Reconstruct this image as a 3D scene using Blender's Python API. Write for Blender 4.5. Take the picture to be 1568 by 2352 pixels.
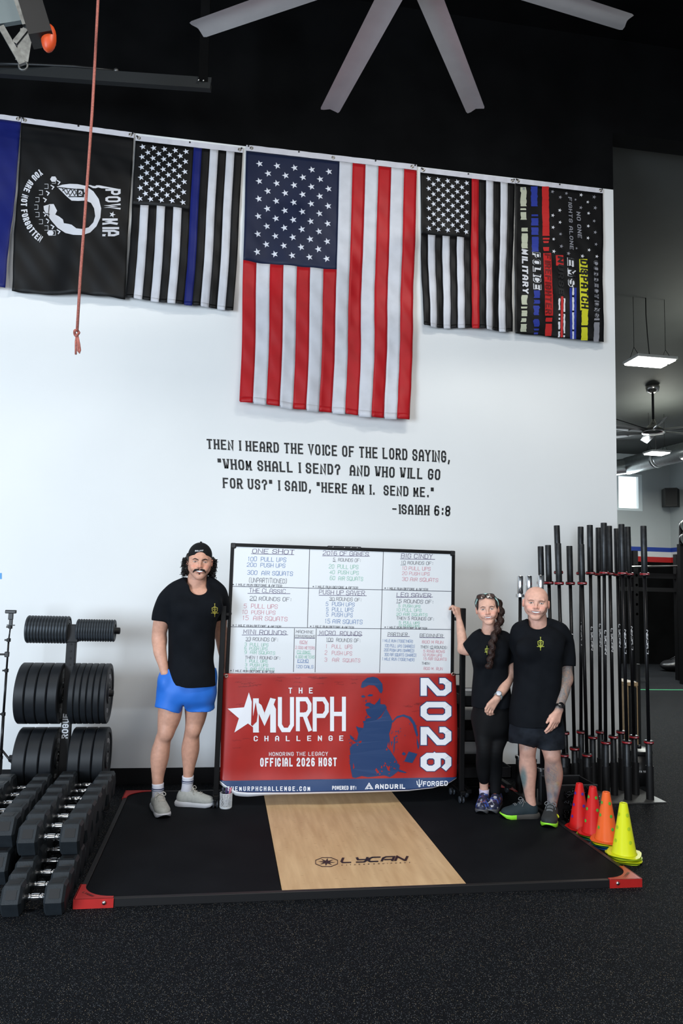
import bpy, bmesh, math, random
import numpy as np
from mathutils import Vector, Matrix, Euler
PI = math.pi
for o in list(bpy.data.objects): bpy.data.objects.remove(o)
SC = bpy.context.scene
COL = SC.collection
# ------------------------------------------------------------------ camera
W, H = 1568, 2352
FPX, YAW, PITCH, ROLL = 1683.05, 0.1550, 0.1037, 0.0269
CAM = np.array([0.7519, -6.3503, 1.6321])
def cam_axes():
    cy, sy, cp, sp = math.cos(YAW), math.sin(YAW), math.cos(PITCH), math.sin(PITCH)
    f = np.array([sy*cp, cy*cp, sp]); r = np.array([cy, -sy, 0.0]); u = np.cross(r, f)
    cr, sr = math.cos(ROLL), math.sin(ROLL)
    return cr*r+sr*u, -sr*r+cr*u, f
RX, UX, FX = cam_axes()
cd = bpy.data.cameras.new('camera'); cam = bpy.data.objects.new('camera', cd); COL.objects.link(cam)
cd.sensor_fit = 'VERTICAL'; cd.sensor_height = 36.0; cd.lens = FPX/H*36.0; cd.clip_start = .05; cd.clip_end = 200
cam.matrix_world = Matrix([[RX[0], UX[0], -FX[0], CAM[0]], [RX[1], UX[1], -FX[1], CAM[1]], [RX[2], UX[2], -FX[2], CAM[2]], [0, 0, 0, 1]])
SC.camera = cam
# ------------------------------------------------------------------ light
SC.view_settings.view_transform = 'Standard'; SC.view_settings.look = 'None'
SC.view_settings.gamma = 1.0; SC.view_settings.use_curve_mapping = False
SC.view_settings.exposure = 0.0
wd = bpy.data.worlds.new('world'); SC.world = wd; wd.use_nodes = True
bg = wd.node_tree.nodes['Background']; bg.inputs[0].default_value = (.80, .90, 1.0, 1); bg.inputs[1].default_value = 0.5
def area(name, loc, target, sx, sy, power, col):
    l = bpy.data.lights.new(name, 'AREA'); l.shape = 'RECTANGLE'; l.size = sx; l.size_y = sy; l.energy = power; l.color = col
    o = bpy.data.objects.new(name, l); COL.objects.link(o); o.location = loc
    o.rotation_euler = (Vector(target)-Vector(loc)).to_track_quat('-Z', 'Y').to_euler(); return o
# daylight coming in through the open bay doors behind and left of the photographer
area('bay_door_daylight', (-5.0, -8.6, 1.9), (.2, 0, 2.0), 3.0, 3.0, 740, (.74, .87, 1.0))
area('rear_door_daylight', (1.0, -11.5, 2.2), (1.6, 0, 2.4), 7.0, 3.6, 260, (.90, .95, 1.0))
# rows of high-bay lamps over the gym floor, above the frame
for lx, ly, e in ((2.2, -4.1, 185), (-1.4, -4.8, 55), (4.2, -6.4, 70)):
    area('high_bay_light', (lx, ly, 6.55), (lx, ly+.4, 0), 1.2, .5, e, (1.0, .97, .90))
# lamps over the far training floor: pointing down
for lx, ly, e in ((7.6, 3.2, 110), (8.9, 6.4, 110), (9.6, 7.6, 80)):
    area('far_bay_light', (lx, ly, 4.3), (lx, ly, 0), .9, .5, e, (.96, 1.0, .93))
for lx, ly, e in ((7.8, 3.3, 24), (9.2, 6.9, 34)):  # upward lights added to make the far ceiling glow; lamp housings are closed on top
    area('added_far_uplight', (lx, ly, 4.75), (lx, ly, 9), .6, .4, e, (.98, 1.0, .88))
area('far_window_daylight', (9.6, 9.9, 4.2), (8.0, 2.0, .5), 1.6, .9, 120, (.85, .95, 1.0))

def ray(u, v): return FX*FPX + RX*(u-W/2) + UX*(H/2-v)
def PY(u, v, y):            # where the sight line of a pixel meets the plane Y = y
    d = ray(u, v); return CAM + d*((y-CAM[1])/d[1])
def PZ(u, v, z):
    d = ray(u, v); return CAM + d*((z-CAM[2])/d[2])
def PX(u, v, x):
    d = ray(u, v); return CAM + d*((x-CAM[0])/d[0])

# ------------------------------------------------------------------ materials
MATS = {}
def nodemat(name):
    m = bpy.data.materials.new(name); m.use_nodes = True
    nt = m.node_tree; return m, nt, nt.nodes['Principled BSDF']
def mat(name, col, rough=.5, metal=0., spec=.5, noise=0., nscale=20., bump=0., bscale=200., emit=0., coat=0.):
    if name in MATS: return MATS[name]
    m, nt, b = nodemat(name)
    c = tuple(col)+(1,)
    b.inputs['Base Color'].default_value = c; b.inputs['Roughness'].default_value = rough
    b.inputs['Metallic'].default_value = metal; b.inputs['Specular IOR Level'].default_value = spec
    if coat: b.inputs['Coat Weight'].default_value = coat
    tc = nt.nodes.new('ShaderNodeTexCoord')
    if noise:
        n = nt.nodes.new('ShaderNodeTexNoise'); n.inputs['Scale'].default_value = nscale; n.inputs['Detail'].default_value = 5
        nt.links.new(tc.outputs['Object'], n.inputs['Vector'])
        r = nt.nodes.new('ShaderNodeValToRGB')
        r.color_ramp.elements[0].position = .3; r.color_ramp.elements[1].position = .7
        r.color_ramp.elements[0].color = tuple(max(0, x*(1-noise)) for x in col)+(1,)
        r.color_ramp.elements[1].color = tuple(min(1, x*(1+noise)+noise*.01) for x in col)+(1,)
        nt.links.new(n.outputs['Fac'], r.inputs[0]); nt.links.new(r.outputs[0], b.inputs['Base Color'])
    if bump:
        n2 = nt.nodes.new('ShaderNodeTexNoise'); n2.inputs['Scale'].default_value = bscale; n2.inputs['Detail'].default_value = 3
        nt.links.new(tc.outputs['Object'], n2.inputs['Vector'])
        bp = nt.nodes.new('ShaderNodeBump'); bp.inputs['Strength'].default_value = bump; bp.inputs['Distance'].default_value = .01
        nt.links.new(n2.outputs['Fac'], bp.inputs['Height']); nt.links.new(bp.outputs[0], b.inputs['Normal'])
    if emit:
        b.inputs['Emission Color'].default_value = c; b.inputs['Emission Strength'].default_value = emit
    MATS[name] = m; return m

# ------------------------------------------------------------------ mesh helpers
def newmesh(name, V, F, m, smooth=False, fm=None, auto=None):
    me = bpy.data.meshes.new(name); me.from_pydata([tuple(map(float, v)) for v in V], [], [tuple(map(int, f)) for f in F])
    for x in (m if isinstance(m, (list, tuple)) else [m]): me.materials.append(x)
    if fm is not None: me.polygons.foreach_set('material_index', np.array(fm, dtype=np.int32))
    if smooth: me.polygons.foreach_set('use_smooth', np.ones(len(me.polygons), dtype=bool))
    me.update(); return me
def setp(o, label=None, cat=None, group=None, kind=None):
    if label: o['label'] = label
    if cat: o['category'] = cat
    if group: o['group'] = group
    if kind: o['kind'] = kind
    return o
def thing(name, label, cat, loc=(0, 0, 0), rotz=0., group=None):
    o = bpy.data.objects.new(name, None); COL.objects.link(o); o.empty_display_size = .1
    o.location = tuple(map(float, loc)); o.rotation_euler = (0, 0, rotz)
    return setp(o, label, cat, group)
def part(name, geo, m, parent=None, smooth=False, label=None, kind=None, world=False, fm=None, loc=None, rot=None, auto=False):
    """geo = (V, F). world=True: V in world coordinates, parent unrotated."""
    V, F = geo[0], geo[1]
    if len(geo) > 2 and fm is None: fm = geo[2]
    V = np.asarray(V, float)
    if world and parent is not None:
        q = parent; off = np.zeros(3)
        while q is not None: off += np.array(q.location); q = q.parent
        V = V-off
    me = newmesh(name, V, F, m, smooth, fm)
    o = bpy.data.objects.new(name, me); COL.objects.link(o)
    if parent is not None: o.parent = parent
    if loc is not None: o.location = tuple(map(float, loc))
    if rot is not None: o.rotation_euler = rot
    if label: o['label'] = label
    if kind: o['kind'] = kind
    if auto: me.set_sharp_from_angle(angle=math.radians(38))
    return o
def single(name, geo, m, label, cat, group=None, kind=None, **k):
    V = np.asarray(geo[0], float); base = np.array([(V[:, 0].min()+V[:, 0].max())/2, (V[:, 1].min()+V[:, 1].max())/2, V[:, 2].min()])
    o = part(name, (V-base,)+tuple(geo[1:]), m, loc=base, **k)
    return setp(o, label, cat, group, kind)
def struct(name, geo, m, parent=None, **k):
    o = part(name, geo, m, parent, **k)
    if parent is None: o['kind'] = 'structure'
    return o
def dup(root, loc, rotz=None, label=None, group=None, rot=None):
    r = root.copy(); COL.objects.link(r); r.location = tuple(map(float, loc))
    if rotz is not None: r.rotation_euler = (0, 0, rotz)
    if rot is not None: r.rotation_euler = rot
    if label: r['label'] = label
    if group: r['group'] = group
    for ch in list(root.children):
        c = ch.copy(); COL.objects.link(c); c.parent = r
        for g in list(ch.children):
            d = g.copy(); COL.objects.link(d); d.parent = c
    return r
def join(*geos):
    V, F, M, n = [], [], [], 0; anym = any(len(g) > 2 for g in geos)
    for g in geos:
        v = np.asarray(g[0], float).reshape(-1, 3); V.append(v); F += [tuple(i+n for i in f) for f in g[1]]
        M += list(g[2]) if len(g) > 2 else [0]*len(g[1]); n += len(v)
    return (np.vstack(V), F, M) if anym else (np.vstack(V), F)
def withm(geo, i): return (geo[0], geo[1], [i]*len(geo[1]))
def xf(geo, loc=(0, 0, 0), rot=None, scale=None):
    V = np.asarray(geo[0], float)
    if scale is not None: V = V*np.array(scale)
    if rot is not None:
        R = np.array(Euler(rot).to_matrix()) if not isinstance(rot, np.ndarray) else rot
        V = V@R.T
    return (V+np.array(loc),)+tuple(geo[1:])
def box(x0, x1, y0, y1, z0, z1, bev=0.):
    if bev <= 0:
        V = [(x, y, z) for x in (x0, x1) for y in (y0, y1) for z in (z0, z1)]
        F = [(0, 1, 3, 2), (4, 6, 7, 5), (0, 4, 5, 1), (2, 3, 7, 6), (0, 2, 6, 4), (1, 5, 7, 3)]
        return np.array(V, float), F
    b = min(bev, (x1-x0)/2.01, (y1-y0)/2.01, (z1-z0)/2.01)
    V = []; idx = {}
    for i, x in enumerate((x0, x1)):
        for j, y in enumerate((y0, y1)):
            for k, z in enumerate((z0, z1)):
                sx, sy, sz = (1, -1)[i], (1, -1)[j], (1, -1)[k]
                idx[i, j, k] = len(V)
                V += [(x, y+sy*b, z+sz*b), (x+sx*b, y, z+sz*b), (x+sx*b, y+sy*b, z)]
    F = []
    for i in (0, 1): q = [idx[i, 0, 0], idx[i, 1, 0], idx[i, 1, 1], idx[i, 0, 1]]; F.append(tuple(q if i else q[::-1]))
    for j in (0, 1): q = [idx[0, j, 0]+1, idx[1, j, 0]+1, idx[1, j, 1]+1, idx[0, j, 1]+1]; F.append(tuple(q[::-1] if j else q))
    for k in (0, 1): q = [idx[0, 0, k]+2, idx[1, 0, k]+2, idx[1, 1, k]+2, idx[0, 1, k]+2]; F.append(tuple(q if k else q[::-1]))
    for j in (0, 1):
        for k in (0, 1): a, c = idx[0, j, k], idx[1, j, k]; q = (a+1, c+1, c+2, a+2); F.append(q if (j == k) else q[::-1])
    for i in (0, 1):
        for k in (0, 1): a, c = idx[i, 0, k], idx[i, 1, k]; q = (a, a+2, c+2, c); F.append(q if (i == k) else q[::-1])
    for i in (0, 1):
        for j in (0, 1): a, c = idx[i, j, 0], idx[i, j, 1]; q = (a, c, c+1, a+1); F.append(q if (i == j) else q[::-1])
    for (i, j, k), a in idx.items():
        q = (a, a+1, a+2); F.append(q if (i+j+k) % 2 == 0 else q[::-1])
    return np.array(V, float), F
def cbox(c, s, bev=0.):
    return box(c[0]-s[0]/2, c[0]+s[0]/2, c[1]-s[1]/2, c[1]+s[1]/2, c[2]-s[2]/2, c[2]+s[2]/2, bev)
def lathe(prof, n=24, axis='z', closed=False):
    V, F = [], []
    for r, z in prof:
        for i in range(n):
            a = 2*PI*i/n; V.append((r*math.cos(a), r*math.sin(a), z))
    m = len(prof)
    for j in range(m-1 if not closed else m):
        for i in range(n):
            a, b = j*n+i, j*n+(i+1) % n; c, d = ((j+1) % m)*n+(i+1) % n, ((j+1) % m)*n+i
            F.append((a, b, c, d))
    if not closed:
        if prof[0][0] > 1e-5: F.append(tuple(range(n))[::-1])
        if prof[-1][0] > 1e-5: F.append(tuple(range((m-1)*n, m*n)))
    V = np.array(V)
    if axis == 'x': V = V[:, [2, 0, 1]]
    if axis == 'y': V = V[:, [1, 2, 0]]
    return V, F
def tube(pts, r, n=8, cap=True, closed=False):
    P = np.array(pts, float); m = len(P); R = np.full(m, r) if np.isscalar(r) else np.array(r, float)
    if closed: T = np.roll(P, -1, 0)-np.roll(P, 1, 0)
    else: T = np.gradient(P, axis=0)
    T /= np.linalg.norm(T, axis=1)[:, None]+1e-12
    u = np.cross(T[0], (0, 0, 1)); 
    if np.linalg.norm(u) < .1: u = np.cross(T[0], (0, 1, 0))
    u /= np.linalg.norm(u); V = []
    for i in range(m):
        u = u-T[i]*(u@T[i]); u /= np.linalg.norm(u)+1e-12; w = np.cross(T[i], u)
        for k in range(n):
            a = 2*PI*k/n; V.append(P[i]+R[i]*(math.cos(a)*u+math.sin(a)*w))
    F = []
    for i in range(m if closed else m-1):
        for k in range(n):
            a, b = i*n+k, i*n+(k+1) % n; c, d = ((i+1) % m)*n+(k+1) % n, ((i+1) % m)*n+k; F.append((a, b, c, d))
    if cap and not closed: F.append(tuple(range(n))[::-1]); F.append(tuple(range((m-1)*n, m*n)))
    return np.array(V), F
def bar(a, b, w, h=None, up=(0, 0, 1)):
    """rectangular bar from a to b, section w x h"""
    a, b = np.array(a, float), np.array(b, float); h = w if h is None else h
    t = b-a; t /= np.linalg.norm(t); s = np.cross(t, up)
    if np.linalg.norm(s) < 1e-3: s = np.cross(t, (0, 1, 0))
    s /= np.linalg.norm(s); q = np.cross(s, t)
    V = [p+s*i*w/2+q*j*h/2 for p in (a, b) for i, j in ((-1, -1), (1, -1), (1, 1), (-1, 1))]
    return np.array(V), [(3, 2, 1, 0), (4, 5, 6, 7), (0, 1, 5, 4), (1, 2, 6, 5), (2, 3, 7, 6), (3, 0, 4, 7)]
def prism(out, h0, h1, plane='xy'):
    """extrude an outline (list of 2D points, CCW) between h0 and h1 along the third axis"""
    n = len(out); V = [(p[0], p[1], h0) for p in out]+[(p[0], p[1], h1) for p in out]
    F = [tuple(range(n))[::-1], tuple(range(n, 2*n))]+[(i, (i+1) % n, n+(i+1) % n, n+i) for i in range(n)]
    V = np.array(V, float)
    if plane == 'xz': V = V[:, [0, 2, 1]]; F = [f[::-1] for f in F]
    if plane == 'yz': V = V[:, [2, 0, 1]]
    return V, F
def sphere(c, r, n=12, m=8):
    r = np.array([r, r, r] if np.isscalar(r) else r, float)
    pr = [(math.sin(PI*j/m)+ (1e-6 if j in (0, m) else 0), -math.cos(PI*j/m)) for j in range(m+1)]
    V, F = lathe([(max(a, 1e-6), b) for a, b in pr], n); return V*r+np.array(c), F
# ------------------------------------------------------------------ lettering
def S(s):
    out = []
    for pl in s.split('|'):
        out.append([tuple(float(t)/10 for t in p.split(',')) for p in pl.split()])
    return out
# stroke font, units: 40 wide, 60 high
GL = {
 'A': '0,0 0,44 12,60 28,60 40,44 40,0|0,24 40,24', 'B': '0,0 0,60 30,60 40,52 40,38 32,31 40,24 40,8 30,0 0,0|0,31 32,31',
 'C': '40,16 40,10 30,0 10,0 0,10 0,50 10,60 30,60 40,50 40,44', 'D': '0,0 0,60 28,60 40,48 40,12 28,0 0,0',
 'E': '40,0 0,0 0,60 40,60|0,31 32,31', 'F': '0,0 0,60 40,60|0,31 32,31', 'G': '40,44 40,50 30,60 10,60 0,50 0,10 10,0 30,0 40,10 40,28 22,28',
 'H': '0,0 0,60|40,0 40,60|0,30 40,30', 'I': '20,0 20,60', 'J': '40,60 40,10 30,0 10,0 0,10 0,16', 'K': '0,0 0,60|40,60 4,30 40,0',
 'L': '0,60 0,0 38,0', 'M': '0,0 0,60 20,18 40,60 40,0', 'N': '0,0 0,60 40,0 40,60', 'O': '10,0 0,10 0,50 10,60 30,60 40,50 40,10 30,0 10,0',
 'P': '0,0 0,60 30,60 40,50 40,36 30,27 0,27', 'Q': '10,0 0,10 0,50 10,60 30,60 40,50 40,10 30,0 10,0|24,16 42,-4',
 'R': '0,0 0,60 30,60 40,50 40,38 30,29 0,29|22,29 40,0', 'S': '40,44 40,50 30,60 10,60 0,50 0,40 8,32 32,28 40,20 40,10 30,0 10,0 0,10 0,16',
 'T': '0,60 40,60|20,60 20,0', 'U': '0,60 0,10 10,0 30,0 40,10 40,60', 'V': '0,60 20,0 40,60', 'W': '0,60 10,0 20,40 30,0 40,60',
 'X': '0,0 40,60|0,60 40,0', 'Y': '0,60 20,30 40,60|20,30 20,0', 'Z': '0,60 40,60 0,0 40,0',
 '0': '10,0 0,10 0,50 10,60 30,60 40,50 40,10 30,0 10,0', '1': '12,50 20,60 20,0', '2': '0,46 0,50 10,60 30,60 40,50 40,36 0,8 0,0 40,0',
 '3': '0,50 10,60 30,60 40,50 40,38 30,31 14,31|30,31 40,24 40,10 30,0 10,0 0,10', '4': '30,0 30,60 0,20 40,20', '5': '38,60 4,60 2,34 28,36 40,26 40,10 30,0 8,0 0,8',
 '6': '36,54 28,60 10,60 0,50 0,10 10,0 30,0 40,10 40,24 30,34 10,34 0,26', '7': '0,60 40,60 14,0', '8': '10,31 0,40 0,50 10,60 30,60 40,50 40,40 30,31 10,31 0,22 0,10 10,0 30,0 40,10 40,22 30,31',
 '9': '40,30 30,24 10,24 0,34 0,50 10,60 30,60 40,50 40,10 30,0 8,0', ',': '18,6 12,-10', '.': '18,0 18,6', ':': '20,8 20,14|20,38 20,44', '-': '4,30 34,30',
 '?': '0,46 0,50 10,60 30,60 40,50 40,38 20,28 20,16|20,0 20,6', '"': '10,60 10,44|26,60 26,44', '(': '26,66 12,50 12,10 26,-6', ')': '10,66 24,50 24,10 10,-6',
 '*': '20,50 20,14|4,42 36,22|36,42 4,22', '&': '40,0 6,44 12,58 26,58 30,46 2,16 8,0 26,0 38,22', '/': '0,0 36,60', '!': '20,60 20,18|20,0 20,6', ' ': '',
}
GLYPH = {k: (S(v) if v else []) for k, v in GL.items()}
NARROW = {'I': 1.2, '1': 2.6, ',': 2.0, '.': 2.0, ':': 2.4, '"': 2.8, '(': 2.6, ')': 2.6, '!': 1.8, ' ': 2.8}
def ribbon(pl, w):
    """mitred band along a 2D polyline"""
    P = [np.array(p, float) for p in pl]
    closed = len(P) > 3 and np.linalg.norm(P[0]-P[-1]) < 1e-6
    if closed: P = P[:-1]
    n = len(P); V, F = [], []
    for i in range(n):
        a = P[(i-1) % n] if (closed or i > 0) else None; b = P[(i+1) % n] if (closed or i < n-1) else None
        d1 = (P[i]-a) if a is not None else None; d2 = (b-P[i]) if b is not None else None
        if d1 is not None: d1 = d1/(np.linalg.norm(d1)+1e-9)
        if d2 is not None: d2 = d2/(np.linalg.norm(d2)+1e-9)
        if d1 is None: d1 = d2
        if d2 is None: d2 = d1
        n1 = np.array([-d1[1], d1[0]]); n2 = np.array([-d2[1], d2[0]]); m = n1+n2; l = np.linalg.norm(m)
        m = m/l if l > .3 else n1
        k = 1/max(.42, float(m@n1)); V += [P[i]+m*w/2*k, P[i]-m*w/2*k]
    for i in range(n if closed else n-1):
        j = (i+1) % n; F.append((2*i+1, 2*j+1, 2*j, 2*i))
    return V, F
def strokes(text, h, w=None, weight=.18, gap=.9, slant=0., jit=0., rnd=None, serif=0., sub=1):
    """text -> 2D geometry; h cap height, w width of a wide glyph; returns V2, F, total width. Baseline y=0, starts x=0"""
    w = h*.62 if w is None else w
    sx, sy = w/4.0, h/6.0; t = weight*h; V, F, x = [], [], 0.
    for ch in text:
        g = GLYPH.get(ch.upper(), []); adv = NARROW.get(ch.upper(), 4.0)
        off = (adv-4)/2 if ch != ' ' else 0
        dy = (rnd.uniform(-1, 1)*jit*h*.5) if rnd else 0; ds = 1+(rnd.uniform(-1, 1)*jit if rnd else 0)
        for pl in g:
            q = []
            for (a, b) in pl:
                yy = t/2+(b/6.0)*(h-t) if not rnd else b*sy*ds
                xx = x+t/2+((a+off)/4.0)*(w-t) if not rnd else x+(a+off)*sx
                if rnd: xx += rnd.uniform(-1, 1)*jit*w*.25; yy += rnd.uniform(-1, 1)*jit*h*.2
                q.append((xx+slant*yy, yy+dy))
            if len(q) < 2: continue
            if sub > 1:
                q2 = [q[0]]
                for a, b in zip(q[:-1], q[1:]):
                    for k in range(1, sub+1): q2.append((a[0]+(b[0]-a[0])*k/sub, a[1]+(b[1]-a[1])*k/sub))
                q = q2
            if np.linalg.norm(np.array(q[0])-np.array(q[-1])) > 1e-6:
                for e, nb in ((0, 1), (-1, -2)):
                    a, b = np.array(q[e]), np.array(q[nb]); d = (a-b)/(np.linalg.norm(a-b)+1e-9); q[e] = tuple(a+d*t*.49)
            v, f = ribbon(q, t); n = len(V); V += v; F += [tuple(i+n for i in ff) for ff in f]
            if serif and ch.upper() in 'TIHENAMRDFLUPVWYKBJ':
                cl = np.linalg.norm(np.array(q[0])-np.array(q[-1])) < 1e-6
                for e, nb in ((q[0], q[1]), (q[-1], q[-2])):
                    if cl or abs(e[0]-nb[0]) > .6*abs(e[1]-nb[1]): continue
                    if abs(e[1]-t/2) < t*.9 or abs(e[1]-(h-t/2)) < t*.9:
                        yb = 0 if e[1] < h/2 else h-t*.62
                        n = len(V); s2 = t/2*(1+serif)
                        V += [np.array(p) for p in ((e[0]-s2, yb), (e[0]+s2, yb), (e[0]+s2, yb+t*.62), (e[0]-s2, yb+t*.62))]; F.append((n, n+1, n+2, n+3))
        x += adv*sx*(1 if ch != ' ' else 1)+gap*sx*(1 if ch != ' ' else .0)
    return (np.array([tuple(p) for p in V]) if V else np.zeros((0, 2))), F, x-gap*sx
_tc = {}
def fonttext(s, size=1., bold=0.):
    """Blender's own font -> 2D mesh (V2, F, width)"""
    key = (s, bold)
    if key not in _tc:
        c = bpy.data.curves.new('t', 'FONT'); c.body = s; c.size = 1; c.offset = bold; c.fill_mode = 'FRONT'; c.resolution_u = 3
        o = bpy.data.objects.new('t', c); COL.objects.link(o)
        dg = bpy.context.evaluated_depsgraph_get(); me = o.evaluated_get(dg).to_mesh()
        V = np.array([v.co[:2] for v in me.vertices]).reshape(-1, 2); F = [tuple(p.vertices) for p in me.polygons]
        o.evaluated_get(dg).to_mesh_clear(); bpy.data.objects.remove(o); bpy.data.curves.remove(c); _tc[key] = (V, F)
    V, F = _tc[key]
    if not len(V): return V, F, 0
    V = V-np.array([V[:, 0].min(), 0]); return V*size, F, V[:, 0].max()*size
def fit2d(g, x0, x1, y0, y1=None, cap=True):
    """stretch 2D geometry into a box"""
    V = np.array(g[0], float); a = V.min(0); b = V.max(0)
    if y1 is None: s = (x1-x0)/(b[0]-a[0]); return (V-a)*s+np.array([x0, y0]), g[1]
    return (V-a)/(b-a)*np.array([x1-x0, y1-y0])+np.array([x0, y0]), g[1]
def map2(g, fn, orient=None):
    """2D geometry -> 3D through fn(x, y); flips faces if needed so that they look along `orient`"""
    V2, F = g[0], g[1]
    V = np.array([fn(p[0], p[1]) for p in V2]); F = [tuple(f) for f in F]
    if orient is not None and len(F):
        out = []
        for f in F:
            nrm = np.cross(V[f[1]]-V[f[0]], V[f[2]]-V[f[0]])
            out.append(f[::-1] if nrm@np.array(orient) < 0 else f)
        F = out
        # separate pieces of one print sit a hair apart so that they never share a plane
        pa = list(range(len(V)))
        def fd(i):
            while pa[i] != i: pa[i] = pa[pa[i]]; i = pa[i]
            return i
        for f in F:
            for i in f[1:]: pa[fd(i)] = fd(f[0])
        ids = {}
        for i in range(len(V)): r_ = fd(i); ids.setdefault(r_, len(ids)); V[i] = V[i]+np.array(orient, float)/np.linalg.norm(orient)*.00018*(ids[r_] % 7)
    return V, F
def cat2(*gs):
    V, F, n = [], [], 0
    for g in gs:
        if not len(g[0]): continue
        V.append(np.asarray(g[0], float)); F += [tuple(i+n for i in f) for f in g[1]]; n += len(g[0])
    return np.vstack(V), F
def move2(g, dx, dy): return np.asarray(g[0], float)+np.array([dx, dy]), g[1]
def poly2(pts):
    """filled 2D polygon (tessellated)"""
    from mathutils.geometry import tessellate_polygon
    t = tessellate_polygon([[Vector((p[0], p[1], 0)) for p in pts]])
    return np.array(pts, float), [tuple(x) for x in t]
def star2(cx, cy, r, rot=PI/2):
    V = [(cx+(r if i % 2 == 0 else r*.40)*math.cos(rot+i*PI/5), cy+(r if i % 2 == 0 else r*.40)*math.sin(rot+i*PI/5)) for i in range(10)]+[(cx, cy)]
    return np.array(V), [(10, i, (i+1) % 10) for i in range(10)]
def ring2(cx, cy, r0, r1, n=32, a0=0, a1=2*PI, ry=1.):
    V, F = [], []
    for i in range(n+1):
        a = a0+(a1-a0)*i/n; V += [(cx+r0*math.cos(a), cy+r0*math.sin(a)*ry), (cx+r1*math.cos(a), cy+r1*math.sin(a)*ry)]
    for i in range(n): F.append((2*i, 2*i+1, 2*i+3, 2*i+2))
    return np.array(V), F
def rect2(x0, x1, y0, y1): return np.array([(x0, y0), (x1, y0), (x1, y1), (x0, y1)], float), [(0, 1, 2, 3)]
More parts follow.
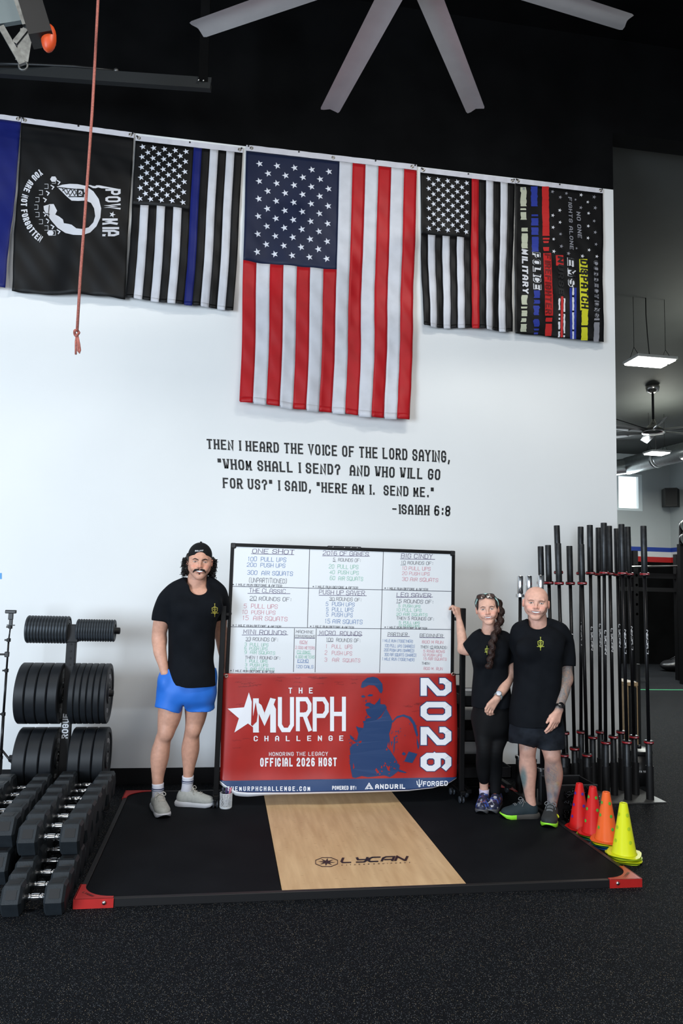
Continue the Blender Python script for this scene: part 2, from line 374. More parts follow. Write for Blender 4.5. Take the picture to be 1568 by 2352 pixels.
# ------------------------------------------------------------------ smooth implicit surfaces for bodies and clothes
from mathutils.bvhtree import BVHTree
A_ = lambda *p: np.array(p, float)
def curve(pts, n=16):
    """Catmull-Rom through 2D or 3D points"""
    P = [np.array(p, float) for p in pts]; P = [2*P[0]-P[1]]+P+[2*P[-1]-P[-2]]; out = []
    for i in range(1, len(P)-2):
        for t in np.linspace(0, 1, max(2, n//(len(P)-3)), endpoint=False):
            a, b, c, d = P[i-1:i+3]; out.append(.5*((2*b)+(c-a)*t+(2*a-5*b+4*c-d)*t*t+(3*b-a-3*c+d)*t**3))
    out.append(P[-2]); return out
class Field:
    def __init__(s, lo, hi, vox):
        s.lo = np.array(lo, float); s.v = vox; s.n = np.ceil((np.array(hi)-s.lo)/vox).astype(int)+1; s.D = np.full(tuple(s.n), 5.0, np.float32)
    def blk(s, lo, hi):
        a = np.maximum(np.floor((np.array(lo)-s.lo)/s.v).astype(int), 0); b = np.minimum(np.ceil((np.array(hi)-s.lo)/s.v).astype(int)+1, s.n)
        if np.any(b <= a): return None
        g = [(s.lo[i]+s.v*np.arange(a[i], b[i])).astype(np.float32) for i in range(3)]
        return tuple(slice(a[i], b[i]) for i in range(3)), g[0][:, None, None], g[1][None, :, None], g[2][None, None, :]
    def mix(s, sl, d, k, op):
        D = s.D[sl]
        if op == 'u':
            h = np.clip(.5+.5*(D-d)/k, 0, 1); s.D[sl] = np.where(D > 2, d, D*(1-h)+d*h-k*h*(1-h))
        elif op == 's':
            h = np.clip(.5-.5*(D+d)/k, 0, 1); s.D[sl] = D*(1-h)-d*h+k*h*(1-h)
        else: s.D[sl] = np.maximum(D, d)
    def cap(s, a, b, ra, rb=None, k=.01, op='u', sq=None):
        a, b = np.array(a, float), np.array(b, float); rb = ra if rb is None else rb; R = max(ra, rb)*(1.0 if sq is None else max(1, sq[1]))+k+2.5*s.v+.01
        q = s.blk(np.minimum(a, b)-R, np.maximum(a, b)+R)
        if q is None: return s
        sl, x, y, z = q; ab = b-a; L2 = max(float(ab@ab), 1e-9); px, py, pz = x-a[0], y-a[1], z-a[2]
        t = np.clip((px*ab[0]+py*ab[1]+pz*ab[2])/L2, 0, 1); ex, ey, ez = px-ab[0]*t, py-ab[1]*t, pz-ab[2]*t
        if sq is not None:
            n = np.array(sq[0], float); n /= np.linalg.norm(n); c = (ex*n[0]+ey*n[1]+ez*n[2])*(1/sq[1]-1); ex, ey, ez = ex+c*n[0], ey+c*n[1], ez+c*n[2]
        s.mix(sl, np.sqrt(ex*ex+ey*ey+ez*ez)-(ra+(rb-ra)*t), k, op); return s
    def chain(s, pts, rs, k=.02, op='u', sq=None, cut=None):
        P = np.array(pts, float); rs = np.array(rs, float); Q = np.array(curve(P, 6*(len(P)-1))) if len(P) > 2 else P
        t0 = np.linspace(0, 1, len(P)); t1 = np.linspace(0, 1, len(Q)); RR = np.array(curve([(a, b) for a, b in zip(t0, rs)], 6*(len(P)-1)))[:, 1] if len(P) > 2 else rs
        m = rs.max()*(1 if sq is None else max(1, sq[1]))+k+2.5*s.v+.01; q = s.blk(Q.min(0)-m, Q.max(0)+m)
        if q is None: return s
        sl, x, y, z = q; best = np.full(s.D[sl].shape, 9., np.float32)
        if sq is not None: n = np.array(sq[0], float); n /= np.linalg.norm(n)
        for a, b, ra, rb in zip(Q[:-1], Q[1:], RR[:-1], RR[1:]):
            ab = b-a; L2 = max(float(ab@ab), 1e-9); px, py, pz = x-a[0], y-a[1], z-a[2]
            t = np.clip((px*ab[0]+py*ab[1]+pz*ab[2])/L2, 0, 1); ex, ey, ez = px-ab[0]*t, py-ab[1]*t, pz-ab[2]*t
            if sq is not None: c = (ex*n[0]+ey*n[1]+ez*n[2])*(1/sq[1]-1); ex, ey, ez = ex+c*n[0], ey+c*n[1], ez+c*n[2]
            best = np.minimum(best, np.sqrt(ex*ex+ey*ey+ez*ez)-(ra+(rb-ra)*t))
        if cut is not None:
            cn = np.array(cut[1], float); cn /= np.linalg.norm(cn); best = np.maximum(best, (x-cut[0][0])*cn[0]+(y-cut[0][1])*cn[1]+(z-cut[0][2])*cn[2])
        s.mix(sl, best.astype(np.float32), k, op); return s
    def ell(s, c, r, R=None, k=.01, op='u'):
        c = np.array(c, float); r = np.array(r, float)*np.ones(3); R = np.eye(3) if R is None else R; m = float(r.max())+k+2.5*s.v+.01
        q = s.blk(c-m, c+m)
        if q is None: return s
        sl, x, y, z = q; px, py, pz = x-c[0], y-c[1], z-c[2]
        l = [(px*R[0, i]+py*R[1, i]+pz*R[2, i]) for i in range(3)]
        k0 = np.sqrt((l[0]/r[0])**2+(l[1]/r[1])**2+(l[2]/r[2])**2); k1 = np.sqrt((l[0]/r[0]**2)**2+(l[1]/r[1]**2)**2+(l[2]/r[2]**2)**2)+1e-6
        s.mix(sl, k0*(k0-1)/k1, k, op); return s
    def loft(s, st, yaw=0., k=.02, op='u', p=2.3):
        """stations (cx, cy, z, rx, ry) from low to high z"""
        st = sorted(st, key=lambda q: q[2]); S = np.array(st, float); S = np.array(curve(S, 8*(len(S)-1))) if len(S) > 2 else S; S = S[np.argsort(S[:, 2], kind='stable')]; m = S[:, 3:].max()+k+.02
        q = s.blk(A_(S[:, 0].min()-m, S[:, 1].min()-m, S[0, 2]-k-.02), A_(S[:, 0].max()+m, S[:, 1].max()+m, S[-1, 2]+k+.02))
        if q is None: return s
        sl, x, y, z = q; zz = z.ravel(); f = lambda i: np.interp(zz, S[:, 2], S[:, i])[None, None, :]
        dx, dy = x-f(0), y-f(1); c, n = math.cos(yaw), math.sin(yaw); u, v = dx*c+dy*n, -dx*n+dy*c; rx, ry = f(3), f(4)
        e = (np.abs(u/rx)**p+np.abs(v/ry)**p)**(1/p); d = (e-1)*np.minimum(rx, ry)
        d = np.maximum(d, np.maximum(S[0, 2]-z, z-S[-1, 2])+0*d); s.mix(sl, d, k, op); return s
    def half(s, c, n, op='i'):
        """keep the side of the plane that n points away from"""
        sl, x, y, z = s.blk(s.lo, s.lo+s.n*s.v); n = np.array(n, float); n /= np.linalg.norm(n)
        d = (x-c[0])*n[0]+(y-c[1])*n[1]+(z-c[2])*n[2]; s.D[sl] = np.maximum(s.D[sl], d); return s
    def disp(s, fn):
        sl, x, y, z = s.blk(s.lo, s.lo+s.n*s.v); m = s.D < .1; s.D = np.where(m, s.D+fn(x, y, z), s.D).astype(np.float32); return s
    def mesh(s):
        D = s.D; nx, ny, nz = D.shape; S = D < 0
        c = [D[i:nx-1+i, j:ny-1+j, k:nz-1+k] for i in (0, 1) for j in (0, 1) for k in (0, 1)]
        cs = sum((q < 0).astype(np.int8) for q in c); act = (cs > 0) & (cs < 8); idx = np.argwhere(act); n = len(idx)
        C = np.stack([q[act] for q in c], 1).astype(np.float64); off = np.array([(i, j, k) for i in (0, 1) for j in (0, 1) for k in (0, 1)], float)
        acc = np.zeros((n, 3)); cnt = np.zeros(n)
        for a in range(8):
            for b in range(a+1, 8):
                if np.abs(off[a]-off[b]).sum() != 1: continue
                m = (C[:, a] < 0) != (C[:, b] < 0); t = C[m, a]/(C[m, a]-C[m, b]); acc[m] += off[a]+(off[b]-off[a])*t[:, None]; cnt[m] += 1
        V = s.lo+(idx+acc/cnt[:, None])*s.v; vid = np.full(act.shape, -1, np.int64); vid[act] = np.arange(n); F = []
        for ax in range(3):
            sl0 = [slice(None)]*3; sl1 = [slice(None)]*3; sl0[ax] = slice(0, D.shape[ax]-1); sl1[ax] = slice(1, None)
            a, b = S[tuple(sl0)], S[tuple(sl1)]; E = np.argwhere(a != b)
            o1, o2 = [(1, 2), (2, 0), (0, 1)][ax]; ok = (E[:, o1] > 0) & (E[:, o2] > 0) & (E[:, o1] < D.shape[o1]-1) & (E[:, o2] < D.shape[o2]-1); E = E[ok]
            def g(d1, d2):
                q = E.copy(); q[:, o1] -= d1; q[:, o2] -= d2; return vid[q[:, 0], q[:, 1], q[:, 2]]
            quad = np.stack([g(1, 1), g(0, 1), g(0, 0), g(1, 0)], 1); fl = ~S[E[:, 0], E[:, 1], E[:, 2]]; quad[fl] = quad[fl][:, ::-1]; F.append(quad)
        return V, np.vstack(F)
def np_mesh(name, V, F, m, parent, col=None, smooth=True, label=None, base=None):
    me = bpy.data.meshes.new(name); V = np.asarray(V, float)
    if base is not None: V = V-base
    F = np.asarray(F, np.int32); me.vertices.add(len(V)); me.vertices.foreach_set('co', V.ravel()); me.loops.add(F.size); me.loops.foreach_set('vertex_index', F.ravel())
    k = F.shape[1]; me.polygons.add(len(F)); me.polygons.foreach_set('loop_start', np.arange(0, F.size, k, dtype=np.int32)); me.polygons.foreach_set('loop_total', np.full(len(F), k, np.int32))
    me.materials.append(m); me.update(calc_edges=True); me.polygons.foreach_set('use_smooth', np.full(len(F), smooth))
    if col is not None:
        at = me.color_attributes.new('Col', 'FLOAT_COLOR', 'POINT'); at.data.foreach_set('color', np.asarray(col, np.float32).ravel())
    o = bpy.data.objects.new(name, me); COL.objects.link(o); o.parent = parent
    if label: o['label'] = label
    return o
def cat_np(parts):
    V, F, C, n = [], [], [], 0
    for v, f, c in parts: V.append(v); F.append(f+n); C.append(c); n += len(v)
    return np.vstack(V), np.vstack(F), np.vstack(C)
def bvh(V, F): return BVHTree.FromPolygons([tuple(v) for v in V], [tuple(int(i) for i in f) for f in F])
def skin_mat():
    m, nt, b = nodemat('skin'); L = nt.links
    at = nt.nodes.new('ShaderNodeAttribute'); at.attribute_name = 'Col'
    tc = nt.nodes.new('ShaderNodeTexCoord')
    def noise(sc, det=4, dist=0):
        n = nt.nodes.new('ShaderNodeTexNoise'); n.inputs['Scale'].default_value = sc; n.inputs['Detail'].default_value = det; n.inputs['Distortion'].default_value = dist; L.new(tc.outputs['Object'], n.inputs['Vector']); return n
    n1 = noise(38, 3); mr = nt.nodes.new('ShaderNodeMapRange'); mr.inputs[1].default_value = .3; mr.inputs[2].default_value = .7; mr.inputs[3].default_value = .90; mr.inputs[4].default_value = 1.08; L.new(n1.outputs['Fac'], mr.inputs[0])
    vm = nt.nodes.new('ShaderNodeVectorMath'); vm.operation = 'SCALE'; L.new(at.outputs['Color'], vm.inputs[0]); L.new(mr.outputs[0], vm.inputs['Scale'])
    # tattoo ink where the alpha channel of the colour attribute is below one
    n2 = noise(14, 3, 2.2); r2 = nt.nodes.new('ShaderNodeValToRGB'); cr = r2.color_ramp
    cr.elements[0].position = .36; cr.elements[0].color = (.10, .14, .16, 1); cr.elements[1].position = .62; cr.elements[1].color = (.30, .20, .15, 1)
    for p_, c_ in ((.42, (.22, .21, .20, 1)), (.47, (.09, .11, .13, 1)), (.52, (.30, .22, .18, 1)), (.56, (.12, .16, .17, 1))):
        e = cr.elements.new(p_); e.color = c_
    L.new(n2.outputs['Fac'], r2.inputs[0])
    iv = nt.nodes.new('ShaderNodeMath'); iv.operation = 'SUBTRACT'; iv.inputs[0].default_value = 1.; L.new(at.outputs['Alpha'], iv.inputs[1])
    mx = nt.nodes.new('ShaderNodeMix'); mx.data_type = 'RGBA'; L.new(iv.outputs[0], mx.inputs[0]); L.new(vm.outputs[0], mx.inputs[6]); L.new(r2.outputs[0], mx.inputs[7])
    L.new(mx.outputs[2], b.inputs['Base Color']); b.inputs['Roughness'].default_value = .5; b.inputs['Specular IOR Level'].default_value = .35
    n3 = noise(260, 2); bp = nt.nodes.new('ShaderNodeBump'); bp.inputs['Strength'].default_value = .08; bp.inputs['Distance'].default_value = .003; L.new(n3.outputs['Fac'], bp.inputs['Height']); L.new(bp.outputs[0], b.inputs['Normal'])
    return m
SKIN = skin_mat()
def folds(amp, seed, sc=1.):
    r = random.Random(seed); W_ = [(r.uniform(-1, 1), r.uniform(-1, 1), r.uniform(-.6, .6), r.uniform(14, 34)*sc, r.uniform(0, 6)) for _ in range(7)]
    def fn(x, y, z):
        d = 0
        for a, b, c, f, p in W_: d = d+np.sin((a*x+b*y+c*z)*f+p+1.5*np.sin(z*9+p))
        return (amp/3.5*d).astype(np.float32)
    return fn
def frame(fwd, up=(0, 0, 1), roll=0.):
    """columns: right-hand x (viewer's right), back y, up z for a head looking along fwd"""
    f = A_(*fwd); f /= np.linalg.norm(f); u = A_(*up); x = np.cross(u, f)*1.0; x /= np.linalg.norm(x); u = np.cross(f, x)
    # x = viewer's right when the person faces the viewer
    R = np.stack([x, -f, u], 1)
    if abs(np.linalg.det(R)+1) < .01: R[:, 0] *= -1
    if roll: c, s = math.cos(roll), math.sin(roll); R = R@np.array([[c, 0, s], [0, 1, 0], [-s, 0, c]])
    return R
class Head:
    """head sculpted in its own axes: x to the viewer's right, -y forward, z up, origin between the ears"""
    def __init__(s, c, fwd, size=1., roll=0., jaw=1., vox=.0028, neck=None, skin=(.52, .27, .19), colfn=None, chest=None, bald=False, smile=1., wide=1.):
        s.c = A_(*c); s.R = frame(fwd, roll=roll); s.k = size
        P = lambda x, y, z: s.c+s.R@(A_(x*wide, y, z)*size)
        s.P = P; E = lambda F, x, y, z, r, k=.012, op='u': F.ell(P(x, y, z), A_(*r)*size*A_(wide, 1, 1), s.R, k*size, op)
        lo = s.c-A_(.135, .145, .20)*size; hi = s.c+A_(.135, .145, .145)*size
        if neck is not None: lo = np.minimum(lo, A_(*neck[-1][0])-neck[-1][1]-.03); hi = np.maximum(hi, A_(*neck[-1][0])+A_(neck[-1][1], neck[-1][1], 0)+.02)
        if chest is not None: lo = np.minimum(lo, A_(*chest[0])-A_(*chest[1])-.02); hi = np.maximum(hi, A_(*chest[0])+A_(*chest[1])*A_(1, 1, .2))
        F = Field(lo, hi, vox); s.F = F; C = lambda a, b, ra, rb, k=.01, op='u': F.cap(P(*a), P(*b), ra*size, rb*size, k*size, op)
        E(F, 0, .014, .040, (.0735, .093, .083)); E(F, 0, -.022, .020, (.066, .076, .078), .02); E(F, 0, -.036, -.040, (.052, .055, .066), .02)
        for q in (-1, 1):
            C((q*.047, .002, -.048), (q*.016, -.068, -.095), .0185*jaw, .016*jaw, .026); E(F, q*.044, -.012, -.020, (.024, .045, .050), .03)
            E(F, q*.046, -.060, -.014, (.020, .022, .018), .022)
            C((q*.012, -.088, .030), (q*.044, -.078, .027), .008, .007, .014)
            E(F, q*.033, -.097, .007, (.017, .015, .011), .012, 's')
            E(F, q*.032, -.077, .005, (.0135, .0125, .0115), .004)
            E(F, q*.034, -.070, -.045, (.017, .018, .020), .014)
            C((q*.012, -.096, -.030), (q*.013, -.094, -.033), .0085, .0075, .006)
            E(F, q*.079, .008, -.004, (.008, .018, .030), .006); E(F, q*.086, .001, -.002, (.005, .010, .018), .004, 's')
        C((0, -.088, .022), (0, -.100, -.004), .0068, .0072, .010); C((0, -.100, -.004), (0, -.110, -.027), .0072, .0100, .008)
        E(F, 0, -.076, -.104, (.024, .020, .018), .016); E(F, 0, -.083, -.056, (.028, .014, .020), .014)
        C((-.020*smile, -.088, -.0515), (.020*smile, -.088, -.0515), .0050, .0050, .006); C((-.015, -.088, -.072), (.015, -.088, -.072), .0055, .0055, .008)
        for q in (-1, 1): C((q*.019, -.103, -.034), (q*.034, -.092, -.064), .0022, .0018, .007, 's'); E(F, q*.036, -.072, -.040, (.018, .018, .018), .014)
        E(F, 0, -.098, -.0610, (.024*smile, .010, .0055), .004, 's')
        E(F, 0, -.094, -.078, (.020, .007, .005), .010, 's')
        if neck is not None:
            for (a, ra), (b, rb) in zip(neck[:-1], neck[1:]): F.cap(a, b, ra, rb, .022)
        if chest is not None: F.ell(chest[0], chest[1], None, .04)
        s.V, s.Q = F.mesh(); s.L = ((s.V-s.c)@s.R)/size/A_(wide, 1, 1); s.tree = bvh(s.V, s.Q); s.wide = wide
        col = np.tile(np.array(skin+(1.,), float), (len(s.V), 1)); L = s.L
        def tint(mask, c, a=1.): col[:, :3] = col[:, :3]*(1-mask[:, None]*a)+np.array(c)*mask[:, None]*a
        g = lambda cx, cz, rx, rz, front=True: np.exp(-(((L[:, 0]-cx)/rx)**2+((L[:, 2]-cz)/rz)**2)*1.4)*((L[:, 1] < -.02) if front else 1)
        red = np.array(skin)*A_(1.12, .78, .76)
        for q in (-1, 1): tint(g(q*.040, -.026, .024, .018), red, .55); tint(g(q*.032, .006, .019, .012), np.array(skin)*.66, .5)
        tint(g(0, -.028, .016, .012), red, .5); tint(((np.abs(L[:, 0]) > .074) & (L[:, 2] > -.05) & (L[:, 2] < .04)).astype(float), red, .5)
        if colfn: colfn(L, col, tint, g)
        s.col = col
    def front(s, x, z, lift=.0008):
        o = s.P(x, -.3, z); d = s.R@A_(0, 1, 0); h = s.tree.ray_cast(Vector(o), Vector(d)); p = np.array(h[0]) if h[0] is not None else s.P(x, -.08, z)
        return p-d*lift
    def patch(s, pts, lift, sub=3):
        """filled polygon draped on the face"""
        c = (sum(p[0] for p in pts)/len(pts), sum(p[1] for p in pts)/len(pts)); n = len(pts); V = []; F = []
        for j in range(1, sub+1):
            for p in pts: V.append(s.front(c[0]+(p[0]-c[0])*j/sub, c[1]+(p[1]-c[1])*j/sub, lift))
        V.append(s.front(c[0], c[1], lift)); m = len(V)-1
        for i in range(n): F.append((m, i, (i+1) % n))
        for j in range(sub-1):
            for i in range(n): F.append((j*n+i, (j+1)*n+i, (j+1)*n+(i+1) % n, j*n+(i+1) % n))
        return orient_out((np.array(V), F), s.R@A_(0, -1, 0))
    def strip(s, pts, r, lift=0., n=6, taper=True):
        P = [s.front(x, z, lift) for x, z in pts]; m = len(P); rs = [r*s.k*((.35+.65*math.sin(PI*(i+.5)/m)) if taper else 1) for i in range(m)]; return tube(P, rs, n)
def orient_out(g, d):
    V, F = g; out = []
    for f in F: nn = np.cross(V[f[1]]-V[f[0]], V[f[2]]-V[f[0]]); out.append(f[::-1] if nn@d < 0 else f)
    return V, out
EYE_W = mat('eye_white', (.62, .60, .58), .3); IRIS = mat('brown_iris', (.045, .022, .012), .2); TEETH = mat('teeth', (.92, .90, .87), .3); LIP = mat('lip', (.45, .15, .13), .4); LASH = mat('lash', (.02, .012, .01), .6); MOUTH = mat('mouth_shadow', (.12, .03, .03), .6)
def face_parts(h, root, base, brow_m, brow_pts, eye=(.0125, .0052), mouth=(.025, .0075), lipm=None, brow_r=.0032):
    sub = lambda g: (g[0]-base,)+tuple(g[1:])
    for q in (-1, 1):
        ex, ez = q*.0315, .0045; w, hh = eye
        al = [(ex+w*math.cos(t), ez+hh*math.sin(t)*(1 if math.sin(t) > 0 else .7)) for t in np.linspace(0, 2*PI, 17)[:-1]]
        e = part('eye', sub(h.patch(al, .0006)), EYE_W, root, True)
        part('iris', sub(h.patch([(ex+.0048*math.cos(t), ez+min(.0046, hh*.95)*math.sin(t)) for t in np.linspace(0, 2*PI, 13)[:-1]], .0011)), IRIS, e, True)
        part('eyelid', sub(h.strip([(ex+w*1.12*math.cos(t), ez+hh*1.1*math.sin(t)) for t in np.linspace(PI*1.02, -.02, 9)], .0013, .0002)), LASH, e, True)
        part('eyebrow', sub(h.strip(curve([(q*x, z) for x, z in brow_pts], 12), brow_r, -.0004)), brow_m, root, True)
    mw, mh = mouth; z0 = -.0595
    top = [(x, z0+.004+.0045*(x/mw)**2) for x in np.linspace(-mw, mw, 13)]; bo = [(x, z0-mh*(1-(x/mw)**2)+.0035*(x/mw)**2+.003) for x in np.linspace(mw, -mw, 13)][1:-1]
    part('mouth', sub(h.patch(top+bo, .0008)), MOUTH, root, True)
    t2 = [(x, z0+.003+.0040*(x/mw)**2) for x in np.linspace(-mw*.88, mw*.88, 11)]; b2 = [(x, z0-mh*.72*(1-(x/mw)**2)+.0030*(x/mw)**2+.002) for x in np.linspace(mw*.88, -mw*.88, 11)][1:-1]
    part('teeth', sub(h.patch(t2+b2, .0020)), TEETH, root, True)
    part('lip', sub(h.strip([(x, z0+.0065+.0045*(x/mw)**2-.001*math.exp(-(x/.004)**2)) for x in np.linspace(-mw*1.0, mw*1.0, 13)], .0022, -.0008)), lipm or LIP, root, True)
    part('lip', sub(h.strip([(x, z0-mh*(1-(x/mw)**2)+.0035*(x/mw)**2+.0005) for x in np.linspace(-mw*.96, mw*.96, 13)], .0030, -.0010)), lipm or LIP, root, True)
def hand(F, wrist, X, N, S, curls, size=1., thumb=(.9, .5), spread=.06, k=.006, rw=.026):
    """five separate fingers; X finger direction, N the way they curl, S towards the thumb"""
    X, N, S = [A_(*v)/np.linalg.norm(v) for v in (X, N, S)]; w = A_(*wrist); z = size
    offs = (.030, .0105, -.0095, -.028); Ls = ((.040, .024, .020), (.044, .027, .021), (.041, .025, .020), (.032, .019, .017)); out = []
    for i in range(4):
        kn = w+X*(.088-.004*abs(i-1.2))*z+S*offs[i]*z
        F.cap(w+S*offs[i]*.55*z, kn, .015*z, .0125*z, .012, 'u')
        p = kn; a = 0.; d0 = X+S*spread*(1.2-i); cs = curls[i]
        for j, L in enumerate(Ls[i]):
            a += cs[j]; d = d0*math.cos(a)+N*math.sin(a); d /= np.linalg.norm(d); q = p+d*L*z; r0 = (.0100, .0088, .0080)[j]*z*(1 if i < 3 else .88); F.cap(p, q, r0, r0*.90, k if j else .008); p = q
        out.append(p)
    b = w+X*.022*z+S*.024*z+N*.006*z; ta, tb = thumb; d = S*ta+X*(1-ta*.4)+N*tb; d /= np.linalg.norm(d)
    q = b+d*.040*z; F.cap(w+X*.01*z+S*.01*z, q, .017*z, .0125*z, .012); d2 = d*.6+X*.7+N*tb*.3; d2 /= np.linalg.norm(d2); q2 = q+d2*.030*z; F.cap(q, q2, .0112*z, .0098*z, .006); q3 = q2+d2*.024*z; F.cap(q2, q3, .0100*z, .0078*z, .006)
    out.append(q3); return out
def shoe(root, base, heel, toe, z0, upper_m, sole_m, lace_m, w=.098, label=None, toe_m=None, collar_h=.10, laces=True, ankle=None, rise=1.):
    """heel, toe: ground points (x, y)"""
    h2, t2 = A_(*heel), A_(*toe); L = np.linalg.norm(t2-h2); dx = (t2-h2)/L; dy = A_(-dx[1], dx[0])
    R = np.stack([A_(dx[0], dx[1], 0), A_(dy[0], dy[1], 0), A_(0, 0, 1)], 1); org = A_(h2[0], h2[1], z0); s = L/.30
    F = Field((-.02, -.075, .0), (L+.02, .075, collar_h+.05), .0038)
    F.ell((.055*s, 0, .055), (.052*s, w*.40, .055), None, .02); F.ell((.135*s, 0, .052*rise), (.085*s, w*.44, .048*rise), None, .03); F.ell((.215*s, .0, .040), (.078*s, w*.49, .036*rise), None, .03)
    F.cap((.050*s, 0, .05), (.060*s, 0, collar_h), .040, .037, .02, 'u', ((0, 1, 0), .86)); F.cap((.09*s, 0, .07), (.12*s, 0, .085*rise), .030, .026, .02)
    F.cap((.056*s, 0, collar_h-.010), (.052*s, 0, collar_h+.06), .034, .040, .004, 's', ((0, 1, 0), .86)); F.half((0, 0, .018), (0, 0, -1))
    V, Q = F.mesh(); T = lambda v: org+np.asarray(v)@R.T
    o = np_mesh('shoe', T(V)-base, Q, upper_m, root, label=label)
    prof = [(-.004, .55), (.02, .80), (.07, .84), (.13, .80), (.19, .96), (.235, 1.), (.27, .86), (.295, .50), (.302, .20)]
    ring = [(x*s, w/2*q) for x, q in prof]+[(x*s, -w/2*q) for x, q in prof[::-1]]
    V, Fq = [], []; n = len(ring)
    for zf, ex in ((0., .94), (.010, 1.03), (.024, 1.05), (.033, .99)):
        for x, y in ring:
            t = x/L; lift = .014*max(0, (t-.80)/.2)**2 if zf < .02 else 0; hz_ = zf*(1.12-.28*t)+(.010*max(0, (t-.80)/.2)**2)
            V.append(((x-L/2)*(1+(ex-1)*.4)+L/2, y*ex, hz_+lift))
    for j in range(3):
        for i in range(n): Fq.append((j*n+i, (j+1)*n+i, (j+1)*n+(i+1) % n, j*n+(i+1) % n))
    Fq += [tuple(range(n)), tuple(range(3*n, 4*n))[::-1]]
    V = np.array(V); fm = None; ms = sole_m
    if toe_m is not None: ms = [sole_m, toe_m]; fm = [1 if np.mean([V[i][0] for i in f]) > L*.66 else 0 for f in Fq]
    part('sole', (T(V)-base, [f[::-1] for f in Fq]), ms, o, True, fm=fm, auto=True)
    if laces:
        tr = bvh(*F.mesh()) if False else BVHTree.FromPolygons([tuple(v) for v in F.mesh()[0]], [tuple(int(i) for i in f) for f in F.mesh()[1]])
        def top(x, y):
            hh = tr.ray_cast(Vector((x, y, .2)), Vector((0, 0, -1))); return np.array(hh[0]) if hh[0] is not None else A_(x, y, .06)
        for j in range(5):
            x = (.115+.020*j)*s; sgn = 1 if j % 2 else -1
            part('lace', (T(tube([top(x+sgn*.004, y)+(0, 0, .003) for y in np.linspace(-.022, .022, 7)], .0030, 6)[0])-base, tube([A_(0, 0, 0)+(0, y, 0) for y in np.linspace(-.022, .022, 7)], .003, 6)[1]), lace_m, o, True)
        c = top(.112*s, 0)+(0, 0, .006)
        for q in (-1, 1):
            lp = [c+(.002, q*.004, 0), c+(.012, q*.022, .016), c+(.022, q*.038, .006), c+(.026, q*.034, -.006), c+(.016, q*.016, -.002), c]
            g = tube(curve(lp, 14), .0026, 6); part('lace', (T(g[0])-base, g[1]), lace_m, o, True)
            g = tube(curve([c, c+(.006, q*.016, .003), c+(.016, q*.030, -.018), c+(.026, q*.036, -.034)], 10), .0023, 6); part('lace', (T(g[0])-base, g[1]), lace_m, o, True)
    return o
def crest(tree, px, py, s, m, root, base, lift=.0035):
    """golden sword over a shield, printed on the shirt front; s = half height in photo pixels"""
    def hit(u, v):
        d = ray(u, v); hh = tree.ray_cast(Vector(CAM), Vector(d/np.linalg.norm(d))); return (np.array(hh[0])-d/np.linalg.norm(d)*lift) if hh[0] is not None else None
    L = [ribbon([(0, 1.-k*.1) for k in range(21)], .08), ribbon([(-.22, .52), (.22, .52)], .08), ribbon([(-.42, .38), (0, .5), (.42, .38), (.38, -.1), (0, -.62), (-.38, -.1), (-.42, .38)], .08), ribbon([(-.55, -.40), (.55, -.40)], .09), ribbon([(-.25, .22), (-.10, .14)], .09), ribbon([(.10, .14), (.25, .22)], .09), ribbon([(-.22, -.12), (0, -.34), (.22, -.12)], .07), ribbon([(-.12, -.02), (.12, -.02)], .07), ribbon([(-.08, 1.02), (.08, 1.02)], .09)]
    g = cat2(*[(np.array([tuple(p) for p in a]), b) for a, b in L]); V = []
    for x, y in g[0]:
        p = hit(px+x*s, py-y*s); V.append(p if p is not None else base)
    part('printed_crest', orient_out((np.array(V)-base, g[1]), CAM-base), m, root)
GOLD = mat('gold_print', (.42, .36, .06), .5); LIME = mat('lime_print', (.45, .50, .07), .5)
TEE = mat('black_tee_cotton', (.0045, .0058, .0085), .85, spec=.12, noise=.12, nscale=10, bump=.12, bscale=500)
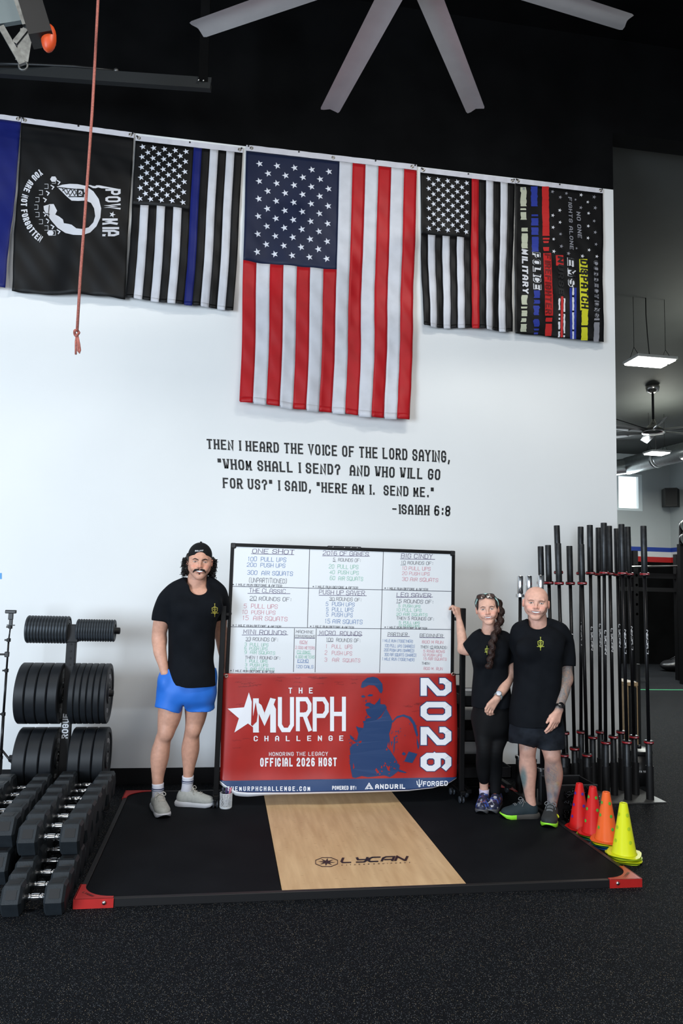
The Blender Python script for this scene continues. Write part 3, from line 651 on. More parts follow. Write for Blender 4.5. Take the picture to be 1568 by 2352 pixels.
# ------------------------------------------------------------------ the room
ZT = 5.60; XR = 4.36; ZB = .128
white_wall = mat('white_wall_paint', (.80, .81, .81), .55, noise=.015, nscale=1.5, bump=.03, bscale=300)
black_wall = mat('black_wall_paint', (.0018, .0019, .0022), .9, spec=.08, noise=.2, nscale=2)
grey_wall = mat('grey_wall_paint', (.42, .45, .46), .6, noise=.02, nscale=2)
base_m = mat('black_vinyl_base', (.003, .003, .004), .6, spec=.2)
def rubber_floor():
    m, nt, b = nodemat('speckled_rubber_floor'); L = nt.links
    tc = nt.nodes.new('ShaderNodeTexCoord')
    def flecks(scale, thr, sx):
        mp = nt.nodes.new('ShaderNodeMapping'); mp.inputs['Scale'].default_value = (1, sx, 1); mp.inputs['Rotation'].default_value = (0, 0, sx)
        L.new(tc.outputs['Object'], mp.inputs[0])
        v = nt.nodes.new('ShaderNodeTexVoronoi'); v.inputs['Scale'].default_value = scale; v.inputs['Randomness'].default_value = 1
        L.new(mp.outputs[0], v.inputs['Vector'])
        lt = nt.nodes.new('ShaderNodeMath'); lt.operation = 'LESS_THAN'; lt.inputs[1].default_value = thr; L.new(v.outputs['Distance'], lt.inputs[0])
        sp = nt.nodes.new('ShaderNodeSeparateColor'); L.new(v.outputs['Color'], sp.inputs[0])
        gt = nt.nodes.new('ShaderNodeMath'); gt.operation = 'GREATER_THAN'; gt.inputs[1].default_value = .55; L.new(sp.outputs[0], gt.inputs[0])
        mu = nt.nodes.new('ShaderNodeMath'); mu.operation = 'MULTIPLY'; L.new(lt.outputs[0], mu.inputs[0]); L.new(gt.outputs[0], mu.inputs[1])
        return mu, v
    base = nt.nodes.new('ShaderNodeTexNoise'); base.inputs['Scale'].default_value = 1.4; base.inputs['Detail'].default_value = 6
    L.new(tc.outputs['Object'], base.inputs['Vector'])
    r = nt.nodes.new('ShaderNodeValToRGB'); r.color_ramp.elements[0].color = (.0042, .0050, .0066, 1); r.color_ramp.elements[1].color = (.0078, .0092, .0115, 1)
    L.new(base.outputs['Fac'], r.inputs[0])
    col = r.outputs[0]
    for sc, th, sx, c in ((125, .19, 1.9, (.22, .23, .25, 1)), (155, .18, .6, (.25, .20, .14, 1)), (190, .21, 1.3, (.12, .14, .17, 1))):
        f, v = flecks(sc, th, sx); mx = nt.nodes.new('ShaderNodeMix'); mx.data_type = 'RGBA'
        L.new(f.outputs[0], mx.inputs[0]); L.new(col, mx.inputs[6]); mx.inputs[7].default_value = c; col = mx.outputs[2]
    L.new(col, b.inputs['Base Color']); b.inputs['Roughness'].default_value = .8; b.inputs['Specular IOR Level'].default_value = .06
    n = nt.nodes.new('ShaderNodeTexNoise'); n.inputs['Scale'].default_value = 260; L.new(tc.outputs['Object'], n.inputs['Vector'])
    bp = nt.nodes.new('ShaderNodeBump'); bp.inputs['Strength'].default_value = .25; bp.inputs['Distance'].default_value = .004
    L.new(n.outputs['Fac'], bp.inputs['Height']); L.new(bp.outputs[0], b.inputs['Normal'])
    return m
floor_m = rubber_floor()
struct('floor', box(-7, 13, -13, 13, -.1, 0), floor_m)
# main wall: white below the flags, black above
struct('wall_back', join(withm(box(-7, XR, 0, .22, 0, ZT), 0), withm(box(-7, XR, 0, .22, ZT, 7.4), 1)), [white_wall, black_wall])
struct('baseboard_back', box(-7, XR+.012, -.014, 0, 0, ZB), base_m)
ceil_m = mat('dark_ceiling_paint', (.035, .039, .038), .75, noise=.15, nscale=1.2, bump=.1, bscale=8)
struct('ceiling', box(-7, 13, -13, 0, 7.2, 7.4), black_wall)
ZF = lambda y: 6.35-.115*y
V = np.array([(x, y, ZF(y)+t) for x in (XR-1.5, 13) for y in (.23, 12.6) for t in (0, .15)], float)
struct('ceiling', (V, box(0, 1, 0, 1, 0, 1)[1]), ceil_m)
struct('trim_1', box(XR, 13, 0, .22, 6.2, 7.4), black_wall)
# far training room
YF = 10.36; pc = PY(1541, 1300, YF); XC = float(pc[0])
stripe = [mat('stripe_blue', (.012, .045, .30), .6), mat('stripe_white', (.62, .63, .64), .6), mat('stripe_red', (.42, .012, .012), .6)]
zs = [float(PY(1500, v, YF)[2]) for v in (1257, 1267, 1279, 1291)]
win = [PY(1400, 1086, YF), PY(1476, 1174, YF)]
wx0, wx1, wz1, wz0 = float(win[1][0])-1.9, float(win[1][0]), float(win[0][2]), float(win[1][2])
def wall_far():
    g = []
    X0 = XR-2
    for z0, z1, m in ((0, zs[3], 1), (zs[3], zs[2], 4), (zs[2], zs[1], 3), (zs[1], zs[0], 2), (zs[0], wz0, 0), (wz1, 7.0, 0)):
        g.append(withm(box(X0, XC, YF, YF+.25, z0, z1), m))
    g.append(withm(box(X0, wx0, YF, YF+.25, wz0, wz1), 0)); g.append(withm(box(wx1, XC, YF, YF+.25, wz0, wz1), 0))
    return join(*g)
struct('wall_far', wall_far(), [grey_wall, black_wall]+stripe)
def wall_r():
    g = []
    for z0, z1, m in ((0, zs[3], 1), (zs[3], zs[2], 4), (zs[2], zs[1], 3), (zs[1], zs[0], 2), (zs[0], 7.0, 0)):
        g.append(withm(box(XC, XC+.25, 2, YF+.25, z0, z1), m))
    return join(*g)
struct('wall_right', wall_r(), [grey_wall, black_wall]+stripe)
# window with white vinyl frame, sliding sash, glass and the bright overcast day outside
vinyl = mat('white_vinyl', (.75, .82, .84), .4)
def glass_mat():
    m, nt, b = nodemat('window_glass')
    b.inputs['Base Color'].default_value = (.95, 1, 1, 1); b.inputs['Roughness'].default_value = .02; b.inputs['Alpha'].default_value = .12
    return m
glass = glass_mat()
w = part('window_1', join(box(wx0, wx1, YF+.02, YF+.12, wz0, wz0+.06), box(wx0, wx1, YF+.02, YF+.12, wz1-.06, wz1), box(wx0, wx0+.06, YF+.02, YF+.12, wz0+.06, wz1-.06), box(wx1-.10, wx1, YF+.02, YF+.12, wz0+.06, wz1-.06)), vinyl); w['kind'] = 'structure'
part('sash', box((wx0+wx1)/2+.25, (wx0+wx1)/2+.33, YF+.04, YF+.10, wz0+.06, wz1-.06), vinyl, w)
part('pane', box(wx0+.06, wx1-.1, YF+.065, YF+.075, wz0+.06, wz1-.06), glass, w)
sky_m = mat('daylight_outside', (.93, .98, 1.0), .9, emit=1.6)
part('outdoor_daylight', box(wx0-.2, wx1+.2, YF+.6, YF+.62, wz0-.3, wz1+.3), sky_m, w)
# side walls out of frame
struct('wall_left', join(box(-7, -6.8, -13, -9, 0, 7.2), box(-7, -6.8, -2.5, 0, 0, 7.2), box(-7, -6.8, -9, -2.5, 4.2, 7.2)), white_wall)
struct('wall_rear', join(box(-7, -3, -13, -12.8, 0, 7.2), box(6, 13, -13, -12.8, 0, 7.2), box(-3, 6, -13, -12.8, 4.3, 7.2)), white_wall)
struct('wall_side', box(12.8, 13, -13, 2, 0, 7.2), grey_wall)
# green tape line on the far floor
ga = PZ(1470, 1584, 0.002); gb = PZ(1568, 1584.5, 0.002); gd = (gb-ga)
single('floor_tape', join(bar(ga-gd*.5+(0, 0, .001), gb+gd*2+(0, 0, .001), .05, .002)), mat('green_tape', (.05, .55, .22), .6), 'thin bright green tape line across the far grey rubber floor', 'tape')
# ------------------------------------------------------------------ flags on the wall
def fabric(name, col, rough=.55, sheen=.06):
    m = mat(name, col, rough, spec=.3, noise=.06, nscale=9, bump=.10, bscale=700)
    b = m.node_tree.nodes['Principled BSDF']; b.inputs['Sheen Weight'].default_value = sheen; return m
F_RED = fabric('red_nylon', (.43, .005, .010), .45); F_WHT = fabric('white_nylon', (.60, .61, .66), .5); F_NAVY = fabric('navy_nylon', (.004, .010, .040), .5)
F_BLK = fabric('black_nylon', (.0028, .0028, .0034), .55, .0); F_BLUE = fabric('blue_nylon', (.004, .010, .13), .5); F_HEAD = fabric('heading_canvas', (.62, .61, .66), .7)
F_STAR = mat('embroidered_star', (.72, .74, .82), .6); F_BEIGE = mat('print_sand', (.48, .50, .38), .6); F_YEL = mat('print_yellow', (.62, .60, .02), .6)
F_GREY = mat('print_grey', (.24, .24, .27), .6); F_PWHITE = mat('print_white', (.66, .66, .70), .6); F_PRED = mat('print_red', (.50, .01, .01), .6); F_PBLUE = mat('print_blue', (.012, .03, .28), .6)
F_DRED = mat('print_dark_red', (.16, .006, .006), .6)
F_BLK2 = mat('print_black', (.004, .004, .005), .7)
METAL = mat('brass_grommet', (.55, .50, .42), .3, 1.)
PIN = mat('black_pin', (.01, .01, .01), .4)
def make_flag(label, group, TL, TR, BR, BL, seed, y0=-.022, y1=-.075, amp=1., hem=True):
    c = [PY(*TL, y0), PY(*TR, y0), PY(*BR, y1), PY(*BL, y1)]
    rn = random.Random(seed); ph = [rn.uniform(0, 6.3) for _ in range(8)]
    Wd = float(np.linalg.norm(c[1]-c[0])); Hd = float(np.linalg.norm(c[3]-c[0]))
    def surf(s, t, lift=0.):
        p = (c[0]*(1-s)+c[1]*s)*(1-t)+(c[3]*(1-s)+c[2]*s)*t
        x, z = s*Wd, t*Hd; e = min(1., t*2.2)
        r = .016*e*math.sin(x*6.5+ph[0]+1.2*math.sin(z*1.7+ph[1]))+.009*e*math.sin(x*13+z*3.1+ph[2])+.006*e*math.sin(z*8+x*5+ph[3])+.008*e*e*math.sin(x*21+ph[4])*t
        r += .004*math.sin(z*23-x*31+ph[5])*e
        p = p.copy(); p[1] += min(r*amp, .062*t+.012)-lift
        p[1] = min(p[1], -.012-lift)
        p[2] += .006*t*math.sin(x*9+ph[6])*amp; p[0] += .006*t*math.sin(z*5+ph[7])*amp*e
        return p
    def patch(s0, s1, t0, t1, ns=None, nt=None, lift=0., thick=.0015):
        ns = ns or max(2, int((s1-s0)*Wd/.022)); nt = nt or max(2, int((t1-t0)*Hd/.035))
        V, F = [], []
        for j in range(nt+1):
            for i in range(ns+1): V.append(surf(s0+(s1-s0)*i/ns, t0+(t1-t0)*j/nt, lift))
        n = len(V); V += [p+np.array((0, thick, 0)) for p in V]
        q = lambda i, j: j*(ns+1)+i
        for j in range(nt):
            for i in range(ns):
                a = (q(i, j), q(i, j+1), q(i+1, j+1), q(i+1, j)); F.append(a); F.append(tuple(x+n for x in a[::-1]))
        for j in range(nt):
            for i, fl in ((0, 1), (ns, 0)):
                a = (q(i, j), q(i, j)+n, q(i, j+1)+n, q(i, j+1)); F.append(a[::-1] if fl == 0 else a)
        for i in range(ns):
            for j, fl in ((0, 0), (nt, 1)):
                a = (q(i, j), q(i, j)+n, q(i+1, j)+n, q(i+1, j)); F.append(a[::-1] if fl == 0 else a)
        return np.array(V), F
    base = (c[0]+c[1])/2; root = thing('flag', label, 'flag', base, 0, group)
    # heading band with grommets, screwed to the wall
    def hsurf(s, v): return c[0]*(1-s)+c[1]*s+np.array((0, -.002, v))
    hh = .050*Wd/.95 if Wd < 1.2 else .055
    V = [hsurf(s/24, v)+np.array((0, .002*math.sin(s*2.1+ph[0]), 0)) for v in (0, hh*.5, hh) for s in range(25)]
    F = [(j*25+i, j*25+i+1, (j+1)*25+i+1, (j+1)*25+i) for j in range(2) for i in range(24)]
    n = len(V); V = V+[p+np.array((0, .004, 0)) for p in V]; F = F+[tuple(x+n for x in f[::-1]) for f in F]
    part('heading', (V, F), F_HEAD, root, world=True)
    gs = (.03, .5, .97) if Wd > 1.2 else (.03, .97)
    for s in gs:
        p = hsurf(s, hh*.5); part('grommet', xf(lathe([(.006, 0), (.012, -.003), (.016, 0), (.012, .003)], 14, 'y', True), p-(0, .004, 0)), METAL, root, True, world=True)
    for s in (.012, .30 if Wd > 1.2 else .5, .75 if Wd > 1.2 else .5, .988):
        p = hsurf(s, hh*.8); part('screw', xf(lathe([(.001, -.004), (.007, -.003), (.007, .004)], 10, 'y'), p-(0, .004, 0)), PIN, root, True, world=True)
    return root, surf, patch, Wd, Hd, c
def inv(surf, c, u, v, lift=.004):
    """pixel of the photo -> point on the flag's cloth"""
    y = -.05
    for _ in range(3):
        p = PY(u, v, y)
        # solve s, t in the (X, Z) plane
        s, t = .5, .5
        for _ in range(4):
            b = (c[0]*(1-s)+c[1]*s)*(1-t)+(c[3]*(1-s)+c[2]*s)*t
            ds = (c[1]-c[0])*(1-t)+(c[2]-c[3])*t; dt = (c[3]*(1-s)+c[2]*s)-(c[0]*(1-s)+c[1]*s)
            A = np.array([[ds[0], dt[0]], [ds[2], dt[2]]]); d = np.linalg.solve(A, np.array([p[0]-b[0], p[2]-b[2]])); s += d[0]; t += d[1]
        q = surf(min(max(s, 0), 1), min(max(t, 0), 1), lift); y = q[1]
    p = PY(u, v, y); return p
def stars(root, surf, ss, ts, r, Wd, Hd, rot=PI):
    rows = 11
    for j in range(rows):
        cols = 5 if j % 2 == 0 else 4
        for i in range(cols):
            s = ss[0]+(ss[1]-ss[0])*(i+(0 if j % 2 == 0 else .5))/4; t = ts[0]+(ts[1]-ts[0])*j/10
            g = star2(0, 0, r, rot)
            V, F = map2(g, lambda a, b: surf(s+a/Wd, t-b/Hd, .003), (0, -1, 0)); V[10] -= (0, .003, 0)
            part('star', (V, F), F_STAR, root, world=True)
def striped(root, patch, cols, cw, ct, mats, canton):
    part('canton', patch(0, cw, 0, ct), canton, root, True, world=True)
    for i, k in enumerate(cols):
        s0, s1 = i/13., (i+1)/13.; t0 = ct if s1 <= cw+.01 else 0.
        o = part('stripe', patch(s0, s1, t0, 1.0, lift=.0006*(i % 2)), mats[k], root, True, world=True)
    for i, k in enumerate(cols):
        o = part('hem_fold', patch(i/13.+.004, (i+1)/13.-.002, .982, 1.004+.004*(i % 2), nt=2, lift=.004), mats[k], root, True, world=True)
G1 = 'flags hung in a row along the top of the white wall'
r, sf, pt, Wd, Hd, c = make_flag('large red, white and blue stars and stripes flag in the middle of the wall row', G1, (565, 346), (957, 391), (941, 964), (551, 922), 3, y1=-.10)
striped(r, pt, 'rwrwrwrwrwrwr', 7/13., .449, {'r': F_RED, 'w': F_WHT}, F_NAVY)
stars(r, sf, (.078, .478), (.049, .408), .034, Wd, Hd)
r, sf, pt, Wd, Hd, c = make_flag('black and white stars and stripes flag with one blue stripe', G1, (311, 323), (557, 351), (537, 711), (289, 683), 11)
striped(r, pt, 'bwbwbwbcbwbwb', 7/13., .405, {'b': F_BLK, 'w': F_WHT, 'c': F_BLUE}, F_BLK)
stars(r, sf, (.07, .47), (.036, .366), .029, Wd, Hd)
r, sf, pt, Wd, Hd, c = make_flag('black and white stars and stripes flag with one red stripe', G1, (965, 396), (1182, 422), (1175, 760), (971, 745), 23)
striped(r, pt, 'bwbwbwbcbwbwb', 7/13., .405, {'b': F_BLK, 'w': F_WHT, 'c': F_RED}, F_BLK)
stars(r, sf, (.085, .485), (.036, .366), .028, Wd, Hd)
# plain blue flag at the left edge
r, sf, pt, Wd, Hd, c = make_flag('plain dark blue flag cut off at the left end of the row', G1, (-190, 249), (48, 280), (14, 664), (-235, 640), 31)
part('cloth', pt(0, 1, 0, 1), F_BLUE, r, True, world=True)
# prisoner of war flag, hung sideways
r, sf, pt, Wd, Hd, c = make_flag('black flag with white disc, head silhouette and sideways white lettering', G1, (49, 282), (307, 317), (285, 685), (24, 668), 45, amp=1.2)
part('cloth', pt(0, 1, 0, 1), F_BLK, r, True, world=True)
q3 = lambda x, y: inv(sf, c, x/2.8, 250+y/2.8)
def print3(name, g, m, lift=0., q=q3, root=None, mp=None):
    V, F = map2(g, (lambda a, b: q(a, b)-np.array((0, lift, 0))), (0, -1, 0)); part(name, (V, F), m, root or r, world=True)
disc = [(365,500),(400,488),(450,482),(500,484),(550,495),(600,530),(635,580),(650,640),(645,700),(620,755),(580,795),(530,812),(470,810),(420,798),(370,765),(335,725),(300,680),(283,650),(280,625),(320,613),(345,612),(367,655),(355,680),(380,692),(405,712),(410,735),(440,740),(460,745),(490,768),(530,773),(570,762),(600,730),(612,690),(605,640),(585,605),(550,590),(500,592),(460,590),(430,565),(395,530)]
def refine(g, n=2):
    V, F = [tuple(p) for p in g[0]], [tuple(f) for f in g[1]]
    for _ in range(n):
        mid = {}; G = []
        def m(a, b):
            k = (min(a, b), max(a, b))
            if k not in mid: mid[k] = len(V); V.append(tuple((np.array(V[a])+np.array(V[b]))/2))
            return mid[k]
        for a, b, c_ in F: x, y, z = m(a, b), m(b, c_), m(c_, a); G += [(a, x, z), (x, b, y), (z, y, c_), (x, y, z)]
        F = G
    return np.array(V), F
print3('printed_disc', refine(poly2(disc), 3), F_PWHITE)
tw = [ribbon([(372, 506), (520, 522), (545, 545), (520, 566), (440, 566)], 5), ribbon([(400, 512), (430, 552), (455, 515), (480, 560), (500, 520)], 4), ribbon([(400, 530), (425, 512), (450, 560), (478, 518), (500, 562)], 4),
      ribbon([(500, 520), (535, 522), (535, 565), (500, 565), (500, 520)], 9), ribbon([(520, 535), (508, 548), (528, 552)], 5), ribbon([(318, 620), (312, 670), (318, 740)], 4), ribbon([(290, 672), (320, 680)], 5)]
print3('printed_tower', cat2(*[(np.array([tuple(p) for p in a]), b) for a, b in tw]), F_BLK2, .004)
hx = lambda x, y, s: poly2([(x+s*math.cos(k*PI/3), y+s*.9*math.sin(k*PI/3)) for k in range(6)])
L = [hx(344, 452, 22), hx(324, 798, 22)]
for k in range(9):
    a = -.95+1.9*k/8; x = 500-math.cos(a)*225; y = 632+math.sin(a)*195
    if abs(k-4) > 0: L.append((np.array([tuple(p) for p in ribbon([(x-4, y-14), (x+16, y-2), (x+4, y+14)], 7)[0]]), ribbon([(0, 0), (1, 1), (2, 3)], 1)[1]))
    x = 500-math.cos(a)*270; y = 632+math.sin(a)*205
    L.append((np.array([tuple(p) for p in ribbon([(x-10, y-14), (x+14, y-14), (x+14, y+14), (x-10, y+14)], 2.5)[0]]), ribbon([(0, 0), (1, 0), (1, 1), (0, 1)], 1)[1]))
for l_ in L: print3('printed_mark', l_, F_PWHITE)
rot = lambda g, X, Y: (np.stack([X+g[0][:, 1], Y+g[0][:, 0]], 1), g[1])
pw = strokes('POW', 66, 38, .17, .9); mi = strokes('MIA', 66, 34, .17, .9); TX = F_PWHITE
pwg = fit2d(pw[:2], 516, 648, 0, 110); mig = fit2d(mi[:2], 705, 820, 0, 108)
print3('printed_lettering', cat2((np.stack([666+pwg[0][:, 1], pwg[0][:, 0]], 1), pwg[1]), (np.stack([658+mig[0][:, 1], mig[0][:, 0]], 1), mig[1]),
    star2(722, 680, 21, 0), poly2([(560, 490), (640, 492), (775, 518), (772, 526), (690, 512), (598, 510)])), TX)
# curved line of lettering
txt = 'YOU ARE NOT FORGOTTEN'; g, f, tw_ = strokes(txt, 40, 20, .2, 1.0)
def arc(a, b):
    k = a/tw_; th = -1.02+2.04*k; R = 258-b; return q3(392-math.cos(th)*R, 622+math.sin(th)*R*1.08)
V, F = map2((g, f), arc, (0, -1, 0)); part('printed_lettering', (V, F), F_PWHITE, r, world=True)
# grunge flag of services
r, sf, pt, Wd, Hd, c = make_flag('black flag with vertical coloured service names, last on the right of the row', G1, (1183, 421), (1384, 444), (1386, 786), (1183, 765), 52, amp=.6)
part('cloth', pt(0, 1, 0, 1), F_BLK, r, True, world=True)
q5 = lambda x, y: inv(sf, c, 950+x/3.267, 370+y/3.267)
rg = random.Random(8)
def rough_band(x0, x1, y0, y1, skip=0., dx=0):
    out = []; n = max(2, int((y1-y0)/14)); L, R = [], []
    for i in range(n+1):
        y = y0+(y1-y0)*i/n; sh = dx*i/n; L.append((x0+sh+rg.uniform(0, 1)*skip*14, y)); R.append((x1+sh-rg.uniform(0, 1)*skip*14, y))
    for i in range(n):
        if rg.random() < skip*.35: continue
        out.append((np.array([L[i], R[i], R[i+1], L[i+1]]), [(0, 1, 2, 3)]))
    return cat2(*out)
def bands(name, m, *L):
    for l in L: print3(name, l, m, q=q5, root=r)
bands('printed_band', F_BEIGE, rough_band(798, 848, 196, 440, .55), rough_band(806, 856, 500, 655, .35), rough_band(806, 856, 1005, 1295, .6, -10))
bands('printed_band', F_PBLUE, rough_band(875, 932, 190, 340, .5), rough_band(878, 936, 400, 680, .4, 4), rough_band(896, 950, 970, 1300, .95, -6), rough_band(1168, 1186, 950, 1335, .1, 4), rough_band(1204, 1222, 950, 1335, .1, -4))
bands('printed_band', F_PRED, rough_band(958, 1014, 190, 590, .3, 6), rough_band(968, 1018, 600, 690, .8, 2), rough_band(988, 1040, 1175, 1312, .3, -6), rough_band(1104, 1122, 1015, 1322, .1, -4), rough_band(1064, 1122, 706, 800, .1, 3), rough_band(970, 1030, 690, 1000, .05, 12), rough_band(984, 1044, 1000, 1160, .05, 0))
bands('printed_band', F_PWHITE, rough_band(1084, 1102, 1015, 1322, .35, -4), rough_band(1122, 1138, 1015, 1322, .35, -2), rough_band(1187, 1203, 950, 1335, .25, 0))
bands('printed_band', F_YEL, rough_band(1240, 1302, 735, 1120, .05, 8), rough_band(1258, 1310, 1120, 1345, .35, -6))
bands('printed_band', F_GREY, rough_band(1352, 1396, 1180, 1356, .3, -6))
def vtext(s, x0, x1, y0, y1, m, wt=.2, back=None, dx=8, slant=.12):
    g = fit2d(strokes(s, 60, 38, wt, 1.0, slant=slant, sub=4)[:2], 0, 1, 0, 1)
    mk = lambda G, e: (np.stack([x0-e+(x1-x0+2*e)*G[0][:, 1]+dx*G[0][:, 0], y0-e*.5+(y1-y0+e)*G[0][:, 0]], 1), G[1])
    if back:
        gb = fit2d(strokes(s, 60, 38, wt+.2, 1.0, slant=slant, sub=4)[:2], 0, 1, 0, 1); print3('printed_lettering', mk(gb, 5), back, .003, q=q5, root=r); print3('printed_lettering', mk(g, 0), m, .006, q=q5, root=r)
    else: print3('printed_lettering', mk(g, 0), m, .005, q=q5, root=r)
vtext('MILITARY', 806, 858, 660, 1000, F_PWHITE, .22)
vtext('POLICE', 892, 944, 684, 966, F_BLK2, .14, F_PWHITE)
vtext('FIREFIGHTER', 978, 1026, 694, 1152, F_DRED, .2)
vtext('NURSE', 1072, 1124, 712, 1010, F_BLK2, .2)
vtext('EMS', 1152, 1208, 726, 946, F_BLK2, .14, F_PWHITE)
vtext('DISPATCH', 1246, 1302, 738, 1112, F_BLK2, .2)
vtext('CORRECTIONS', 1346, 1386, 750, 1174, F_BLK2, .12, F_GREY)
vtext('FIGHTS ALONE', 1152, 1186, 270, 668, F_GREY, .17, None, 14)
vtext('NO ONE', 1214, 1250, 380, 583, F_GREY, .17, None, 12)
for x, y, s in ((824, 208, 13), (1040, 230, 13), (1098, 272, 13), (1144, 243, 12), (1254, 255, 13), (1352, 270, 14), (1212, 290, 9), (1304, 308, 11), (1252, 350, 13), (1360, 352, 14), (1094, 370, 13), (1310, 392, 12), (1042, 408, 13), (1096, 460, 12), (1352, 450, 12), (1044, 498, 13), (1308, 488, 12), (1360, 535, 13), (1100, 548, 12), (1048, 586, 12), (1306, 578, 12), (1366, 625, 12), (1106, 640, 14), (1050, 678, 14), (1314, 668, 12), (1160, 694, 14), (1264, 714, 14), (1220, 655, 9), (1372, 716, 12)):
    V, F = map2(star2(x, y, s*1.15, 0), lambda a, b: q5(a, b)-np.array((0, .002, 0)), (0, -1, 0)); part('star', (V, F), F_PWHITE if rg.random() < .6 else F_GREY, r, world=True)

# ------------------------------------------------------------------ wall lettering
vinyl_blk = mat('black_vinyl_lettering', (.006, .007, .009), .45)
root = thing('wall_lettering', 'black slab-serif verse lettered on the white wall under the large flag', 'lettering', PY(754, 1190, 0))
for s, a, b in (('THEN I HEARD THE VOICE OF THE LORD SAYING,', ((474, 1008), (1033, 1036), (1033, 1063), (475, 1031)), 0), ('"WHOM SHALL I SEND?  AND WHO WILL GO', ((498, 1053), (1011, 1078), (1010, 1103), (500, 1077)), 0),
                ('FOR US?" I SAID, "HERE AM I.  SEND ME."', ((511, 1097), (996, 1120), (996, 1143), (512, 1121)), 0), ('-ISAIAH 6:8', ((899, 1158), (1034, 1162), (1033, 1186), (900, 1180)), 0)):
    g = strokes(s, 60, 31, .16, 1.15, serif=.5); V2 = np.array(g[0]); V2[:, 0] /= V2[:, 0].max(); V2[:, 1] = np.clip(V2[:, 1]/60, -.2, 1)
    C = [PY(*p, 0) for p in a]
    fn = lambda x, y: (C[3]*(1-x)+C[2]*x)*(1-y)+(C[0]*(1-x)+C[1]*x)*y+np.array((0, -.003, 0))
    # one piece of vinyl per character: split the line by glyph
    xs = 0.; wtot = g[2]; sx = 31/4.
    for ch in s:
        adv = NARROW.get(ch.upper(), 4.0)*sx
        if ch != ' ':
            gg = strokes(ch, 60, 31, .16, 1.15, serif=.5); W2 = np.array(gg[0]); W2[:, 0] = (W2[:, 0]+xs)/wtot; W2[:, 1] = np.clip(W2[:, 1]/60, -.2, 1)
            part('letter', map2((W2, gg[1]), fn, (0, -1, 0)), vinyl_blk, root, world=True)
        xs += adv+(1.15*sx if ch != ' ' else 0)
# ------------------------------------------------------------------ lifting platform
TH = .04
def wood_mat():
    m, nt, b = nodemat('bamboo_board'); L = nt.links
    tc = nt.nodes.new('ShaderNodeTexCoord')
    def mapped(sc, rot=0):
        mp = nt.nodes.new('ShaderNodeMapping'); mp.inputs['Scale'].default_value = sc; L.new(tc.outputs['Object'], mp.inputs[0]); return mp
    mp = mapped((1, .12, 1)); n = nt.nodes.new('ShaderNodeTexNoise'); n.inputs['Scale'].default_value = 22; n.inputs['Detail'].default_value = 3; L.new(mp.outputs[0], n.inputs['Vector'])
    r = nt.nodes.new('ShaderNodeValToRGB'); r.color_ramp.elements[0].position = .32; r.color_ramp.elements[1].position = .72
    r.color_ramp.elements[0].color = (.62, .40, .205, 1); r.color_ramp.elements[1].color = (.78, .54, .295, 1); L.new(n.outputs['Fac'], r.inputs[0])
    mp2 = mapped((22, 75, 1)); v = nt.nodes.new('ShaderNodeTexVoronoi'); v.inputs['Scale'].default_value = 1.; L.new(mp2.outputs[0], v.inputs['Vector'])
    lt = nt.nodes.new('ShaderNodeMath'); lt.operation = 'LESS_THAN'; lt.inputs[1].default_value = .22; L.new(v.outputs['Distance'], lt.inputs[0])
    sp = nt.nodes.new('ShaderNodeSeparateColor'); L.new(v.outputs['Color'], sp.inputs[0])
    gt = nt.nodes.new('ShaderNodeMath'); gt.operation = 'GREATER_THAN'; gt.inputs[1].default_value = .86; L.new(sp.outputs[0], gt.inputs[0])
    mu = nt.nodes.new('ShaderNodeMath'); mu.operation = 'MULTIPLY'; L.new(lt.outputs[0], mu.inputs[0]); L.new(gt.outputs[0], mu.inputs[1])
    mu2 = nt.nodes.new('ShaderNodeMath'); mu2.operation = 'MULTIPLY'; mu2.inputs[1].default_value = .55; L.new(mu.outputs[0], mu2.inputs[0])
    mx = nt.nodes.new('ShaderNodeMix'); mx.data_type = 'RGBA'; L.new(mu2.outputs[0], mx.inputs[0]); L.new(r.outputs[0], mx.inputs[6]); mx.inputs[7].default_value = (.42, .22, .10, 1)
    L.new(mx.outputs[2], b.inputs['Base Color']); b.inputs['Roughness'].default_value = .42; b.inputs['Specular IOR Level'].default_value = .35
    return m
PXL, PXR, PYF, PYB = .078, 3.148, -2.338, -.36; WL, WR = 1.121, 2.132
mat_rubber = mat('black_rubber_mat', (.0062, .0074, .0096), .75, spec=.06, noise=.15, nscale=3, bump=.2, bscale=350)
steel_blk = mat('black_powder_coat', (.008, .008, .009), .5, spec=.3)
red_steel = mat('red_powder_coat', (.42, .012, .010), .45, noise=.05, nscale=15)
bolt_m = mat('zinc_bolt', (.6, .6, .6), .25, 1.)
gold_black = mat('black_print', (.008, .006, .008), .4)
pl = thing('lifting_platform', 'wide black rubber lifting platform with bamboo centre board and red corner brackets', 'platform', ((PXL+PXR)/2, (PYF+PYB)/2, 0))
e = .03
part('rubber_mat', box(PXL+e, WL-.003, PYF+e, PYB-e, .002, TH, .003), mat_rubber, pl, world=True)
part('rubber_mat', box(WR+.003, PXR-e, PYF+e, PYB-e, .002, TH, .003), mat_rubber, pl, world=True)
part('wood_board', box(WL, WR, PYF+e, PYB-e, .002, TH, .002), wood_mat(), pl, world=True)
part('frame_rail', box(PXL, PXR, PYF, PYF+e-.002, .0, TH+.002, .002), steel_blk, pl, world=True)
part('frame_rail', box(PXL, PXR, PYB-e+.002, PYB, .0, TH+.002, .002), steel_blk, pl, world=True)
part('frame_rail', box(PXL, PXL+e-.002, PYF+e, PYB-e, .0, TH+.002, .002), steel_blk, pl, world=True)
part('frame_rail', box(PXR-e+.002, PXR, PYF+e, PYB-e, .0, TH+.002, .002), steel_blk, pl, world=True)
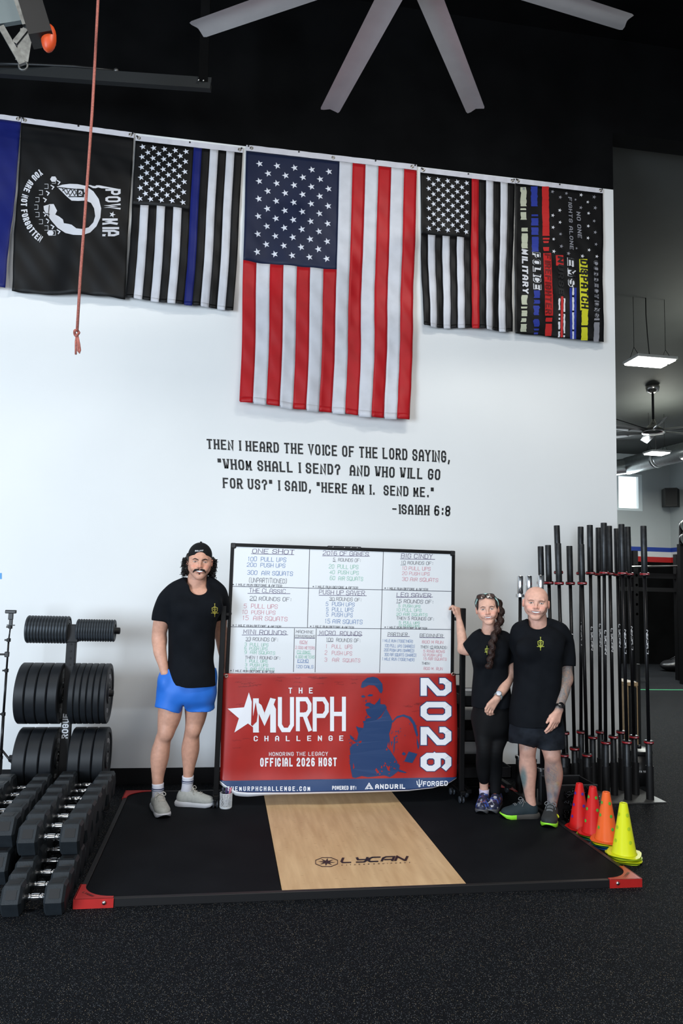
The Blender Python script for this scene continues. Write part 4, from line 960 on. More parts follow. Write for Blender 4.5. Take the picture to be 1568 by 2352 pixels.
def bracket(cx, cy, sx, sy, L=.19, wing=.028):
    # red corner plate with concave inner edge, folded down over the rail
    out = [(0, 0), (L, 0), (L, wing)]
    for k in range(9):
        a = PI/2*k/8; out.append((L-.005-(L-wing-.005)*math.sin(a), L-.005-(L-wing-.005)*math.cos(a)))
    out += [(wing, L), (0, L)]
    P = [(cx-sx*.004+sx*x, cy-sy*.004+sy*y) for x, y in out]
    if sx*sy < 0: P = P[::-1]
    g = [prism(P, TH+.002, TH+.006)]
    x0, x1 = sorted((cx-sx*.004, cx+sx*L)); y0, y1 = sorted((cy-sy*.006, cy))
    g.append(box(x0, x1, y0, y1, .0, TH+.006)); y0, y1 = sorted((cy-sy*.004, cy+sy*L)); x0, x1 = sorted((cx-sx*.006, cx)); g.append(box(x0, x1, y0, y1, .0, TH+.006))
    b = part('corner_bracket', join(*g), red_steel, pl, world=True)
    bo = part('bolt', xf(lathe([(.001, -.006), (.009, -.005), (.011, 0), (.011, .004)], 8, 'y'), (cx+sx*L*.76, cy-sy*.008, .026)), bolt_m, b, True, world=True)
    if sy > 0:
        g = fit2d(strokes('LYCAN', 10, 7, .24)[:2], 0, .085, 0, .02)
        a = -sx*.78; R2 = np.array([[math.cos(a), -math.sin(a)], [math.sin(a), math.cos(a)]]); G = g[0]-np.array([.042, .01])
        G = G@R2.T+np.array([cx+sx*.055, cy+.055]); part('printed_lettering', map2((G, g[1]), lambda x, y: np.array((x, y, TH+.0066)), (0, 0, 1)), mat('dark_red_print', (.10, .004, .004), .5), b, world=True)
bracket(PXL, PYF, 1, 1); bracket(PXR, PYF, -1, 1); bracket(PXL, PYB, 1, -1); bracket(PXR, PYB, -1, -1)
# logo on the board
def onw(u, v): return PZ(700+u/5.227, 1900+v/5.227, TH+.0012)
g = []
oc = lambda r, k0=.5: [(260+r*1.02*math.cos((k+k0)*PI/4)*1.04, 418+r*.43*math.sin((k+k0)*PI/4)*1.0) for k in range(8)]
o8 = oc(134); g.append(tuple((np.array([tuple(p) for p in q]) if i == 0 else q) for i, q in enumerate(ribbon(o8+[o8[0]], 8))))
for k in range(8):
    a = k*PI/4+.1; g.append(poly2([(260, 418), (260+38*math.cos(a-.42), 418+16*math.sin(a-.42)), (260+104*math.cos(a), 418+46*math.sin(a)), (260+38*math.cos(a+.42), 418+16*math.sin(a+.42))]))
lg = thing('platform_logo', 'black octagon star emblem and lettering printed on the bamboo board', 'logo', PZ(830, 1985, TH+.001)) if False else pl
part('printed_emblem', map2(cat2(*g), onw, (0, 0, 1)), gold_black, lg, world=True)
LY = {'L': [[(0, 60), (0, 14), (10, 0), (60, 0)]], 'Y': [[(0, 60), (14, 30), (62, 30)], [(64, 60), (64, 14), (56, 0), (8, 0)]], 'C': [[(62, 56), (14, 56), (0, 42), (0, 14), (12, 2), (60, 2)]],
      'A': [[(0, 0), (0, 44), (14, 58), (62, 58), (62, 0)], [(10, 22), (58, 22)]], 'N': [[(0, 0), (0, 58), (56, 4), (60, 4), (60, 60)]]}
def lycan(gap=14, w=16):
    out, x = [], 0
    for ch in 'LYCAN':
        for plx in LY[ch]:
            v, f = ribbon([(a+x+b*.22, b) for a, b in plx], w); out.append((np.array([tuple(p) for p in v]), f))
        x += 62+gap+4
    return cat2(*out)
lyc = lycan(14, 15); a = lyc[0].min(0); b = lyc[0].max(0)
LYN = ((lyc[0]-a)/(b-a), lyc[1])          # normalised word mark 0..1 x 0..1
part('printed_lettering', map2(LYN, lambda x, y: onw(424+x*822, 432-y*80-x*24*(1) + x*y*6), (0, 0, 1)), gold_black, lg, world=True)
g = fit2d(strokes('FITNESS EQUIPMENT', 10, 6, .16, 8)[:2], 0, 1, 0, 1)
part('printed_lettering', map2(g, lambda x, y: onw(440+x*825, 462-y*14-x*32), (0, 0, 1)), gold_black, lg, world=True)

# ------------------------------------------------------------------ rolling whiteboard
YB = -.74
Wm = mat('whiteboard_surface', (.74, .77, .80), .25, spec=.5, coat=.2)
blk_frame = mat('black_aluminium', (.003, .003, .0035), .4, spec=.2)
plastic_blk = mat('black_plastic', (.008, .008, .009), .35, spec=.4)
caster_m = mat('grey_caster_wheel', (.035, .04, .05), .4)
TLb, TRb = PY(530, 1247, YB), PY(1044, 1266, YB)
bx0, bx1, bz1 = float(TLb[0]), float(TRb[0]), float(TLb[2]+TRb[2])/2; bz0 = bz1-1.16
wb = thing('rolling_whiteboard', 'large white marker board of workout lists in a black wheeled frame', 'whiteboard', ((bx0+bx1)/2, YB, TH))
part('board_panel', box(bx0+.012, bx1-.012, YB-.006, YB+.012, bz0+.012, bz1-.012), Wm, wb, world=True)
fw = .026
for g in (box(bx0, bx1, YB-.014, YB+.018, bz1-fw, bz1, .003), box(bx0, bx1, YB-.014, YB+.018, bz0, bz0+fw, .003), box(bx0, bx0+fw, YB-.014, YB+.018, bz0+fw, bz1-fw, .003), box(bx1-fw, bx1, YB-.014, YB+.018, bz0+fw, bz1-fw, .003)):
    part('frame_rail', g, blk_frame, wb, world=True)
part('top_clip', box((bx0+bx1)/2-.14, (bx0+bx1)/2+.12, YB-.02, YB+.02, bz1-.012, bz1+.006, .003), plastic_blk, wb, world=True)
for k in (-.1, -.01, .04, .09): part('screw', xf(lathe([(.001, -.003), (.004, -.002), (.004, .002)], 8, 'y'), ((bx0+bx1)/2+k, YB-.022, bz1-.004)), bolt_m, wb, world=True)
for sx, cx, cz in ((1, bx0, bz1), (-1, bx1, bz1)):
    part('corner_cap', box(min(cx, cx+sx*.04), max(cx, cx+sx*.04), YB-.016, YB+.02, cz-.04, cz+.001, .006), plastic_blk, wb, world=True)
for u0, v0, u1, v1, nm in ((514, 1390, 497, 1790, 'l'), (1052, 1396, 1051, 1785, 'r')):
    pt0 = PY(u0, v0, YB+.02); pb = PY(u1, v1, YB+.02); x = float(pt0[0]+pb[0])/2
    if nm == 'l': x = min(x, bx0-.026)
    else: x = max(x, bx1+.026)
    if nm == 'l': XLP = x
    else: XRP = x
    part('post', box(x-.019, x+.019, YB-.10, YB-.062, .13, float(pt0[2]), .003), blk_frame, wb, world=True)
    part('pivot_arm', box(min(x, (bx0+.01 if nm == 'l' else bx1-.01)), max(x, (bx0+.01 if nm == 'l' else bx1-.01)), YB-.062, YB-.030, (bz0+bz1)/2+.035, (bz0+bz1)/2+.06, .003), blk_frame, wb, world=True)
    part('pivot_knob', xf(lathe([(.006, -.02), (.006, .02), (.018, .022), (.018, .04), (.01, .045)], 12, 'x'), ((bx0-.012 if nm == 'l' else bx1+.012), YB+.01, (bz0+bz1)/2+.05)), plastic_blk, wb, True, world=True)
    part('foot_beam', box(x-.02, x+.02, YB-.13, YB+.16, .105, .135, .004), blk_frame, wb, world=True)
    for yy in (YB-.095, YB+.135):
        c = part('caster', join(xf(lathe([(.008, 0), (.010, .02), (.004, .035)], 10), (x, yy, .075)), box(x-.016, x+.016, yy-.012, yy+.016, .055, .080, .003)), plastic_blk, wb, world=True)
        for dx in (-.019, .007): part('wheel', xf(lathe([(.001, 0), (.022, 0), (.0255, .003), (.0255, .009), (.022, .012), (.001, .012)], 18, 'x'), (x+dx, yy+.008, TH+.0258)), caster_m, c, True, world=True)
part('crossbar', box(XLP, XRP, YB+.01, YB+.03, .24, .27, .003), blk_frame, wb, world=True)
INK = {k: mat('ink_'+k, c, .5) for k, c in (('black', (.03, .03, .05)), ('blue', (.05, .16, .42)), ('green', (.16, .50, .34)), ('red', (.62, .20, .26)), ('purple', (.07, .04, .13)))}
qb = lambda a, b: PY(500+a/2.751, 1230+b/2.751, YB-.0075)
rh = random.Random(4)
def scrawl(s, x, y, h, wid, ink, wt=.085, rise=None):
    g = strokes(s, h, h*.62, wt*20/h if h < 20 else wt*1.0, 1.5, slant=.08, jit=.07, rnd=rh); w = g[2]; k = wid/w; rs = .030 if rise is None else rise
    part('handwriting', map2((g[0], g[1]), lambda a, b: qb(x+a*k, y+a*k*rs-b), (0, -1, 0)), INK[ink], wb, world=True)
def line(x0, y0, x1, y1, w=2.4, ink='black'):
    v, f = ribbon([(x0, y0), (x1, y1)], w); part('ruled_line', map2((np.array([tuple(p) for p in v]), f), qb, (0, -1, 0)), INK[ink], wb, world=True)
for L in ((88, 321, 1478, 353), (82, 577, 1475, 594), (580, 84, 566, 582), (1046, 100, 1022, 866), (484, 586, 478, 862), (622, 588, 614, 864)): line(*L, 3.2)
for L in ((210, 115, 482, 121), (660, 128, 960, 131), (1152, 148, 1372, 150), (188, 365, 458, 367), (638, 378, 940, 380), (1126, 390, 1358, 388), (152, 628, 444, 627), (486, 648, 614, 650), (628, 631, 914, 630), (1070, 636, 1212, 638), (1274, 644, 1432, 646)): line(*L, 3, 'purple')
for L in ((726, 164, 748, 165), (1154, 186, 1188, 186), (202, 412, 248, 412), (1126, 427, 1150, 427), (706, 411, 742, 411), (176, 668, 204, 668), (686, 671, 730, 670), (1342, 717, 1364, 717)): line(*L, 2)
for L, k in (((518, 684, 566, 685), 'red'), ((500, 748, 590, 749), 'green'), ((502, 803, 576, 804), 'blue')): line(*L, 2, k)
T = [('ONE SHOT', 218, 110, 27, 262, 'purple'), ('100  PULL UPS', 190, 160, 26, 240, 'blue'), ('200  PUSH UPS', 184, 196, 24, 240, 'blue'), ('300  AIR SQUATS', 186, 246, 26, 286, 'blue'), ('(UNPARTITIONED)', 196, 295, 28, 240, 'black'),
     ('2016 CF GAMES', 664, 122, 25, 286, 'purple'), ('5  ROUNDS OF:', 728, 162, 20, 176, 'black'), ('20  PULL UPS', 702, 206, 24, 184, 'green'), ('40  PUSH UPS', 706, 242, 22, 182, 'green'), ('60  AIR SQUATS', 708, 280, 24, 208, 'green'),
     ('BIG CINDY', 1158, 140, 26, 196, 'purple'), ('10 ROUNDS OF:', 1158, 180, 20, 202, 'black'), ('10 PULL UPS', 1164, 216, 22, 178, 'red'), ('20 PUSH UPS', 1164, 248, 20, 172, 'red'), ('30 AIR SQUATS', 1164, 286, 22, 226, 'red'),
     ('THE CLASSIC', 198, 359, 26, 228, 'purple'), ('20 ROUNDS OF:', 202, 408, 24, 264, 'black'), ('5  PULL UPS', 164, 457, 26, 212, 'red'), ('10  PUSH UPS', 154, 494, 24, 208, 'red'), ('15  AIR SQUATS', 156, 532, 26, 282, 'red'),
     ('PUSH UP SAVER', 640, 370, 27, 286, 'purple'), ('30 ROUNDS OF:', 704, 410, 21, 204, 'black'), ('5  PUSH UPS', 682, 443, 24, 180, 'blue'), ('5  PULL UPS', 684, 477, 24, 170, 'blue'), ('5  PUSH UPS', 684, 510, 24, 166, 'blue'), ('15 AIR SQUATS', 676, 553, 25, 236, 'blue'),
     ('LEG SAVER', 1130, 386, 25, 214, 'purple'), ('15 ROUNDS OF:', 1128, 424, 22, 234, 'black'), ('5  PUSH UPS', 1140, 452, 17, 138, 'green'), ('10 PULL UPS', 1128, 478, 19, 156, 'green'), ('20 AIR SQUATS', 1128, 505, 18, 194, 'green'), ('THEN 5 ROUNDS OF:', 1128, 530, 18, 238, 'black'), ('5  PULL UPS', 1144, 557, 16, 130, 'green'), ('10 PUSH UPS', 1142, 577, 15, 130, 'green'),
     ('MINI ROUNDS', 162, 621, 27, 268, 'purple'), ('33 ROUNDS OF:', 176, 664, 22, 206, 'black'), ('3  PULL UPS', 170, 697, 20, 148, 'green'), ('6  PUSH UPS', 168, 722, 19, 144, 'green'), ('9  AIR SQUATS', 168, 747, 20, 192, 'green'), ('THEN 1 ROUND OF:', 172, 778, 18, 222, 'black'), ('1  PULL UPS', 172, 800, 17, 140, 'green'), ('3  PUSH UPS', 172, 825, 18, 144, 'green'), ('3  AIR SQUATS', 170, 851, 19, 186, 'green'),
     ('MACHINE', 494, 616, 18, 108, 'black'), ('CONVERSIONS', 488, 644, 17, 124, 'black'), ('ROW', 518, 680, 18, 46, 'red'), ('2,000 METERS', 490, 716, 17, 122, 'red'), ('C2 BIKE', 500, 744, 17, 84, 'green'), ('4,000 METERS', 490, 774, 18, 120, 'green'), ('ECHO', 504, 800, 18, 66, 'blue'), ('120 CALS', 494, 836, 18, 108, 'blue'),
     ('MICRO  ROUNDS', 642, 628, 27, 264, 'purple'), ('100  ROUNDS OF:', 684, 668, 22, 218, 'black'), ('1   PULL  UPS', 682, 710, 23, 166, 'red'), ('2   PUSH UPS', 676, 752, 24, 170, 'red'), ('3   AIR  SQUATS', 674, 795, 23, 224, 'red'),
     ('PARTNER', 1074, 634, 22, 122, 'black'), ('1 MILE RUN (TOGETHER)', 1040, 672, 17, 192, 'blue'), ('100 PULL UPS (SHARED)', 1054, 704, 18, 190, 'blue'), ('200 PUSH UPS (SHARED)', 1050, 731, 17, 190, 'blue'), ('300 AIR SQUATS (SHARED)', 1052, 760, 18, 202, 'blue'), ('1 MILE RUN (TOGETHER)', 1038, 788, 17, 204, 'blue'),
     ('BEGINNER', 1276, 640, 20, 144, 'black'), ('800 M RUN', 1290, 680, 17, 132, 'red'), ('THEN 10 ROUNDS:', 1280, 712, 17, 170, 'black'), ('5 RING ROWS', 1298, 738, 16, 134, 'red'), ('10 PUSH UPS', 1294, 762, 16, 120, 'red'), ('15 AIR SQUATS', 1298, 786, 17, 146, 'red'), ('THEN:', 1288, 814, 14, 54, 'black'), ('800 M. RUN', 1300, 848, 17, 118, 'red')]
for x, y, w_ in ((92, 318, 312), (598, 331, 286), (1052, 342, 274), (92, 576, 306), (582, 582, 276), (1052, 588, 268), (78, 862, 276)): T.append(('* 1 MILE RUN BEFORE & AFTER', x, y-2, 13, w_, 'black'))
for t in T: scrawl(*t)
part('label_sticker', map2(rect2(100, 138, 56, 64), qb, (0, -1, 0)), mat('silver_label', (.55, .55, .55), .4), wb, world=True)

# ------------------------------------------------------------------ banner
B_RED = mat('banner_red', (.37, .012, .009), .42, noise=.10, nscale=5); B_NAVY = mat('banner_navy', (.012, .045, .145), .45); B_WHITE = mat('banner_white', (.80, .81, .86), .4)
YN = -.80
def ban_y(u, v):
    t = max(0., (v-1765)/55.); r = .008*math.sin(u*.021+1)+.004*math.sin(u*.05+v*.02)
    ed = max(0., 1-abs(u-1050)/22.)*.02+max(0., 1-abs(u-508)/16.)*.015
    return YN+r-.035*t*t+ed
def qn(a, b, lift=.003):
    u, v = 490+a/2.7034, 1530+b/2.7034; return PY(u, v, ban_y(u, v)-lift)
def bot(s):
    K = [(0, 1793), (.03, 1806), (.07, 1818), (.12, 1820), (.3, 1820), (.6, 1817), (.8, 1814), (.9, 1808), (.97, 1797), (1, 1786)]
    for (a, x), (b, y) in zip(K[:-1], K[1:]):
        if s <= b: return x+(y-x)*(s-a)/(b-a)
    return K[-1][1]
def ban_pt(s, t, back=0.):
    v = 1547+t*(bot(s)-1547)
    l = 510-5*t; rr = 1046+4*math.sin(t*2.6); u = l+(rr-l)*s
    p = PY(u, v, ban_y(u, v)); p[1] += back; return p
bn = thing('event_banner', 'red vinyl banner with white star lettering and navy soldier print, hung under whiteboard', 'banner', (float(PY(778, 1700, YN)[0]), YN, .12))
def sheet(fn, ns, nt, th):
    V, F = [], []
    for bk in (0, th):
        for j in range(nt+1):
            for i in range(ns+1): V.append(fn(i/ns, j/nt, bk))
    n = (ns+1)*(nt+1); q = lambda i, j: j*(ns+1)+i
    for j in range(nt):
        for i in range(ns): a = (q(i, j), q(i, j+1), q(i+1, j+1), q(i+1, j)); F += [a, tuple(x+n for x in a[::-1])]
    for j in range(nt): F += [(q(0, j), q(0, j)+n, q(0, j+1)+n, q(0, j+1)), (q(ns, j+1), q(ns, j+1)+n, q(ns, j)+n, q(ns, j))]
    for i in range(ns): F += [(q(i+1, 0), q(i+1, 0)+n, q(i, 0)+n, q(i, 0)), (q(i, nt), q(i, nt)+n, q(i+1, nt)+n, q(i+1, nt))]
    return np.array(V), F
g = sheet(ban_pt, 60, 30, .0015); n1 = 61*31
# navy foot band: faces by height
fm = []
for f in g[1]:
    cc = g[0][list(f)].mean(0); d = cc-CAM; zz = d@FX; u = W/2+FPX*(d@RX)/zz; v = H/2-FPX*(d@UX)/zz
    vb = 1530+(712-(u-505)/545*22)/2.7034; fm.append(1 if v > vb else 0)
part('banner_sheet', g, [B_RED, B_NAVY], bn, True, world=True)
# the band's straight upper edge
def band(s, t, back=0.):
    vb = bot(s)-.2; vt = min(1530+(712-22*s)/2.7034, vb-1.5); v = vt+(vb-vt)*t; tt = (v-1547)/(bot(s)-1547); l = 510-5*tt; rr = 1046+4*math.sin(tt*2.6); u = l+(rr-l)*s; p = PY(u, v, ban_y(u, v)-.0022); p[1] += back; return p
part('navy_band', sheet(band, 60, 8, .0008), B_NAVY, bn, True, world=True)
part('hem', sheet(lambda s, t, b: ban_pt(s, 1+.0*t)+np.array((0, -.004*(1-t)-.002-b+.012*t, -(.02+.016*math.exp(-((s-.1)/.09)**2))*t*(1-.5*s))), 60, 2, .001), B_WHITE, bn, True, world=True)
for u, v in ((80, 60), (1487, 50)):
    p = qn(u, v, .004); part('eyelet', xf(lathe([(.007, 0), (.011, -.004), (.015, 0), (.011, .003)], 16, 'y', True), p), METAL, bn, True, world=True)
for u0, v0, u1, v1 in ((80, 60, 40, 52), (1487, 50, 1526, 50)):
    part('bungee', tube([qn(u0, v0, .006), qn((u0+u1)/2, (v0+v1)/2+1, .012), qn(u1, v1, -.02)], .004, 6), plastic_blk, bn, world=True)
def bprint(name, g, m, lift=.003): part(name, map2(g, lambda a, b: qn(a, b, lift), (0, -1, 0)), m, bn, world=True)
def btext(s, x0, x1, y0, y1, m=None, wt=.18, gap=1., slope=-.005, lift=.003, w=34):
    g = fit2d(strokes(s, 60, w, wt, gap, sub=3)[:2], 0, 1, 0, 1)
    part('printed_lettering', map2(g, lambda a, b: qn(x0+(x1-x0)*a, y1-(y1-y0)*b+slope*(x1-x0)*a, lift), (0, -1, 0)), m or B_WHITE, bn, world=True)
btext('THE', 466, 616, 134, 170, wt=.16, gap=7.)
for ch, x0, x1, y0, y1 in (('M', 246, 388, 196, 412), ('U', 400, 500, 192, 410), ('R', 512, 612, 192, 408), ('P', 616, 716, 192, 406), ('H', 724, 822, 190, 404)):
    btext(ch, x0, x1, y0, y1, wt=.125, slope=0, w=30)
btext('CHALLENGE', 250, 806, 430, 470, wt=.16, gap=6.5)
bprint('printed_star', poly2([(88, 264), (190, 256), (220, 163), (238, 222), (233, 366), (246, 372), (290, 412), (214, 356), (130, 412), (158, 324)]), B_WHITE)
bprint('printed_shadow', poly2([(262, 225), (274, 300), (268, 345), (240, 372), (236, 366)]), B_RED, .005)
btext('HONORING THE LEGACY', 345, 711, 532, 560, wt=.12, gap=1.4)
btext('OFFICIAL 2026 HOST', 290, 765, 570, 624, wt=.19, gap=1.5, w=30)
for i, (ch, y0, y1) in enumerate((('2', 74, 184), ('0', 222, 338), ('2', 378, 490), ('6', 532, 652))):
    g = fit2d(strokes(ch, 60, 40, .2, sub=2)[:2], 0, 1, 0, 1); G = (np.stack([1286+190*g[0][:, 1], y0+(y1-y0)*g[0][:, 0]], 1), g[1])
    gb = fit2d(strokes(ch, 60, 40, .245, sub=2)[:2], 0, 1, 0, 1); GB = (np.stack([1280+201*gb[0][:, 1], y0-5+(y1-y0+10)*gb[0][:, 0]], 1), gb[1])
    bprint('printed_numeral', GB, B_NAVY, .003); bprint('printed_numeral', G, B_WHITE, .005)
btext('THEMURPHCHALLENGE.COM', 84, 600, 744, 778, wt=.16, gap=2.4, slope=0, w=30)
btext('POWERED BY:', 737, 886, 743, 769, wt=.2, gap=1., lift=.004)
btext('ANDURIL', 1004, 1190, 729, 767, wt=.24, gap=1.3, w=50, lift=.004)
btext('FORGED', 1300, 1454, 716, 748, wt=.2, gap=1., w=52, slope=-.03, lift=.004)
tr = [ribbon([(942, 765), (966, 727), (990, 765)], 5), ribbon([(966, 738), (952, 765)], 4), ribbon([(966, 738), (980, 765)], 4), ribbon([(950, 760), (984, 760)], 4), ribbon([(1262, 712), (1266, 735), (1277, 742), (1290, 733), (1294, 708)], 5), ribbon([(1277, 703), (1278, 752)], 5), ribbon([(1270, 748), (1286, 747)], 3)]
bprint('printed_emblem', cat2(*[(np.array([tuple(p) for p in a]), b) for a, b in tr]), B_WHITE, .004)
sold = [[(915,130),(922,100),(940,84),(955,72),(990,66),(1015,72),(1025,80),(1048,110),(1051,150),(1042,170),(1030,160),(1020,140),(1000,120),(965,117),(940,130),(925,136)],
 [(916,186),(928,180),(942,186),(940,194),(924,196)], [(955,184),(968,174),(990,176),(986,186),(964,188)], [(944,210),(950,208),(950,222),(944,222)],
 [(940,242),(950,228),(968,226),(988,236),(994,250),(985,262),(1000,240),(1022,215),(1034,195),(1036,236),(1064,238),(1076,256),(1040,308),(1010,335),(975,318),(955,300),(944,268),(960,262),(972,262),(962,250),(950,250)],
 [(846,425),(870,445),(890,462),(900,420),(884,372),(900,380),(930,385),(934,350),(950,325),(985,320),(1010,335),(1040,318),(1072,262),(1098,310),(1110,338),(1104,380),(1090,420),(1096,460),(1088,510),(1110,545),(1130,575),(1156,620),(1150,650),(1112,680),(1095,690),(1060,678),(1010,684),(960,690),(920,682),(880,695),(862,690),(852,640),(846,600),(850,545),(846,510),(862,486),(888,476),(850,450)],
 [(1106,345),(1140,310),(1180,300),(1225,315),(1250,350),(1262,390),(1270,430),(1262,440),(1248,400),(1236,360),(1210,325),(1175,312),(1135,325),(1112,352)],
 [(1184,592),(1212,530),(1266,545),(1234,602)], [(1168,545),(1180,532),(1195,545),(1182,556)], [(1262,440),(1278,500),(1270,520),(1262,480)], [(1120,440),(1128,436),(1124,520),(1116,545)], [(1150,640),(1200,660),(1190,664),(1150,656)], [(1100,470),(1112,466),(1106,500)]]
for s_ in sold: bprint('printed_figure', poly2(s_), B_NAVY, .003)
for s_ in ([(966,410),(990,388),(1006,396),(996,430),(972,460)], [(936,510),(960,505),(966,530),(944,545)], [(990,570),(1004,560),(1006,590),(985,612)], [(976,624),(1000,618),(1030,660),(1012,668),(990,640)], [(1046,420),(1060,410),(1052,450),(1044,455)], [(1070,612),(1084,625),(1098,652),(1082,648)], [(880,560),(900,556),(904,580),(886,590)], [(868,600),(876,630),(866,640)], [(1035,350),(1060,335),(1048,372),(1030,400)], [(900,470),(920,462),(916,490)], [(1085,470),(1092,520),(1078,500)], [(925,660),(950,650),(945,675)], [(1000,480),(1012,476),(1008,505),(1000,510)]):
    bprint('printed_detail', poly2(s_), B_RED, .005)
rq = random.Random(77)
def chips(n, x0, x1, y0, y1, m, lift, r0=2, r1=8):
    for k in range(n):
        x, y = rq.uniform(x0, x1), rq.uniform(y0, y1); w_ = rq.uniform(r0, r1); a0 = rq.uniform(0, 6)
        bprint('printed_detail', poly2([(x+w_*rq.uniform(.4, 1.3)*math.cos(a0+t), y+w_*rq.uniform(.5, 1.6)*math.sin(a0+t)) for t in (0, 1.2, 2.3, 3.4, 4.6)]), m, lift)
chips(46, 870, 1085, 400, 670, B_RED, .005); chips(16, 1090, 1150, 560, 670, B_RED, .005, 2, 6)
chips(20, 1100, 1150, 400, 520, B_NAVY, .0035, 2, 5); chips(18, 838, 862, 440, 640, B_NAVY, .0035, 2, 6); chips(14, 930, 960, 310, 380, B_NAVY, .0035, 2, 7); chips(16, 1150, 1270, 320, 640, B_NAVY, .0035, 1.5, 4); chips(8, 930, 1040, 205, 245, B_NAVY, .0035, 1, 3)
sg = mat('faint_marker', (.17, .006, .008), .5)
for k in range(40):
    x, y = (rh.uniform(80, 880), rh.uniform(64, 130)) if k < 24 else ((rh.uniform(1150, 1270), rh.uniform(120, 300)) if k < 32 else (rh.uniform(70, 190), rh.uniform(160, 560)))
    pts = [(x+j*rh.uniform(4, 7), y+rh.uniform(-5, 5)) for j in range(9)]; v, f = ribbon(pts, 1.3); bprint('signature', (np.array([tuple(p) for p in v]), f), sg, .0018)
# pen cup on the platform
p = PZ(518, 1855, TH); cupm = mat('white_wire_mesh', (.72, .74, .76), .4)
cup = thing('pen_cup', 'white perforated metal pen cup holding markers beside the whiteboard wheel', 'cup', p)
g = []; NR, NC, hh, rr_ = 9, 22, .105, .043
for j in range(NR):
    for i in range(NC):
        for sgn in (1, -1):
            a0, a1 = 2*PI*(i+.5*(j % 2))/NC, 2*PI*(i+.5*(j % 2)+sgn*.5)/NC
            g.append(bar((rr_*math.cos(a0), rr_*math.sin(a0), .006+hh*.9*j/NR), (rr_*math.cos(a1), rr_*math.sin(a1), .006+hh*.9*(j+1)/NR), .0035, .0015))
part('mesh_side', join(*g), cupm, cup, kind='stuff'); part('rim', xf(lathe([(rr_-.002, -.004), (rr_+.002, -.004), (rr_+.003, 0), (rr_-.002, 0)], 24, closed=True), (0, 0, hh)), cupm, cup, True); part('base', lathe([(rr_, 0), (rr_, .012), (rr_-.003, .012)], 24), cupm, cup, True)
for k, (dx, dy, tilt, c) in enumerate(((-.015, 0, -.25, 'black'), (.012, .01, .2, 'blue'), (.018, -.012, .32, 'red'), (-.005, .018, .05, 'green'), (0, -.015, .02, 'purple'))):
    body = mat('marker_white', (.6, .6, .62), .4)
    q = thing('marker', {'black': 'dry-erase marker with black cap leaning left in the white pen cup', 'blue': 'dry-erase marker with blue cap in the white pen cup', 'red': 'dry-erase marker with red cap leaning right in the pen cup', 'green': 'dry-erase marker with green cap at the back of the pen cup', 'purple': 'dry-erase marker with purple cap upright in front in the pen cup'}[c], 'marker', p+np.array((dx*.5, dy*.5, .013)), 0, 'markers in the white pen cup')
    rm = (0, tilt*.55, 0)
    part('barrel', xf(lathe([(.007, 0), (.008, .003), (.008, .085), (.006, .09)], 10), rot=rm), body, q, True); part('cap', xf(lathe([(.009, .085), (.009, .125), (.006, .13)], 10), rot=rm), INK[c], q, True)

# ------------------------------------------------------------------ cones
def cone_geo(h, rb, rt, th=.003):
    return lathe([(rb, 0), (rb*.93, .004), (rt, h-.004), (rt-.003, h), (rt-.008, h-.001), (rt-.006, h-.01), (rb*.93-th, .006), (rb-th, .003)], 32, closed=True)
def flange(r, th=.004):
    out = []
    for k in range(24):
        a = 2*PI*k/24; q = r*(1+.16*abs(math.cos(2*a))**3) if True else r; out.append((q*math.cos(a+PI/4*0), q*math.sin(a)))
    return prism(out, 0, th)
CM = {'red': mat('cone_red', (.62, .012, .012), .35), 'orange': mat('cone_orange', (.85, .13, .02), .35), 'yellow': mat('cone_yellow', (.68, .72, .01), .35), 'lime': mat('cone_lime', (.42, .58, .02), .4), 'blue': mat('cone_blue', (.02, .12, .45), .4), 'purple': mat('cone_purple', (.10, .03, .30), .4), 'green': mat('cone_green', (.10, .42, .05), .4), 'teal': mat('cone_teal', (.02, .22, .16), .4)}
hz = .30
def cone(px, pb, base, colr, hole, nest, label, tilt, h=.30, gh='stacks of perforated training cones beside the platform'):
    q = PZ(px, pb, 0.); q = np.array([max(q[0], PXR+.125), q[1], 0.]); nz = 0
    for i, c in enumerate(nest):
        lb = '%s flange of a nested cone, %s under the %s' % (c, ('lowest', 'second from the floor', 'third from the floor', 'fourth from the floor')[i], base)
        k = thing('training_cone', lb, 'cone', q+np.array((.003*math.sin(i*2.4+px), .004*math.cos(i*3.+px), nz)), .3*i+px*.01, gh)
        part('base_flange', flange(.098), CM[c], k, False); part('cone_body', xf(cone_geo(h*.97, .074, .021), (0, 0, .004)), CM[c], k, True); nz += .0125
    k = thing('training_cone', label, 'cone', q+np.array((0, 0, nz)), tilt, gh)
    part('base_flange', flange(.100), CM[colr], k); part('cone_body', xf(cone_geo(h, .078, .024), (0, 0, .004)), CM[colr], k, True)
    for row, zf in enumerate((.26, .52, .78)):
        for col in range(4):
            a = -PI/2+col*PI/2-tilt+.14; z = h*zf; r = .0725+(.024-.0725)*zf+.0009; nrm = np.array([math.cos(a), math.sin(a), (.0725-.024)/h]); nrm /= np.linalg.norm(nrm)
            t = np.array([-math.sin(a), math.cos(a), 0]); b = np.cross(nrm, t); c0 = np.array([r*math.cos(a), r*math.sin(a), z+.004])
            rs = .0105; V = [c0+nrm*(.0007-.0*0)+rs*(math.cos(x)*t+math.sin(x)*b)-nrm*(abs(math.cos(x))**2*(rs**2)/(2*r)) for x in np.linspace(0, 2*PI, 17)[:-1]]
            V.append(c0+nrm*.0012); part('hole', (np.array(V), [(16, i, (i+1) % 16) for i in range(16)]), CM[hole[(row+col) % len(hole)]], k)
cone(1331, 1901, 'left red cone', 'red', ['purple'], [], 'red perforated training cone with purple holes, farthest back of the four stacks', .0)
